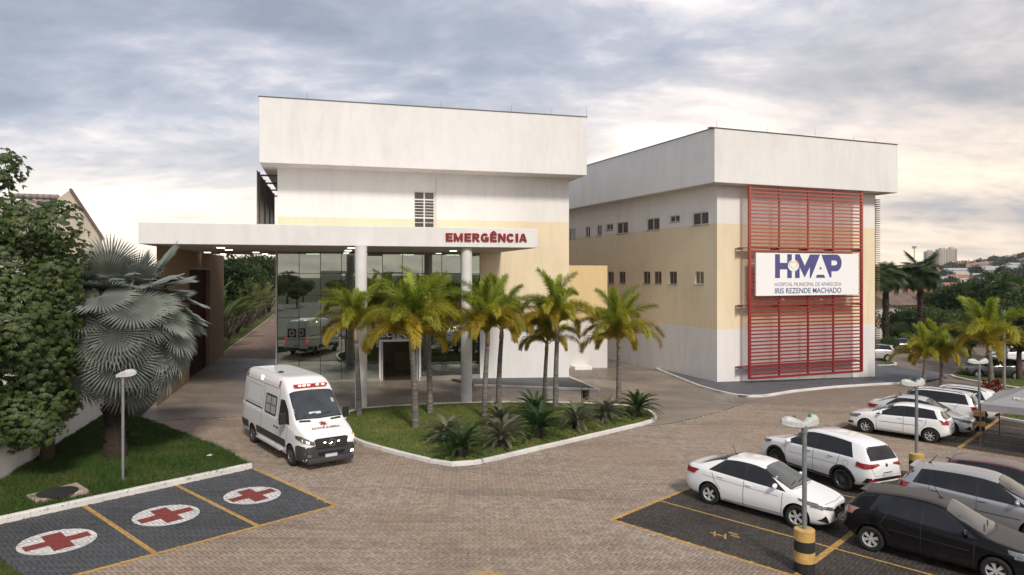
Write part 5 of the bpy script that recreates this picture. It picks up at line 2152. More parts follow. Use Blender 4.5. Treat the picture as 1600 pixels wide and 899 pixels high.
# cars in the street behind
c = hatch('estate_car', 'silver estate car parked beside the ward block corner', 'car_silver_b', 4.2, 1.64, 1.50, 1.0, 3.92, rails=True)
c.place((1387, 565), None, 'L', heading=Vector((-1, .12, 0)))
c = hatch('hatchback_car', 'dark blue car half hidden behind the silver estate car', 'car_blue', 3.9, 1.64, 1.47)
c.place((1425, 553), None, 'L', heading=Vector((-1, .12, 0)))
c = hatch('hatchback_car', 'dark green hatchback parked under the trees beyond the kerb', 'car_graphite', 3.9, 1.66, 1.5)
c.place((1588, 594), None, 'L', heading=Vector((-1, .22, 0)))
c = hatch('hatchback_car', 'white car in shade at the back of the tree row', 'car_white_b', 3.9, 1.64, 1.47)
c.place((1612, 567), None, 'L', heading=Vector((-1, .15, 0)))


# ---------------------------------------------------------------- ambulance
def ambulance():
    L, W = 5.93, 2.02
    h = W / 2
    wid = [(0, h * .66), (.03, h * .80), (.14, h * .91), (.5, h * .985), (.9, h), (L - .5, h), (L - .06, h * .975), (L, h * .95)]
    c = Car('ambulance', 'white high roofed ambulance van with red light bar driving past the lawn', L, W,
            [(0, .80), (.02, 1.0), (.08, 1.10), (.30, 1.20), (.70, 1.34), (.98, 1.47), (1.30, 1.85), (1.72, 2.28), (1.98, 2.55), (2.30, 2.71), (2.8, 2.76), (L - .5, 2.76), (L - .08, 2.70), (L - .01, 2.60), (L, 2.50)],
            [(0, .66), (.08, .95), (.4, 1.08), (1.0, 1.26), (1.8, 1.36), (L - .05, 1.40), (L, 1.38)],
            wid, [(0, .34), (.1, .26), (.4, .22), (L - .6, .30), (L, .42)], .86, 1.0, 4.665, .345, 'car_white', rim='alloy_dark', spokes=8, cat='ambulance', tyre_w=.23)
    c.windscreen(1.02, 1.74, .80, .76, 'van_glass')
    sx = c.decal('sticker', 'T', [(1.38, .70), (1.38, .60), (1.50, .60), (1.50, .70)], 'van_window', .012)
    c.decal('dash_paper', 'T', [(1.10, .10), (1.10, -.32), (1.16, -.32), (1.16, .10)], 'plate', .012)
    for kk in 'LR':
        c.decal('window_surround', kk, [(1.24, 1.30), (2.20, 1.30), (2.20, 2.02), (1.86, 2.04), (1.50, 1.72)], 'gloss_black', .005)
        c.decal('cab_window', kk, [(1.36, 1.36), (2.14, 1.36), (2.14, 1.97), (1.88, 1.98), (1.56, 1.70)], 'tinted_glass', .010)
        w = c.decal('side_window', kk, [(2.52, 1.36), (3.52, 1.36), (3.56, 1.42), (3.56, 2.0), (3.50, 2.06), (2.54, 2.06), (2.48, 2.0), (2.48, 1.42)], 'gloss_black', .006)
        for i in range(2):
            for j in range(2):
                x0, z0 = 2.54 + i * .50, 1.42 + j * .30
                c.decal('pane', kk, [(x0, z0), (x0 + .45, z0), (x0 + .45, z0 + .27), (x0, z0 + .27)], 'van_window', .010, w)
        c.decal('side_moulding', kk, [(1.42, .52), (4.22, .52), (4.22, .78), (1.42, .78)], 'trim_grey', .012)
        c.decal('side_moulding', kk, [(5.08, .50), (L - .03, .50), (L - .03, .78), (5.08, .78)], 'trim_grey', .012)
        c.decal('bumper_side', kk, [(.04, .28), (.56, .28), (.58, .74), (.42, .80), (.04, .78)], 'trim_grey', .012)
        c.line(kk, [(1.36, .46), (1.32, 1.30)]); c.line(kk, [(2.30, .40), (2.30, 2.30)], .016); c.line(kk, [(3.75, .40), (3.75, 2.36)], .016)
        c.line(kk, [(3.80, 1.44), (5.60, 1.46)], .05, 'trim_grey', 'slide_rail', .012)
        c.line(kk, [(2.3, 2.34), (L - .1, 2.36)], .014); c.line(kk, [(5.62, .9), (5.62, 2.3)], .012)
        c.line(kk, [(4.0, 1.54), (5.5, 1.55), (5.5, 2.22), (4.0, 2.20), (4.0, 1.54)], .012)
        c.decal('marker_lamp', kk, [(2.36, 2.40), (2.50, 2.40), (2.50, 2.60), (2.36, 2.60)], 'tail_red', .014)
        c.decal('marker_lamp', kk, [(5.62, 2.40), (5.78, 2.40), (5.78, 2.60), (5.62, 2.60)], 'tail_red', .014)
        c.decal('scene_lamp', kk, [(4.10, 2.44), (4.24, 2.44), (4.24, 2.58), (4.10, 2.58)], 'lamp_warm', .016)
        c.decal('head_lamp', kk, [(.06, .90), (.60, .98), (.66, 1.08), (.30, 1.08), (.07, 1.02)], 'head_lamp', .016, cut=.035)
        b = MB(); y = (h - .02) * (1 if kk == 'L' else -1)
        b.obox(Vector((L / 2 - 2.85, y, .40)), Vector((1.15, 0, 0)), Vector((0, .11, 0)), Vector((0, 0, .03))); b.build('side_step', MATS['alloy'], c.root, bevel=.01)
    for sg in (-1, 1):
        c.decal('head_lamp', 'F', [(sg * .92, .90), (sg * .58, .82), (sg * .60, .94), (sg * .90, 1.03)], 'lamp_amber' if sg > 0 else 'head_lamp', .016, cut=.035)
        c.decal('indicator', 'F', [(sg * .90, .93), (sg * .74, .88), (sg * .74, .95), (sg * .90, 1.0)], 'lamp_amber', .018)
        c.decal('fog_lamp', 'F', [(sg * .80, .46), (sg * .68, .45), (sg * .68, .53), (sg * .80, .54)], 'lamp_warm' if sg > 0 else 'head_lamp', .018)
        c.decal('bonnet_vent', 'T', [(.86, sg * .36), (.93, sg * .36), (.97, sg * .74), (.90, sg * .74)], 'trim_black', .012)
        c.decal('grille_lamp', 'F', [(sg * .28, .86), (sg * .20, .86), (sg * .20, .90), (sg * .28, .90)], 'lamp_warm', .030)
        c.decal('rear_window', 'B', [(sg * .10, 1.42), (sg * .78, 1.42), (sg * .76, 2.08), (sg * .10, 2.08)], 'gloss_black', .010)
        for q in ([(sg * .40, 1.60), (sg * .48, 1.60), (sg * .48, 1.92), (sg * .40, 1.92)], [(sg * .28, 1.72), (sg * .60, 1.72), (sg * .60, 1.80), (sg * .28, 1.80)]):
            pass
        e = c.decal('emblem_disc', 'B', [(sg * .44 + .24 * math.cos(2 * PI * q / 16), 1.75 + .27 * math.sin(2 * PI * q / 16)) for q in range(16)], 'car_white', .014)
        c.decal('cross', 'B', [(sg * .44 - .05, 1.56), (sg * .44 + .05, 1.56), (sg * .44 + .05, 1.94), (sg * .44 - .05, 1.94)], 'letter_red', .018, e)
        c.decal('cross', 'B', [(sg * .44 - .17, 1.70), (sg * .44 + .17, 1.70), (sg * .44 + .17, 1.80), (sg * .44 - .17, 1.80)], 'letter_red', .020, e)
        c.decal('tail_lamp', 'B', [(sg * .93, .98), (sg * .84, .98), (sg * .84, 1.40), (sg * .93, 1.40)], 'tail_lit', .016, cut=.035)
    c.line('B', [(0, .5), (0, 2.4)], .014)
    c.decal('rear_bumper', 'B', [(-.94, .44), (.94, .44), (.94, .62), (-.94, .62)], 'trim_grey', .014)
    c.decal('front_bumper', 'F', [(-.90, .27), (-.6, .23), (.6, .23), (.90, .27), (.93, .72), (.60, .80), (-.60, .80), (-.93, .72)], 'trim_grey', .010)
    g = c.decal('grille', 'F', [(-.60, .98), (-.52, .68), (.52, .68), (.60, .98), (.5, 1.02), (-.5, 1.02)], 'trim_black', .018)
    for z in (.76, .84, .92):
        c.line('F', [(-.54, z), (.54, z)], .022, 'trim_grey', 'grille_bar', .026, g)
    c.decal('lower_intake', 'F', [(-.48, .58), (.48, .58), (.44, .46), (-.44, .46)], 'gloss_black', .018)
    hh, n = c.project('F', (0, .87))
    b = MB()
    cc = Vector((L / 2 + .04, 0, .87))
    b.lathe([(.105, -.008), (.125, -.008), (.125, .012), (.105, .012)], 28, cc, Vector((1, 0, 0)), close=True)
    for k in range(3):
        a = PI / 2 + 2 * PI * k / 3
        d = Vector((0, math.cos(a), math.sin(a))); s_ = Vector((0, -d.z, d.y))
        b.add([cc + s_ * .022, cc + d * .11, cc - s_ * .022, cc + Vector((.014, 0, 0)) + d * .01], [[0, 3, 1], [1, 3, 2], [0, 1, 2], [0, 2, 3]])
    b.build('emblem', MATS['chrome'], g)
    b = MB(); b.obox(Vector((L / 2 - .11, 0, .31)), Vector((.16, 0, 0)), Vector((0, .80, 0)), Vector((0, 0, .085))); b.build('bumper_lip', MATS['trim_grey'], c.root, bevel=.04)
    c.plate('F', .46, .21, .065); c.plate('B', .75)
    # red star and mirrored lettering on the bonnet
    for an in (0, 60, 120):
        a = R(an)
        u_, v_ = Vector((math.cos(a), math.sin(a))), Vector((-math.sin(a), math.cos(a)))
        ce = Vector((.70, 0))
        q = [ce + u_ * .13 + v_ * .028, ce - u_ * .13 + v_ * .028, ce - u_ * .13 - v_ * .028, ce + u_ * .13 - v_ * .028]
        c.decal('star', 'T', [(p.x, p.y) for p in q], 'letter_red', .010 + an * .00003)
    me = text_mesh('AMBULÂNCIA', .02, 0)
    lo, hi = mesh_bounds(me)
    bmt = bmesh.new(); bmt.from_mesh(me)
    for v in bmt.verts:
        yy = ((v.co.x - lo[0]) / (hi[0] - lo[0]) - .5) * 1.02
        xx = .46 - (v.co.y - lo[1]) * .16 * -1
        hp, nn = c.project('T', (.42 + (v.co.y - lo[1]) * .15, -yy))
        v.co = hp + nn * .008
    bmesh.ops.recalc_face_normals(bmt, faces=bmt.faces[:])
    bmt.to_mesh(me); bmt.free()
    me.materials.clear(); me.materials.append(MATS['letter_red'])
    link('lettering', me, c.root)
    # light bar over the windscreen
    x = L / 2 - 1.93
    lb = link('light_bar', None, c.root)
    b = MB(); b.obox(Vector((x + .10, 0, 2.50)), Vector((.085, 0, 0)), Vector((0, .60, 0)), Vector((0, 0, .042))); b.build('housing', MATS['bar_red'], lb, bevel=.03)
    for y in (-.42, -.26, -.10, .22, .42):
        b = MB(); b.obox(Vector((x + .178, y, 2.505)), Vector((.012, 0, 0)), Vector((0, .05, 0)), Vector((0, 0, .02))); b.build('lamp', MATS['lamp_warm'], lb)
    for y in (-.4, 0, .4):
        b = MB(); b.beam(Vector((x - .05, y, 2.42)), Vector((x + .10, y, 2.48)), .05, .03); b.build('foot', MATS['trim_black'], lb)
    b = MB(); hh, n = c.project('T', (3.4, -.45)); b.lathe([(.10, -.02), (.09, .05), (.001, .07)], 16, hh); b.build('roof_vent', MATS['trim_grey'], c.root)
    for sg, kk in ((1, 'L'), (-1, 'R')):
        hp, n = c.project(kk, (1.42, 1.34))
        b = MB(); b.obox(hp + Vector((.04, sg * .20, .17)), Vector((.05, 0, 0)), Vector((0, .11, 0)), Vector((0, 0, .19))); b.beam(hp, hp + Vector((.02, sg * .16, .02)), .06, .05)
        b.build('mirror', MATS['trim_black'], c.root, bevel=.03)
    c.handles([(2.18, 1.06), (2.44, 1.06)], MATS['trim_black'])
    c.wipers(1.06, .75)
    c.place((394.6, 692), (454, 728), 'R')
    return c


ambulance()

# ================================================================== PLANTS
def leaf_mat(name, a, b, c=None, rough=.5, trans=.45, scale=3.0):
    """leaf: tone varies leaf to leaf; some light passes through"""
    t = NT(name)
    p = t.pos()
    n = t.noise(p, scale, 3, .6)
    r = t.objrand()
    f = t.math('ADD', t.math('MULTIPLY', n, .7), t.math('MULTIPLY', r, .3))
    col = t.ramp(f, [(.28, a), (.62, b)] + ([(.8, c)] if c else []))
    t.color(col)
    t.set(rough=rough, spec=.35)
    if trans:
        out = t.n['Material Output']
        tl = t.n.new('ShaderNodeBsdfTranslucent')
        t.l.new(t.mix(1.0, col, (1.0, 1.0, .55), 'MULTIPLY'), tl.inputs[0])
        mx = t.n.new('ShaderNodeMixShader'); mx.inputs[0].default_value = trans
        t.l.new(t.b.outputs[0], mx.inputs[1]); t.l.new(tl.outputs[0], mx.inputs[2]); t.l.new(mx.outputs[0], out.inputs[0])
    MATS[name] = t.m


leaf_mat('frond_green', (0.22, 0.29, 0.042), (0.38, 0.44, 0.075), (0.50, 0.53, 0.10), scale=2)
leaf_mat('frond_lime', (0.33, 0.35, 0.05), (0.52, 0.49, 0.075), (0.64, 0.56, 0.10), scale=2)
leaf_mat('frond_gold', (0.34, 0.28, 0.040), (0.54, 0.42, 0.055), (0.60, 0.44, 0.08), scale=2)
leaf_mat('frond_dark', (0.030, 0.070, 0.022), (0.075, 0.13, 0.045), (0.13, 0.16, 0.055), scale=2)
leaf_mat('cycad_green', (0.024, 0.062, 0.018), (0.060, 0.115, 0.036), scale=4)
leaf_mat('cycad_brown', (0.085, 0.110, 0.070), (0.17, 0.160, 0.105), (0.26, 0.18, 0.12), scale=4, trans=.15)
leaf_mat('fan_silver', (0.150, 0.178, 0.158), (0.240, 0.268, 0.240), (0.32, 0.34, 0.30), rough=.55, trans=.10, scale=1.2)
leaf_mat('fan_dry', (0.20, 0.18, 0.14), (0.33, 0.29, 0.24), rough=.8, trans=.1)
leaf_mat('fan_green', (0.045, 0.085, 0.036), (0.105, 0.150, 0.068), (0.16, 0.19, 0.09), scale=1)
leaf_mat('leaf_broad', (0.034, 0.066, 0.020), (0.095, 0.138, 0.040), (0.24, 0.27, 0.07), rough=.38, scale=2.4)
leaf_mat('leaf_dark', (0.028, 0.056, 0.020), (0.075, 0.115, 0.040), (0.14, 0.18, 0.06), scale=.8)
leaf_mat('leaf_mid', (0.040, 0.070, 0.024), (0.095, 0.135, 0.046), (0.16, 0.20, 0.065), scale=.8)
leaf_mat('leaf_far', (0.030, 0.045, 0.028), (0.062, 0.080, 0.045), scale=.2, trans=.1)
leaf_mat('leaf_strap', (0.060, 0.095, 0.032), (0.16, 0.19, 0.065), (0.27, 0.20, 0.10), scale=1.0)
mat('bark', (0.095, 0.072, 0.055), .95, vary=.45, scale=8, bump=.9, bscale=25)
mat('bark_dark', (0.040, 0.028, 0.022), .95, vary=.5, scale=10, bump=1.0, bscale=25)
mat('sheath', (0.34, 0.24, 0.13), .7, vary=.3, scale=4)


def ring_bark():
    t = NT('palm_trunk')
    p = t.pos()
    w = t.noise(p, 1.0, 3, .6, (2, 2, 22))
    c = t.ramp(w, [(.35, (0.085, 0.076, 0.068)), (.5, (0.165, 0.150, 0.138)), (.65, (0.245, 0.225, 0.205))])
    c = t.mix(t.ramp(t.noise(p, 3, 4, .6), [(.45, 0.0), (.7, .6)]), c, (0.10, 0.085, 0.07))
    t.color(c); t.set(rough=.9); t.bump(w, .5, .02)
    MATS['palm_trunk'] = t.m


ring_bark()


def rot_basis(t, up=Vector((0, 0, 1))):
    s = t.cross(up)
    if s.length < 1e-4:
        s = Vector((1, 0, 0))
    s.normalize()
    return s, s.cross(t).normalized()


def plume_frond(name, L, e0, e1, m, seed, nst=64, ring=4, ll=.34, lw=.020, flat=False):
    """arching frond along +X: rachis rises at e0 and ends at e1 degrees; leaflets all round it (or in two rows)"""
    rn = random.Random(seed)
    mb_ = MB()
    pts, tan = [], []
    p = Vector((0, 0, 0))
    N = 28
    yaw = rn.uniform(-.15, .15)
    for i in range(N + 1):
        t = i / N
        e = R(e0 + (e1 - e0) * t ** 1.35)
        d = Vector((math.cos(e) * math.cos(yaw * t * 2), math.cos(e) * math.sin(yaw * t * 2), math.sin(e)))
        pts.append(p.copy()); tan.append(d)
        p += d * (L / N)
    mb_.tube(pts, [.022 * (1 - .85 * i / N) * (L / 1.8) + .003 for i in range(N + 1)], 5)
    for k in range(nst):
        t = .14 + .86 * k / (nst - 1)
        f = t * N
        i = min(int(f), N - 1)
        q = pts[i].lerp(pts[i + 1], f - i)
        d = tan[i]
        s, u = rot_basis(d)
        env = (math.sin(PI * clampf(.12 + t * .80, 0, 1)) ** .6)
        for j in range(ring):
            if flat:
                sg = 1 if j % 2 else -1
                a = R(18) + rn.uniform(-.12, .12)
                rad_ = s * sg * math.cos(a) + u * math.sin(a)
            else:
                a = 2 * PI * (j + rn.random()) / ring
                rad_ = s * math.cos(a) + u * math.sin(a)
            ln = ll * env * rn.uniform(.75, 1.15)
            fwd = .75 + .6 * t + rn.uniform(-.22, .22)
            dr = (rad_ + d * fwd).normalized()
            wv_ = dr.cross(u if abs(dr.dot(u)) < .9 else s).normalized() * lw * (.6 + .4 * env)
            m1 = q + dr * ln * .5
            dr2 = (dr + Vector((0, 0, -.30 if not flat else -.05))).normalized()
            tip = m1 + dr2 * ln * .5
            b = len(mb_.v)
            mb_.v += [tuple(q - wv_ * .35), tuple(q + wv_ * .35), tuple(m1 + wv_), tuple(m1 - wv_), tuple(tip)]
            mb_.f += [[b, b + 1, b + 2, b + 3], [b + 3, b + 2, b + 4]]
            mb_.m += [0, 0]
    return mb_.mesh(name, MATS[m])


FOX = {}
for i, (e0, e1, m) in enumerate(((84, 30, 'frond_green'), (74, -14, 'frond_green'), (66, -44, 'frond_lime'), (58, -62, 'frond_lime'), (50, -74, 'frond_gold'), (38, -80, 'frond_gold'))):
    FOX[i] = [plume_frond('frond', 2.5, e0 + 4 * s, e1 - 6 * s, m, 10 * i + s, nst=84, ring=5, ll=.46, lw=.019) for s in range(3)]


def foxtail(name, base, hgt, label, scale=1.0, group='foxtail palms on the lawn', n=15, lean=0.0, fr=None):
    fr = fr or FOX
    root = thing(name, label, 'palm tree', base, 0, group)
    rn = random.Random(int(base.x * 100) + 5)
    lx, ly = rn.uniform(-.16, .16) + lean, rn.uniform(-.12, .12)
    sh = hgt * .80
    pts = [Vector((lx * t * t, ly * t * t, -.25 + (sh + .25) * t)) for t in [k / 10 for k in range(11)]]
    b = MB(); b.tube(pts, [(.155 - .055 * (k / 10) ** .6 + (.05 if k == 0 else 0)) * scale for k in range(11)], 14)
    b.build('trunk', MATS['palm_trunk'], root, smooth=True)
    top = pts[-1]
    b = MB(); hd = Vector((lx * .25, ly * .25, hgt - sh))
    b.tube([top, top + hd * .3, top + hd * .8, top + hd], [.095 * scale, .115 * scale, .075 * scale, .045 * scale], 12)
    b.build('crown_shaft', MATS['sheath'], root, smooth=True)
    c = top + hd * .95
    ph = rn.uniform(0, 6)
    for k in range(n):
        lev = min(int(k / n * 6 + rn.uniform(-.4, .4)), 5)
        lev = max(lev, 0)
        o = link('frond', rn.choice(fr[lev]), root)
        o.location = c - Vector((0, 0, .05 * lev * scale))
        o.rotation_euler = (rn.uniform(-.12, .12), rn.uniform(-.1, .1), ph + k * 2.39996)
        sc = scale * rn.uniform(.88, 1.12)
        o.scale = (sc, sc, sc)
    return root


def mpp(py):
    return 1.0 / F


def palm_h(base, ycrown):
    return CAMH + (YH - ycrown) / F * base.y - base.z


fx = [((561, 650), 508, 'foxtail palm in front of the first white canopy column'),
      ((649, 669), 520, 'foxtail palm with golden lower fronds nearest the kerb, before the open entrance'),
      ((672, 646), 500, 'foxtail palm with reddish lower trunk standing behind another palm at the entrance'),
      ((757, 653), 512, 'foxtail palm beside the second white canopy column'),
      ((779, 631), 508, 'foxtail palm at the back of the lawn, before the cream wall corner'),
      ((851, 627), 532, 'shorter slim foxtail palm of the close pair before the white wall'),
      ((868, 637), 498, 'taller foxtail palm of the close pair before the white wall'),
      ((967, 629), 524, 'lone foxtail palm at the lawn end beside the litter bin')]
for (px, py), yc, lab in fx:
    b_ = G(px, py, .09)
    foxtail('foxtail_palm', b_, palm_h(b_, yc), lab, {561: .92, 649: 1.12, 672: 1.05, 757: 1.0, 779: 1.06, 851: .92, 868: 1.04, 967: 1.10}[px], n={561: 17, 649: 22, 672: 21, 757: 19, 779: 20, 851: 15, 868: 20, 967: 22}[px])


# ---------------------------------------------------------------- cycads
CYC = {}
for nm, m in (('g', 'cycad_green'), ('b', 'cycad_brown')):
    CYC[nm] = [plume_frond('frond', 1.15, e0, e1, m, 77 + i, nst=52, ring=2, ll=.17, lw=.0085, flat=True) for i, (e0, e1) in enumerate(((66, 4), (48, -16), (32, -30), (14, -42)))]


def cycad(base, size, kind, label):
    root = thing('cycad', label, 'cycad', base, random.uniform(0, 6), 'cycads on the lawn')
    rn = random.Random(int(base.x * 77) + 3)
    b = MB()
    hh = .36 * size
    b.lathe([(.16 * size, -.15), (.20 * size, .05), (.21 * size, hh * .7), (.13 * size, hh), (.001, hh + .04)], 14)
    for k in range(60):       # leaf-base scales
        z = hh * (.05 + .9 * k / 60); a = k * 2.4
        rr = .20 * size
        p = Vector((math.cos(a) * rr, math.sin(a) * rr, z))
        b.add([p + Vector((-math.sin(a), math.cos(a), 0)) * .035, p - Vector((-math.sin(a), math.cos(a), 0)) * .035, p + Vector((math.cos(a) * .05, math.sin(a) * .05, .06))], [[0, 1, 2]])
    b.build('trunk', MATS['bark_dark'], root)
    n = 46
    for k in range(n):
        lev = min(3, int(k / n * 4))
        o = link('frond', CYC[kind][lev], root)
        o.location = (0, 0, hh - .02)
        o.rotation_euler = (rn.uniform(-.1, .1), rn.uniform(-.12, .12), k * 2.39996 + rn.uniform(-.15, .15))
        sc = size * rn.uniform(.85, 1.1)
        o.scale = (sc, sc, sc)
    if kind == 'b':           # hanging dry skirt
        for k in range(7):
            o = link('frond', CYC['b'][3], root)
            o.location = (0, 0, hh - .08)
            o.rotation_euler = (rn.uniform(-.2, .2), R(38) + rn.uniform(-.1, .1), k * .9)
            o.scale = (size * .8,) * 3


for (px, py), size, kind, lab in (((698, 690), .88, 'b', 'ragged brown cycad behind a green one at the lawn tip'), ((721, 713), .98, 'g', 'green cycad at the rounded tip of the lawn'),
                                  ((784, 698), .98, 'b', 'faded brown green cycad beside the lawn kerb'), ((781, 668), .92, 'b', 'pale brown cycad deep in the lawn between palm trunks'),
                                  ((842, 684), 1.12, 'g', 'largest dark green cycad in the middle of the lawn'), ((834, 656), 1.05, 'g', 'dark green cycad under the close pair of palms'),
                                  ((901, 670), 1.0, 'b', 'grey green cycad with drying lower fronds near the kerb'), ((946, 659), .98, 'b', 'grey green cycad beside the lone palm'),
                                  ((996, 651), 1.06, 'g', 'green cycad with tidy round crown at the lawn end')):
    cycad(G(px, py, .09), size, kind, lab)


# ---------------------------------------------------------------- fan palms
def fan_leaf(name, m, seed, nseg=44, rad_=1.0, pet=1.0, spread=158, droop=.20, split=.45, bend=50):
    rn = random.Random(seed)
    b = MB()
    # petiole along +X then the blade
    b.tube([(0, 0, 0), (pet * .5, 0, .03), (pet, 0, 0)], [.035, .024, .018], 5)
    for k in range(nseg):
        a0 = R(-spread + 2 * spread * k / nseg); a1 = R(-spread + 2 * spread * (k + 1) / nseg); am = (a0 + a1) / 2
        lr = rad_ * (1 - .18 * abs(am) / PI) * rn.uniform(.93, 1.05)
        sp = rad_ * split * rn.uniform(.92, 1.05)

        def pt(a, r, fold):
            cup = .22 * r * r - droop * (r / rad_) ** 3 * abs(math.sin(a)) * .7
            x = pet + math.cos(a) * r
            zq = cup + fold - .10 * (r if math.cos(a) < 0 else 0)
            cb, sb_ = math.cos(R(bend)), math.sin(R(bend))
            return (pet + (x - pet) * cb + zq * sb_, math.sin(a) * r, zq * cb - (x - pet) * sb_)
        f = .055 * rad_
        tw = rn.uniform(-.02, .02)
        base = (pet, 0, 0)
        L_, R_, Mi = pt(a0, sp, -f * .5), pt(a1, sp, -f * .5), pt(am, sp, f * .5)
        half = (a1 - a0) * .34
        L2, R2, M2 = pt(am - half, (sp + lr) / 2, -f * .3 + tw), pt(am + half, (sp + lr) / 2, -f * .3 + tw), pt(am, (sp + lr) / 2, f * .3 + tw)
        tip = pt(am, lr, -.12 * rad_ * droop * 2 + tw)
        i = len(b.v)
        b.v += [base, L_, Mi, R_, L2, M2, R2, tip]
        b.f += [[i, i + 1, i + 2], [i, i + 2, i + 3], [i + 1, i + 4, i + 5, i + 2], [i + 2, i + 5, i + 6, i + 3], [i + 4, i + 7, i + 5], [i + 5, i + 7, i + 6]]
        b.m += [0] * 6
    return b.mesh(name, MATS[m])


def fan_palm(name, label, base, trunk_h, trunk_r, leaves, spec, n, scale, group=None, cone=(88, -38), barkm='bark_dark', seed=1, tilt=(18, 62), dry=None):
    root = thing(name, label, 'palm tree', base, 0, group)
    rn = random.Random(seed)
    b = MB()
    K = 10
    b.tube([Vector((0, 0, -.3 + (trunk_h + .3) * k / K)) for k in range(K + 1)], [trunk_r * (1.18 if k == 0 else 1.0 + .08 * math.sin(k * 2.1)) * (1 - .12 * k / K) for k in range(K + 1)], 16)
    for k in range(int(70 * trunk_h / 3)):   # cut leaf bases
        z = trunk_h * (.08 + .9 * rn.random()); a = rn.uniform(0, 2 * PI); rr = trunk_r * .95
        d = Vector((math.cos(a), math.sin(a), 0)); t_ = Vector((-d.y, d.x, 0)) * trunk_r * .28
        p = d * rr + Vector((0, 0, z))
        b.add([p + t_, p - t_, p + d * trunk_r * .35 + Vector((0, 0, trunk_r * .5)) - t_ * .5, p + d * trunk_r * .35 + Vector((0, 0, trunk_r * .5)) + t_ * .5], [[0, 1, 2, 3]])
    b.build('trunk', MATS[barkm], root)
    for k in range(n):
        f = (k + .5) / n
        s0_, s1_ = math.sin(R(cone[0])), math.sin(R(cone[1]))
        el = math.asin(clampf(s0_ + (s1_ - s0_) * f, -1, 1)) + rn.uniform(-.08, .08)
        az = k * 2.39996 + rn.uniform(-.2, .2)
        lf = leaves[min(len(leaves) - 1, int(clampf((R(92) - el) / R(105), 0, .99) * len(leaves) + rn.choice((0, 0, 0, 1))))]
        if dry and f > .90:
            lf = dry
        o = link('leaf', lf, root)
        d = Vector((math.cos(el) * math.cos(az), math.cos(el) * math.sin(az), math.sin(el)))
        s = Vector((-math.sin(az), math.cos(az), 0))
        u = d.cross(s)
        if u.z < 0 and el < R(85):
            u = -u
        M_ = Matrix((d, -s if d.cross(s).dot(u) < 0 else s, u)).transposed()
        # make right handed
        y = u.cross(d)
        M_ = Matrix((d, y, u)).transposed().to_4x4()
        tl = R(rn.uniform(*tilt)) * (1 if el > R(-25) else .45)
        sc = scale * rn.uniform(.78, 1.12)
        o.matrix_local = Matrix.Translation((0, 0, trunk_h - .15 + .25 * rn.random())) @ M_ @ Matrix.Rotation(rn.uniform(-.45, .45), 4, 'X') @ Matrix.Rotation(tl * .25, 4, 'Y') @ Matrix.Diagonal((sc, sc, sc, 1))
    return root


silver = [fan_leaf('leaf', 'fan_silver', s, 56, 1.0, 1.80, 166, .20, bend=(10, 38, 58, 74)[s], split=.42) for s in range(4)]
drysil = fan_leaf('leaf', 'fan_dry', 9, 40, .95, 1.2, 150, .8)
b_ = G(180, 712, .08)
zc_ = CAMH + (YH - 512) / F * b_.y - b_.z
fan_palm('silver_fan_palm', 'large silver blue fan palm with thick dark trunk on the left lawn', b_, zc_, .36, silver, None, 135, 1.20, cone=(82, -74), seed=4, dry=drysil)
grn = [fan_leaf('leaf', 'fan_green', 20 + s, 34, 1.0, 1.1, 140, .5, .35, (25, 45, 65)[s]) for s in range(3)]


# ---------------------------------------------------------------- broadleaf trees
def crown_cards(lobes, n, size, seed, drop=.3, fill=.55, aspect=.5):
    """leaf-sized folded faces spread through the crown's lobes: (centre, radii)"""
    rg_ = np.random.default_rng(seed)
    w = np.array([l[1][0] * l[1][1] + l[1][0] * l[1][2] for l in lobes]); w = w / w.sum()
    idx = rg_.choice(len(lobes), n, p=w)
    C = np.array([l[0] for l in lobes], float)[idx]; Rr = np.array([l[1] for l in lobes], float)[idx]
    d = rg_.normal(size=(n, 3)); d /= np.linalg.norm(d, axis=1)[:, None]
    rr = fill + (1 - fill) * rg_.random(n) ** .6
    # clumps: pull the leaves together around random twig ends
    K = max(6, n // 26)
    tw = rg_.normal(size=(K, 3)); tw /= np.linalg.norm(tw, axis=1)[:, None]
    ti = rg_.integers(0, K, n)
    d = d * .42 + tw[ti] * .8
    d /= np.linalg.norm(d, axis=1)[:, None]
    bump_ = .82 + .36 * rg_.random(K)[ti]
    P = C + d * Rr * (rr * bump_)[:, None]
    # leaf axes: outward and drooping
    ax = d * .7 + rg_.normal(size=(n, 3)) * .55; ax[:, 2] -= drop
    ax /= np.linalg.norm(ax, axis=1)[:, None]
    sd_ = np.cross(ax, rg_.normal(size=(n, 3)) * .6 + np.array([0, 0, 1.0])); sd_ /= np.linalg.norm(sd_, axis=1)[:, None] + 1e-9
    nn = np.cross(sd_, ax)
    s = size * (.6 + .8 * rg_.random(n))[:, None]
    V = np.empty((n, 6, 3))
    V[:, 0] = P
    V[:, 1] = P + ax * s * .45 + sd_ * s * aspect * .5 - nn * s * .06
    V[:, 2] = P + ax * s * .5 + nn * s * .04
    V[:, 3] = P + ax * s * .45 - sd_ * s * aspect * .5 - nn * s * .06
    V[:, 4] = P + ax * s - nn * s * .10
    V[:, 5] = P + ax * s - nn * s * .10
    base = (np.arange(n) * 6)[:, None, None]
    Fc = (base + np.array([[0, 1, 2], [0, 2, 3], [1, 4, 2], [2, 4, 3]])[None]).reshape(-1, 3)
    return V.reshape(-1, 3), Fc


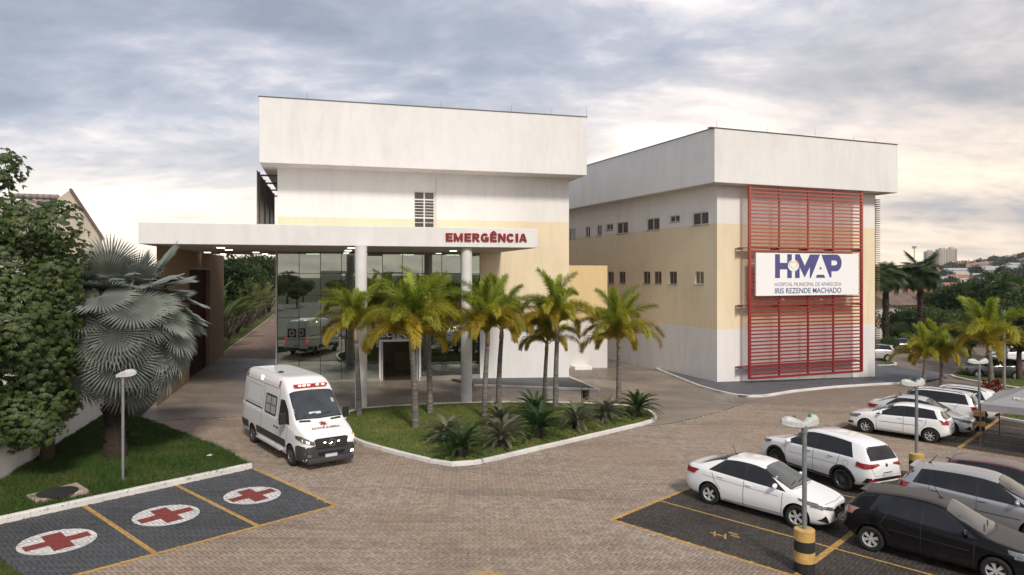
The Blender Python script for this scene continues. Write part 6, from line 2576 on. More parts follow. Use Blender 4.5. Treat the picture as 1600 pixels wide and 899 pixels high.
def tri_mesh(name, V, Fc, m):
    me = bpy.data.meshes.new(name)
    me.vertices.add(len(V)); me.vertices.foreach_set('co', np.ascontiguousarray(V, dtype=np.float32).ravel())
    me.loops.add(Fc.size); me.loops.foreach_set('vertex_index', Fc.ravel().astype(np.int32))
    me.polygons.add(len(Fc)); me.polygons.foreach_set('loop_start', np.arange(len(Fc), dtype=np.int32) * 3)
    me.materials.append(MATS[m]); me.update(calc_edges=True)
    return me


def limb_mesh(trunk_h, r, tips, m='bark', bend=.1):
    b = MB()
    b.tube([Vector((0, 0, -.4)), Vector((bend * .3, 0, trunk_h * .5)), Vector((bend, .05, trunk_h))], [r * 1.3, r, r * .75], 10)
    for t in tips:
        t = Vector(t)
        m_ = Vector((bend, .05, trunk_h)).lerp(t, .5) + Vector((0, 0, -.12 * t.length * .2))
        b.tube([Vector((bend, .05, trunk_h * .92)), m_, t], [r * .55, r * .36, r * .12], 6)
    return b.mesh('trunk', MATS[m], True)


TREES = {}


def tree_kind(key, lobes, n, size, seed, m, th, r, drop=.3, fill=.5):
    V, Fc = crown_cards(lobes, n, size, seed, drop, fill)
    TREES[key] = (tri_mesh('crown', V, Fc, m), limb_mesh(th, r, [l[0] for l in lobes]))


def lobes_round(h, cr, k, seed, flat=.75):
    rn = random.Random(seed)
    out = [((0, 0, h), (cr * .7, cr * .7, cr * .6))]
    for i in range(k):
        a = i * 2.4 + rn.uniform(-.3, .3)
        rr = cr * rn.uniform(.45, .75)
        out.append(((math.cos(a) * rr, math.sin(a) * rr, h + cr * rn.uniform(-.45, .45) * flat), (cr * rn.uniform(.35, .55),) * 2 + (cr * rn.uniform(.28, .42),)))
    return out


tree_kind('dark', lobes_round(4.6, 2.7, 9, 1), 5200, .34, 3, 'leaf_dark', 2.6, .20)
tree_kind('mid', lobes_round(4.2, 2.5, 9, 2), 5200, .32, 4, 'leaf_mid', 2.2, .18)
tree_kind('flat', lobes_round(3.4, 2.8, 8, 5, .25), 3600, .34, 6, 'leaf_dark', 2.4, .16)
tree_kind('far', lobes_round(4.0, 3.6, 8, 7), 900, .95, 8, 'leaf_far', 2.0, .3, fill=.6)
tree_kind('far_b', lobes_round(4.4, 3.2, 7, 12), 900, .95, 9, 'leaf_far', 2.2, .3, fill=.6)


def tree(name, key, loc, scale, label, group=None, rz=None):
    t = thing(name, label, 'tree', loc, random.uniform(0, 6) if rz is None else rz, group)
    if isinstance(scale, (int, float)):
        scale = (scale,) * 3
    t.scale = scale
    cr, tr = TREES[key]
    link('crown', cr, t); link('trunk', tr, t)
    return t


# big tree on the left, behind the boundary wall: drooping palmate leaves
def palmate_tree():
    D = 20.5
    blobs = [(6, 262, 34), (-20, 330, 52), (40, 352, 44), (92, 352, 40), (105, 398, 38), (20, 420, 66), (88, 448, 50), (30, 500, 74), (95, 500, 30), (70, 552, 52), (15, 590, 66), (72, 606, 46), (38, 650, 46), (88, 425, 36), (-30, 480, 80), (-40, 620, 60), (12, 668, 44), (62, 662, 34), (-25, 690, 44), (100, 632, 24)]
    base = Vector(((5 - CX) / F * D, D + 1.9, 0)); base.z = gz(base.x, base.y)
    root = thing('broadleaf_tree', 'bushy tree with drooping palmate leaves leaning over the white boundary wall', 'tree', base)
    rn = random.Random(5)
    V, Fc = [], []
    tips = []
    for (px, py, rp) in blobs:
        c = at(px, py, D + rn.uniform(-.9, .9)) - base
        r = rp * D / F
        tips.append(c)
        ncl = int(520 * (r / .9) ** 2) + 50
        for _ in range(ncl):
            d = Vector((rn.gauss(0, 1), rn.gauss(0, 1), rn.gauss(0, 1))).normalized()
            if d.y > .55:
                continue
            q = c + Vector((d.x * r, d.y * r, d.z * r * .9)) * rn.uniform(.55, 1.12)
            nl = rn.choice((5, 6, 7))
            a0 = rn.uniform(0, 6)
            out = Vector((d.x, d.y, d.z * .4 + .3)).normalized()
            s, u = rot_basis(out)
            ln0 = rn.uniform(.09, .16)
            for k in range(nl):
                a = a0 + 2 * PI * k / nl
                rd = (s * math.cos(a) + u * math.sin(a))
                dr = (rd * .75 + out * .30 + Vector((0, 0, -.85))).normalized()
                ln = ln0 * rn.uniform(.8, 1.15)
                sd2 = dr.cross(out)
                if sd2.length < .05:
                    continue
                sd2 = sd2.normalized() * ln * .21
                nn = sd2.cross(dr).normalized() * ln * .07
                i = len(V)
                V += [q, q + dr * ln * .5 + sd2 - nn, q + dr * ln * .5 + nn, q + dr * ln * .5 - sd2 - nn, q + dr * ln + Vector((0, 0, -.02))]
                Fc += [(i, i + 1, i + 2), (i, i + 2, i + 3), (i + 1, i + 4, i + 2), (i + 2, i + 4, i + 3)]
    me = tri_mesh('crown', np.array([tuple(v) for v in V]), np.array(Fc), 'leaf_broad')
    link('crown', me, root)
    b = MB()
    fork = Vector((.1, 0, 1.9))
    b.tube([Vector((0, 0, -.4)), Vector((.05, .02, 1.0)), fork], [.24, .19, .15], 10)
    for t in tips:
        mid = fork.lerp(t, .5) + Vector((0, .2, -.15))
        b.tube([fork - Vector((0, 0, .1)), mid, t], [.09, .055, .012], 6)
    b.build('trunk', MATS['bark'], root, smooth=True)


palmate_tree()

# ================================================================== STREET FURNITURE, WALLS, BACKGROUND
mat('galv', (0.36, 0.37, 0.38), .5, .6, vary=.18, scale=5)
mat('post_paint', (0.20, 0.215, 0.225), .5, vary=.2)
mat('drum_yellow', (0.56, 0.36, 0.12), .8, vary=.28, scale=5, bump=.4)
mat('drum_black', (0.020, 0.020, 0.021), .8, vary=.4, scale=5, bump=.4)
mat('lamp_case', (0.52, 0.52, 0.51), .55, vary=.22, scale=12)
mat('lens', (0.30, 0.31, 0.30), .2, vary=.1)
mat('green_cap', (0.05, 0.25, 0.06), .5, vary=0)


def lamp_head(parent, loc, yaw, cap=True):
    h = link('lamp_head', None, parent)
    h.location = loc; h.rotation_euler = (0, R(-9), yaw)
    b = MB()
    secs = []
    for t, w, z0, z1 in ((-.03, .05, .0, .08), (.10, .085, -.01, .13), (.28, .125, -.03, .18), (.44, .115, -.03, .17), (.54, .06, .0, .10)):
        secs.append([(t, -w, z0), (t, w, z0), (t, w * .9, (z0 + z1) / 2 + .02), (t, w * .45, z1), (t, -w * .45, z1), (t, -w * .9, (z0 + z1) / 2 + .02)])
    V = [p for s_ in secs for p in s_]
    Fc = [[i * 6 + k, (i + 1) * 6 + k, (i + 1) * 6 + (k + 1) % 6, i * 6 + (k + 1) % 6] for i in range(4) for k in range(6)] + [[0, 1, 2, 3, 4, 5], [24, 29, 28, 27, 26, 25]]
    b.add(V, Fc); b.build('case', MATS['lamp_case'], h, smooth=False)
    b = MB(); b.obox(Vector((.28, 0, -.04)), Vector((.14, 0, 0)), Vector((0, .06, 0)), Vector((0, 0, .012))); b.build('lens', MATS['lens'], h)
    if cap:
        b = MB(); b.lathe([(.034, .16), (.034, .225), (.001, .235)], 10, (.26, 0, 0)); b.build('sensor_cap', MATS['green_cap'], h)


def drum_post(px, py, ytop, label, heads, drum_top):
    g = G(px, py)
    t = thing('lamp_post', label, 'lamp post', g, 0, 'lamp posts on striped drums')
    mp_ = g.y / F
    hd = (py - drum_top) * mp_ * 1.04
    r = .225
    for k in range(4):
        b = MB(); z0 = hd * k / 4 - (.2 if k == 0 else 0)
        b.lathe([(r, z0), (r, hd * (k + 1) / 4 - .002)] if k < 3 else [(r, z0), (r, hd - .01), (r * .96, hd), (.001, hd + .005)], 28)
        b.build('drum_band', MATS['drum_black' if k % 2 == 0 else 'drum_yellow'], t, sharp=40)
    zt = CAMH + (YH - ytop) / F * g.y - g.z
    b = MB(); b.lathe([(.052, hd - .02), (.05, zt - .06)], 14); b.lathe([(.065, zt - .22), (.065, zt - .05)], 14)
    b.build('pole', MATS['post_paint'], t, sharp=40)
    for yaw in heads:
        lamp_head(t, (0, 0, zt - .08), yaw)
    return t


drum_post(1257, 893, 662, 'lamp post on yellow and black drum beside the nose of the white saloon', (R(178), R(38)), 829)
drum_post(1432, 751, 600, 'lamp post on yellow and black drum at the cross aisle', (R(180), R(40)), 710)
drum_post(1530, 673, 566, 'lamp post on yellow and black drum beside the grey tent', (R(180), R(20)), 643)
# slim post on the left lawn
g = G(192, 751, .08)
t = thing('lamp_post', 'slim grey lamp post with small lamp in the left lawn', 'lamp post', g)
zt = CAMH + (YH - 588) / F * g.y - g.z
b = MB(); b.lathe([(.042, -.2), (.040, zt)], 12); b.build('pole', MATS['galv'], t, sharp=40)
b = MB(); b.obox(Vector((0, 0, .03)), Vector((.09, 0, 0)), Vector((0, .09, 0)), Vector((0, 0, .012))); b.build('base_plate', MATS['galv'], t)
lamp_head(t, (-.16, 0, zt - .03), R(8), False)
# grey street pole at the back right
g = G(1569, 606)
t = thing('street_pole', 'tall plain grey steel pole among the trees by the far kerb', 'pole', g)
b = MB(); b.lathe([(.09, -.2), (.07, 5.2)], 12); b.build('pole', MATS['galv'], t, sharp=40)
b = MB(); b.lathe([(.14, -.1), (.14, .04), (.1, .06)], 12); b.build('base', MATS['galv'], t)

# manhole in the left lawn
g = [G(40, 778, .085), G(120, 759, .085), G(139, 772, .085), G(55, 788, .085)]
t = thing('manhole', 'square concrete manhole surround with dark round cover in the lawn', 'manhole', ((g[0] + g[2]) / 2))
c_ = (g[0] + g[2]) / 2
b = MB(); b.prism([(p.x - c_.x, p.y - c_.y) for p in g], -.15, .10)
mat('cast_concrete', (0.42, 0.33, 0.27), .9, vary=.3, scale=6, bump=.4)
mat('cast_iron', (0.022, 0.021, 0.021), .8, vary=.5, scale=15, bump=.6)
b.build('surround', MATS['cast_concrete'], t, bevel=.015)
b = MB(); b.lathe([(.50, .10), (.50, .118), (.44, .122), (.43, .112), (.001, .112)], 32); b.build('cover', MATS['cast_iron'], t, sharp=40)
# scrap of white paper on the grass
g = G(327, 715, .09)
b = MB(); b.add([(-.09, -.05, .06), (.10, -.06, .07), (.11, .05, .09), (0, .07, .10), (-.10, .05, .07)], [[0, 1, 2, 3, 4], [4, 3, 2, 1, 0]])
o = b.build('paper_scrap', MATS['frame_white']); o.location = g
tag(o, 'crumpled scrap of white paper lying on the left lawn', 'litter')

# litter bin
g = G(914.5, 634, .09)
t = thing('litter_bin', 'small black mesh litter bin hung in a hoop stand behind the lawn', 'litter bin', g)
mat('bin_black', (0.014, 0.014, 0.015), .5, vary=.3)
b = MB()
w, hh = .19, .80
b.tube([Vector((-w, 0, -.1)), Vector((-w, 0, hh))] + [Vector((-w * math.cos(a), 0, hh + w * math.sin(a))) for a in [PI * k / 10 for k in range(1, 10)]] + [Vector((w, 0, hh)), Vector((w, 0, -.1))], .016, 8)
b.build('stand', MATS['bin_black'], t, smooth=True)
b = MB(); b.lathe([(.13, .30), (.165, .75), (.175, .77), (.155, .77), (.12, .32)], 20, close=True); b.lathe([(.001, .32), (.125, .32)], 20)
for z in (.45, .60):
    b.lathe([(.16, z), (.168, z + .02), (.16, z + .04)], 20)
b.build('bucket', MATS['bin_black'], t, sharp=40)

# white boundary wall on the left
t = thing('boundary_wall', 'plain white rendered boundary wall behind the left lawn', 'wall')
FB = Face(WALL_A, wd, Vector((wd.y, -wd.x, 0)))
wl_len = (WALL_B - WALL_A).length
b = MB()
zb_ = min(WALL_A.z, WALL_B.z) - .4
FB.box(b, -9, wl_len + 9.5, zb_, WALL_B.z + 2.45, -.2, 0); b.build('wall', wall_mat('render_boundary', [(99, (0.84, 0.82, 0.80))], streak=.18), t)
b = MB(); FB.box(b, -9, wl_len + 9.5, WALL_B.z + 2.45, WALL_B.z + 2.5, -.24, .04); b.build('coping', MATS['white_plaster'], t)
# neighbouring plot behind the wall
sheet('yard', [(-60, 6), (-60, 60), (-24, 60), (WALL_B.x - .5 + wd.x * 9, WALL_B.y + wd.y * 9), (WALL_A.x - .5, WALL_A.y), (WALL_A.x - wd.x * 12 - .5, WALL_A.y - wd.y * 12)], -.02, MATS['lawn'], cell=6)

# gabled house behind the trees on the left
mat('house_cream', (0.60, 0.52, 0.42), .9, vary=.15, scale=1, bump=.2, world=True)
mat('roof_tile_grey', (0.30, 0.25, 0.24), .9, vary=.35, scale=2, world=True)
mat('roof_tile_red', (0.36, 0.15, 0.09), .9, vary=.35, scale=.8, world=True)
mat('roof_tile_dark', (0.17, 0.12, 0.10), .9, vary=.3, scale=.8, world=True)
D = 36.0
hs = thing('gabled_house', 'cream gabled house with grey tiled roof behind the left trees', 'house')
Q = lambda px, py, d=D: at(px, py, d)
gp = [Q(89, 311), Q(110, 296.5), Q(149, 352), Q(160, 372), Q(160, 640), Q(89, 640)]
b = MB()
n_ = len(gp)
bk = [p + Vector((-1.2, 1.6, 0)) * .22 for p in gp]
b.add(gp + bk, [list(range(n_))[::-1], list(range(n_, 2 * n_))] + [[i, (i + 1) % n_, n_ + (i + 1) % n_, n_ + i] for i in range(n_)])
b.build('gable_wall', MATS['house_cream'], hs)
b = MB(); b.beam(Q(110, 295.5, D - .05), Q(162, 374.5, D - .05), .10, .14, Vector((0, -1, 0))); b.build('verge', MATS['roof_tile_dark'], hs)
b = MB()
r0, r1 = Q(109, 297), Q(109, 297) + Vector((-9, 3.0, -.15))
sl = Vector((-.4, -1.6, -1.25)).normalized()
b.quad(r0 + Vector((0, .4, -.3)), r1 + Vector((0, .4, -.3)), r1 + sl * 5 + Vector((0, 0, -.3)), r0 + sl * .1 + Vector((-1, 0, -3)))
roof = b.build('roof', MATS['roof_tile_grey'], hs)
for k in range(7):             # ridge tiles stepping away from the gable
    p = Q(84 - k * 10, 308.5 - k * .3, D + k * .1)
    bb = MB(); bb.tube([p + Vector((.20, 0, 0)), p + Vector((-.20, .05, .02))], [.16, .13], 10); bb.build('ridge_tile', MATS['roof_tile_grey'], roof, smooth=True)
bb = MB(); pw0, pw1 = Q(90, 318, D + .4), Q(-40, 318, D + .4)
bb.add([pw0 - Vector((0, 0, 12)), pw1 - Vector((0, 0, 12)), pw1, pw0], [[0, 1, 2, 3]]); bb.build('wall', MATS['house_cream'], hs)

# alley beside the emergency block
alley_l0, alley_l1 = G(352, 553), G(430, 492)
mat('alley_paver', (0.25, 0.165, 0.125), .9, vary=.35, scale=2.5, bump=.5, bscale=14, world=True)
dv = (alley_l1 - alley_l0); dv.z = 0; dl = dv.length; dv.normalize(); sdv = Vector((dv.y, -dv.x, 0))
sheet('alley', [alley_l0, alley_l1 + dv * 10, alley_l1 + dv * 10 + sdv * 6, alley_l0 + sdv * 6.5], .012, MATS['alley_paver'], cell=8)
kerb('kerb', [alley_l0 - sdv * .12, alley_l1 - sdv * .12], 1, .12, .09, step=3.0, m=MATS['cast_concrete'])
sheet('verge', [alley_l0 - sdv * .2, alley_l1 - sdv * .2 + dv * 6, alley_l1 - sdv * 9 + dv * 6, alley_l0 - sdv * 9], .06, MATS['lawn'], cell=4)
mat('fence_pale', (0.38, 0.31, 0.27), .9, vary=.3, scale=3, world=True)
fen = thing('alley_fence', 'weathered pale fence along the alley behind the tall plants', 'fence')
for k in range(15):
    p = alley_l0 - sdv * 2.3 + dv * (k * dl / 14)
    b = MB(); b.obox(Vector((p.x, p.y, p.z + .9)), dv * .08, sdv * .08, Vector((0, 0, 1.1))); b.build('post', MATS['fence_pale'], fen)
    if k < 14:
        q = p + dv * dl / 28
        for j in range(6):
            qq = p + dv * (dl / 14) * (j + .5) / 6
            b = MB(); b.obox(Vector((qq.x, qq.y, qq.z + .85)), dv * .16, sdv * .02, Vector((0, 0, .85 + .1 * random.random()))); b.build('board', MATS['fence_pale'], fen)


def strap_plant(kind_seed, h):
    """traveller-palm like plant: a fan of stalks with long paddle leaves"""
    rn = random.Random(kind_seed)
    lv, st = MB(), MB()
    for k in range(13):
        a = rn.uniform(0, 2 * PI)
        le = R(rn.uniform(48, 86))
        d = Vector((math.cos(a) * math.cos(le), math.sin(a) * math.cos(le), math.sin(le)))
        sl_ = h * rn.uniform(.40, .70)
        p1 = d * sl_
        st.tube([Vector((0, 0, 0)), p1 * .5, p1], [.06, .045, .025], 5)
        s = Vector((-math.sin(a), math.cos(a), 0))
        ll_ = h * rn.uniform(.32, .5)
        dcur = d.copy(); p = p1.copy()
        prev = None
        K = 7
        for i in range(K + 1):
            t = i / K
            w = .30 * math.sin(PI * (.08 + .88 * t)) ** .7 * h / 4.5
            u = s.cross(dcur)
            tear = 1 - .25 * rn.random()
            row = [p - s * w * tear + u * .06 * h / 5, p, p + s * w * tear + u * .06 * h / 5]
            if prev:
                i0 = len(lv.v)
                lv.v += [tuple(v) for v in prev + row]
                lv.f += [[i0, i0 + 1, i0 + 4, i0 + 3], [i0 + 1, i0 + 2, i0 + 5, i0 + 4]]; lv.m += [0, 0]
            prev = row
            dcur = (dcur + Vector((0, 0, -.16))).normalized()
            p = p + dcur * ll_ / K
    return lv.mesh('foliage', MATS['leaf_strap']), st.mesh('stalk', MATS['bark'])


SP = [strap_plant(k, 4.6) for k in range(4)]
for k in range(17):
    f = (k / 16.0) ** 1.2
    p = alley_l0 - sdv * (1.3 + 1.0 * (k % 2)) + dv * (1.0 + (dl + 4) * f)
    o = thing('paddle_leaf_plant', 'tall paddle leaved plant in the row along the alley', 'plant', Vector((p.x, p.y, gz(p.x, p.y) + .05)), random.uniform(0, 6), 'paddle leaved plants along the alley')
    o.scale = (1.05,) * 2 + (random.uniform(1.0, 1.35),)
    a_, b_2 = SP[k % 4]
    link('foliage', a_, o); link('stalk', b_2, o)
for k, (px, d, s) in enumerate(((330, 62, 1.25), (362, 88, 1.45), (392, 100, 1.4), (420, 112, 1.5), (455, 122, 1.5), (348, 74, 1.2))):
    p = at(px, 428, d); p.z = gz(p.x, p.y) - .2
    tree('broadleaf_tree', 'mid' if k % 2 else 'dark', p, s, 'light green leafy tree rising behind the plants at the end of the alley' if k % 2 else 'dark green leafy tree rising behind the plants at the end of the alley', 'light trees at the end of the alley' if k % 2 else 'dark trees at the end of the alley')

# grey canvas tent at the right edge
TG = thing('tent', 'grey canvas pop up tent with white lettering over the far parking bays', 'tent')
mat('canvas_grey', (0.30, 0.295, 0.30), .8, vary=.1, scale=2)
mat('tent_leg', (0.16, 0.07, 0.06), .5, .2, vary=.4)
p1, p2 = G(1532, 704), G(1541.5, 690)
S_ = 4.3
q1 = Vector((p1.x, p1.y, 0)); ta = Vector((ax_b.x, ax_b.y, 0)); tb = Vector((ax_a.x, ax_a.y, 0))
ze = CAMH + (YH - 633) / F * p1.y
corn = [q1, q1 + ta * S_, q1 + ta * S_ + tb * S_, q1 + tb * S_]
ap = q1 + (ta + tb) * S_ / 2
ap.z = ze + 1.25
for c_ in corn:
    z_ = gz(c_.x, c_.y)
    b = MB(); b.obox(Vector((c_.x, c_.y, (z_ + ze) / 2)), ta * .02, tb * .02, Vector((0, 0, (ze - z_) / 2 + .05))); b.build('leg', MATS['tent_leg'], TG)
b = MB()
K = 7
for i in range(4):            # four concave roof gores and their valances
    a_, c_ = corn[i], corn[(i + 1) % 4]
    rows = []
    for k in range(K + 1):
        f = k / K
        zz = ze + .05 + (ap.z - ze - .05) * f ** 1.35
        l_, r_ = a_.lerp(ap, f), c_.lerp(ap, f)
        rows.append((Vector((l_.x, l_.y, zz)), Vector((r_.x, r_.y, zz))))
    for k in range(K):
        b.add([rows[k][0], rows[k][1], rows[k + 1][1], rows[k + 1][0]], [[0, 1, 2, 3]])
b.build('canopy', MATS['canvas_grey'], TG, smooth=False)
b = MB()
for i in range(4):
    a_, c_ = corn[i].copy(), corn[(i + 1) % 4].copy()
    a_.z = c_.z = ze + .05
    b.add([a_, c_, c_ - Vector((0, 0, .28)), a_ - Vector((0, 0, .28))], [[0, 1, 2, 3]])
b.build('valance', MATS['canvas_grey'], TG)
# lettering on the front gore
mN = (corn[1] - corn[0]).normalized()
f0 = .22
la, lb_ = corn[0].lerp(ap, f0), corn[1].lerp(ap, f0)
z0_ = ze + .05 + (ap.z - ze - .05) * f0 ** 1.35; z1_ = ze + .05 + (ap.z - ze - .05) * .5 ** 1.35
up_ = (corn[0].lerp(ap, .5) - la); up_.z = z1_ - z0_
upn = (up_ - mN * up_.dot(mN)).normalized()
nn_ = mN.cross(upn).normalized()
if nn_.y > 0:
    nn_ = -nn_
me = text_mesh('PROC', .012, .002)
lo, hi = mesh_bounds(me)
co = np.empty(len(me.vertices) * 3); me.vertices.foreach_get('co', co); co = co.reshape(-1, 3)
sc_ = .23
org = Vector((la.x, la.y, z0_)) + mN * .55 + nn_ * .06 + upn * .05
W_ = np.array(org)[None] + (co[:, 0:1] - lo[0]) * sc_ * np.array(mN)[None] + (co[:, 1:2] - lo[1]) * sc_ * np.array(upn)[None] + co[:, 2:3] * sc_ * np.array(nn_)[None]
me.vertices.foreach_set('co', W_.ravel()); me.materials.clear(); me.materials.append(MATS['frame_white']); me.update()
link('lettering', me, TG)

# kerbed verge behind the far block and across the street
ver = P2((1545, 652), (1600, 662), (1680, 676), (1690, 640), (1600, 628), (1556, 622))
lawn('verge', ver, .08, 500, .07, 'grass_light')
kerb('kerb', ver[:3], 1, .16, .13)
ver2 = P2((1484, 588), (1492, 592), (1530, 599), (1580, 607), (1640, 614), (1700, 618), (1720, 590), (1600, 584), (1500, 582))
lawn('verge', ver2, .08, 300, .07, 'grass_light', ymax=70)
kerb('kerb', ver2[:6], 1, .2, .14, step=1.2)
ver3 = P2((1372, 573.5), (1395, 573), (1404, 570.5), (1398, 568), (1372, 566))
lawn('verge', ver3, .1, 120, .08, 'grass_light', ymax=90)
kerb('kerb', ver3[:4], 1, .2, .14, step=1.2)

# palms and trees on the right
for (px, py), yc, lab in (((1443, 607), 556, 'areca palm with yellow green fronds beside the ward block pavement'), ((1471, 607), 558, 'areca palm with thin dark trunk next to another areca behind the parked cars')):
    b_ = G(px, py)
    foxtail('areca_palm', b_, palm_h(b_, yc), lab, 1.0, None, 15)
b_ = G(1549, 613)
foxtail('areca_palm', b_, palm_h(b_, 535), 'tall palm with ringed trunk behind the grey tent', 1.35, None, 15)
for (px, d, yc, s, lab) in ((1384, 68, 432, 1.15, 'fan palm with dark shaggy trunk just past the ward block corner'), (1438, 72, 428, 1.35, 'tall dark fan palm rising against the sky beyond the street')):
    p = at(px, 428, d); p.z = gz(p.x, p.y) - .3
    fan_palm('fan_palm', lab, p, CAMH + (YH - yc) / F * d - p.z, .30, grn, None, 40, s, seed=int(px), cone=(84, -40))
DK = {i: [plume_frond('frond', 2.5, e0, e1, 'frond_dark', 300 + i, nst=44, ring=3, ll=.5, lw=.035)] for i, (e0, e1) in enumerate(((75, 5), (62, -25), (50, -48), (38, -62), (24, -72), (10, -80)))}
for (px, d, yc, s) in ((1572, 62, 455, 1.0), (1604, 58, 470, 1.05), (1548, 80, 440, 1.0), (1480, 84, 470, .95)):
    p = at(px, 428, d); p.z = gz(p.x, p.y) - .3
    foxtail('feather_palm', p, palm_h(p, yc), 'dark feather leaved palm among the trees beyond the street', s, 'feather palms beyond the street', 16, fr=DK)
for (px, d, s, key, lab, grp) in ((1515, 57, .88, 'mid', 'bushy green street tree with low crown over the parked dark car', None), (1592, 50, .95, 'dark', 'dark street tree standing behind the grey tent', None),
                                  (1560, 64, 1.0, 'dark', 'dense dark tree in the clump beyond the street', 'dense trees beyond the street'), (1500, 82, 1.15, 'dark', 'dense dark tree in the clump beyond the street', 'dense trees beyond the street'),
                                  (1535, 90, 1.22, 'dark', 'dense dark tree in the clump beyond the street', 'dense trees beyond the street'), (1585, 86, 1.15, 'mid', 'dense dark tree in the clump beyond the street', 'dense trees beyond the street'),
                                  (1620, 74, 1.1, 'dark', 'dense dark tree in the clump beyond the street', 'dense trees beyond the street'), (1404, 74, .55, 'mid', 'dense dark tree in the clump beyond the street', 'dense trees beyond the street'), (1440, 80, .75, 'dark', 'dense dark tree in the clump beyond the street', 'dense trees beyond the street'), (1478, 72, .8, 'mid', 'dense dark tree in the clump beyond the street', 'dense trees beyond the street'), (1462, 96, 1.1, 'mid', 'dense dark tree in the clump beyond the street', 'dense trees beyond the street'),
                                  (1655, 70, 1.1, 'mid', 'dense dark tree in the clump beyond the street', 'dense trees beyond the street'), (1640, 55, 1.1, 'dark', 'dense dark tree in the clump beyond the street', 'dense trees beyond the street')):
    p = at(px, 428, d); p.z = gz(p.x, p.y) - .3
    if grp and key == 'mid':
        lab, grp = 'lighter green bushy tree in the clump beyond the street', 'lighter trees beyond the street'
    tree('street_tree' if grp is None else 'dense_tree', key, p, s, lab, grp)
p = at(1420, 428, 78); p.z = gz(p.x, p.y) - .3
tree('flat_topped_tree', 'flat', p, (1.1, 1.1, .95), 'flat topped dark tree over the white street wall')
p = at(1388, 428, 62); p.z = gz(p.x, p.y) - .3
tree('shrub', 'mid', p, (.30, .30, .42), 'small upright shrub at the ward block corner')
# red crotons by the far kerb
RCm = None
for px in (1541, 1556):
    g = G(px, 617)
    V, Fc = crown_cards([((0, 0, .45), (.35, .35, .4))], 260, .2, px, .1, .3)
    leaf_mat('leaf_red', (.12, .02, .015), (.26, .04, .025)) if 'leaf_red' not in MATS else None
    o = link('croton_shrub', tri_mesh('croton_shrub', V, Fc, 'leaf_red')); o.location = g
    tag(o, 'low red leaved shrub by the far kerb beside the tent', 'shrub', 'red shrubs by the far kerb')

# street wall and buildings across the street
wallc = wall_mat('render_street', [(99, (0.62, 0.60, 0.58))], streak=.3)
t = thing('street_wall', 'long white street wall beyond the far parked cars', 'wall')
a_, c_ = at(1330, 428, 84), at(1450, 428, 90)
u_ = (c_ - a_); u_.z = 0
FWs = Face(a_, u_.normalized(), Vector((u_.y, -u_.x, 0)))
b = MB(); FWs.box(b, 0, u_.length, -3, 2.1, -.2, 0); b.build('wall', wallc, t)
b = MB(); FWs.box(b, 0, u_.length, 2.1, 2.16, -.25, .05); b.build('coping', MATS['cast_concrete'], t)


def house(loc, w, d, h, rh, rz, wm, rm, label, group):
    t = thing('house', label, 'house', loc, rz, group)
    b = MB(); b.box(-w / 2, -d / 2, -3, w / 2, d / 2, h); b.add([(-w / 2, -d / 2, h), (-w / 2, d / 2, h), (-w / 2, 0, h + rh * .96), (w / 2, -d / 2, h), (w / 2, d / 2, h), (w / 2, 0, h + rh * .96)], [[0, 2, 1], [3, 4, 5]])
    b.build('wall', MATS[wm], t)
    e = .4
    b = MB()
    b.add([(-w / 2 - e, -d / 2 - e, h - .15), (w / 2 + e, -d / 2 - e, h - .15), (w / 2 + e, 0, h + rh), (-w / 2 - e, 0, h + rh), (-w / 2 - e, d / 2 + e, h - .15), (w / 2 + e, d / 2 + e, h - .15)], [[0, 1, 2, 3], [3, 2, 5, 4]])
    b.build('roof', MATS[rm], t)
    for k in (-1, 1):
        b = MB(); b.box(k * w * .25 - .6, -d / 2 - .03, .9, k * w * .25 + .6, -d / 2 + .02, 2.1); b.build('window', MATS['window_glass'], t)
    b = MB(); b.box(-.45, -d / 2 - .03, -.2, .45, -d / 2 + .02, 2.0); b.build('door', MATS['frame_grey'], t)
    return t


mat('house_white', (0.62, 0.60, 0.57), .9, vary=.15, scale=.5, world=True)
mat('house_sand', (0.48, 0.38, 0.29), .9, vary=.15, scale=.5, world=True)
mat('roof_metal', (0.40, 0.40, 0.40), .6, vary=.2, scale=.5, world=True)
near_h = [((1405, 118), 14, 9, 3.4, 1.0, 'house_white', 'roof_metal', 'low white building with metal roof past the fan palm'), ((1452, 122), 12, 9, 3.2, 2.2, 'house_sand', 'roof_tile_red', 'house with orange tiled roof between the fan palm and the trees'),
          ((1475, 132), 9, 8, 3.0, 1.6, 'house_white', 'roof_tile_red', 'small white house with tiled roof beside the dense trees'), ((1392, 98), 8, 7, 2.6, 1.6, 'house_sand', 'roof_tile_dark', 'house with dark tiled roof behind the street wall')]
for (px, d), w, dd, h, rh, wm, rm, lab in near_h:
    p = at(px, 428, d); p.z = terrain(p.x, p.y) + 2.0
    house(p, w, dd, h, rh, random.uniform(-.4, .4), wm, rm, lab, None)
rn = random.Random(21)
for k in range(64):
    d = 170 * (1.035 ** k) if k < 52 else rn.uniform(200, 900)
    d = min(d, 980)
    px = rn.uniform(1372, 1640)
    p = at(px, 428, d); p.z = terrain(p.x, p.y) + .3
    big = 1.0 + d / 1500
    red = rn.random() < .6
    house(p, rn.uniform(8, 14) * big, rn.uniform(7, 10) * big, rn.uniform(3, 4.5) * big, rn.uniform(1.2, 2.4) * big, rn.uniform(-.6, .6), rn.choice(('house_white', 'house_sand', 'house_white')), 'roof_tile_red' if red else 'roof_metal',
          'small distant house with orange tiled roof on the hillside' if red else 'small distant house with pale metal roof on the hillside', 'tiled houses on the hillside' if red else 'metal roofed houses on the hillside')
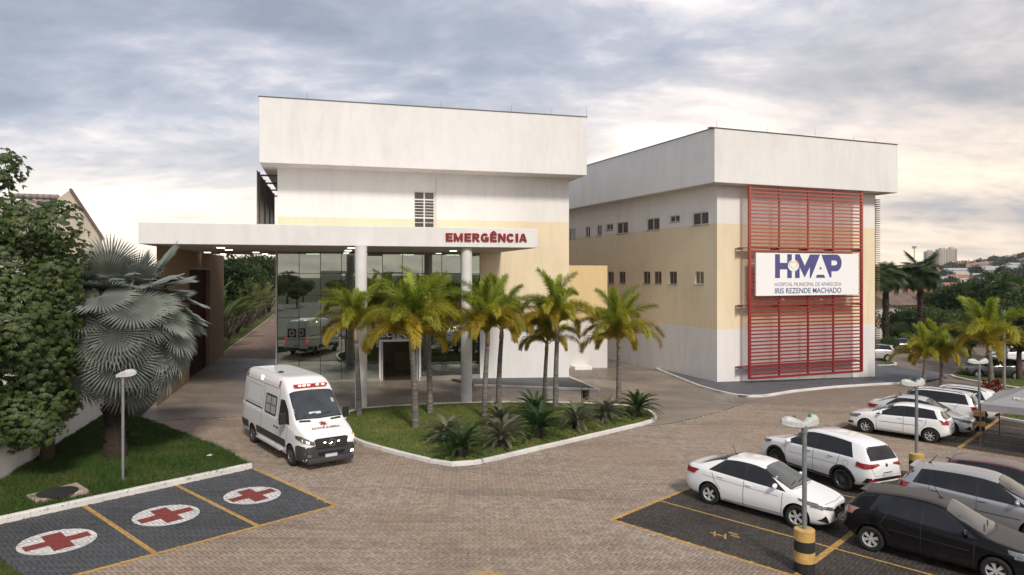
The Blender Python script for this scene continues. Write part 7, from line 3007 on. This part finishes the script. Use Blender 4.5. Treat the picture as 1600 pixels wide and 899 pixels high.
for k in range(150):
    d = 130 + 900 * rn.random() ** 1.2
    px = rn.uniform(1355, 1665)
    p = at(px, 428, d); p.z = terrain(p.x, p.y) - .3
    s = rn.uniform(.8, 1.3) * (1 + d / 900)
    tree('distant_tree', 'far' if k % 2 else 'far_b', p, (s, s, s * .8), 'distant grey green tree on the hillside', 'trees on the far hillside')

# apartment towers on the ridge
mat('tower_wall', (0.50, 0.46, 0.42), .9, vary=.08, scale=.1, world=True)
mat('tower_white', (0.60, 0.58, 0.57), .9, vary=.08, scale=.1, world=True)
mat('tower_ochre', (0.42, 0.33, 0.22), .9, vary=.08, scale=.1, world=True)
for (x0, x1, yt, d, lab) in ((1446, 1460.5, 391, 1500, 'slim grey apartment tower on the ridge'), (1464.5, 1480, 387.5, 1480, 'broad beige apartment tower on the ridge'), (1480.5, 1492.5, 386.5, 1500, 'beige apartment tower joined beside the broad one'),
                              (1570, 1581, 399, 1300, 'white apartment block with rooftop tanks on the right hill'), (1582, 1595, 399, 1330, 'white and beige apartment block beside another on the right hill'), (1598, 1612, 397, 1300, 'pinkish apartment tower at the far end of the ridge')):
    a_, c_ = at(x0, yt, d), at(x1, yt, d)
    zt = a_.z; zb_ = terrain(a_.x, a_.y) - 5
    w = c_.x - a_.x
    t = thing('apartment_tower', lab, 'tower', ((a_.x + c_.x) / 2, d, zb_))
    H_ = zt - zb_
    b = MB(); b.box(-w / 2, -7, 0, w / 2, 7, H_ - 3); b.build('wall', MATS['tower_wall' if x0 < 1500 else 'tower_white'], t)
    b = MB(); b.box(-w * .22, -4, H_ - 3, w * .22, 4, H_); b.build('roof_house', MATS['tower_wall'], t)
    for q in (-.36, .36):
        b = MB(); b.box(w * (q - .09), -7.6, 0, w * (q + .09), -7.003, H_ - 3.5); b.build('pilaster', MATS['tower_ochre' if x0 < 1500 else 'tower_wall'], t)
    for j in range(int((H_ - 4) / 3.2)):
        for q in (-.2, 0, .2):
            b = MB(); b.box(w * q - 1.0, -7.2, 1.5 + j * 3.2, w * q + 1.0, -7.003, 3.0 + j * 3.2); b.build('window', MATS['window_glass'], t)
# mast
p = at(1428.5, 428, 420); p.z = terrain(p.x, p.y)
t = thing('floodlight_mast', 'thin floodlight mast on the skyline behind the tall fan palm', 'mast', p)
zt = CAMH + (YH - 387) / F * 420 - p.z
b = MB(); b.tube([(0, 0, -1), (0, 0, zt)], [.35, .22], 8); b.build('pole', MATS['steel_grey'], t)
b = MB(); b.box(-1.3, -.2, zt - .6, 1.3, .2, zt + .8); b.build('lamp_panel', MATS['steel_grey'], t)

# trees behind the viewpoint, seen mirrored in the glass front
for k in range(44):
    x = -25 + k * 3.1 + rn.uniform(-1.5, 1.5); y = -48 - rn.uniform(0, 60)
    s = rn.uniform(.7, 1.15)
    tree('roadside_tree', 'dark' if k % 2 else 'mid', Vector((x, y, gz(x, y) - .2)), s, 'roadside tree mirrored in the glass entrance front', 'trees mirrored in the glass front')

# ================================================================== AIR
def haze_box():
    m = bpy.data.materials.new('haze')
    m.use_nodes = True
    n, l = m.node_tree.nodes, m.node_tree.links
    n.remove(n['Principled BSDF'])
    v = n.new('ShaderNodeVolumePrincipled')
    v.inputs['Color'].default_value = (0.86, 0.87, 0.90, 1)
    v.inputs['Density'].default_value = 0.00012
    l.new(v.outputs[0], n['Material Output'].inputs['Volume'])
    b = MB()
    b.box(-2600, -2200, -22, 2600, 2600, 64)
    o = b.build('haze', m)
    o['kind'] = 'stuff'
    o['label'] = 'thin pale evening haze over the far hillside'
    o['category'] = 'haze'


haze_box()
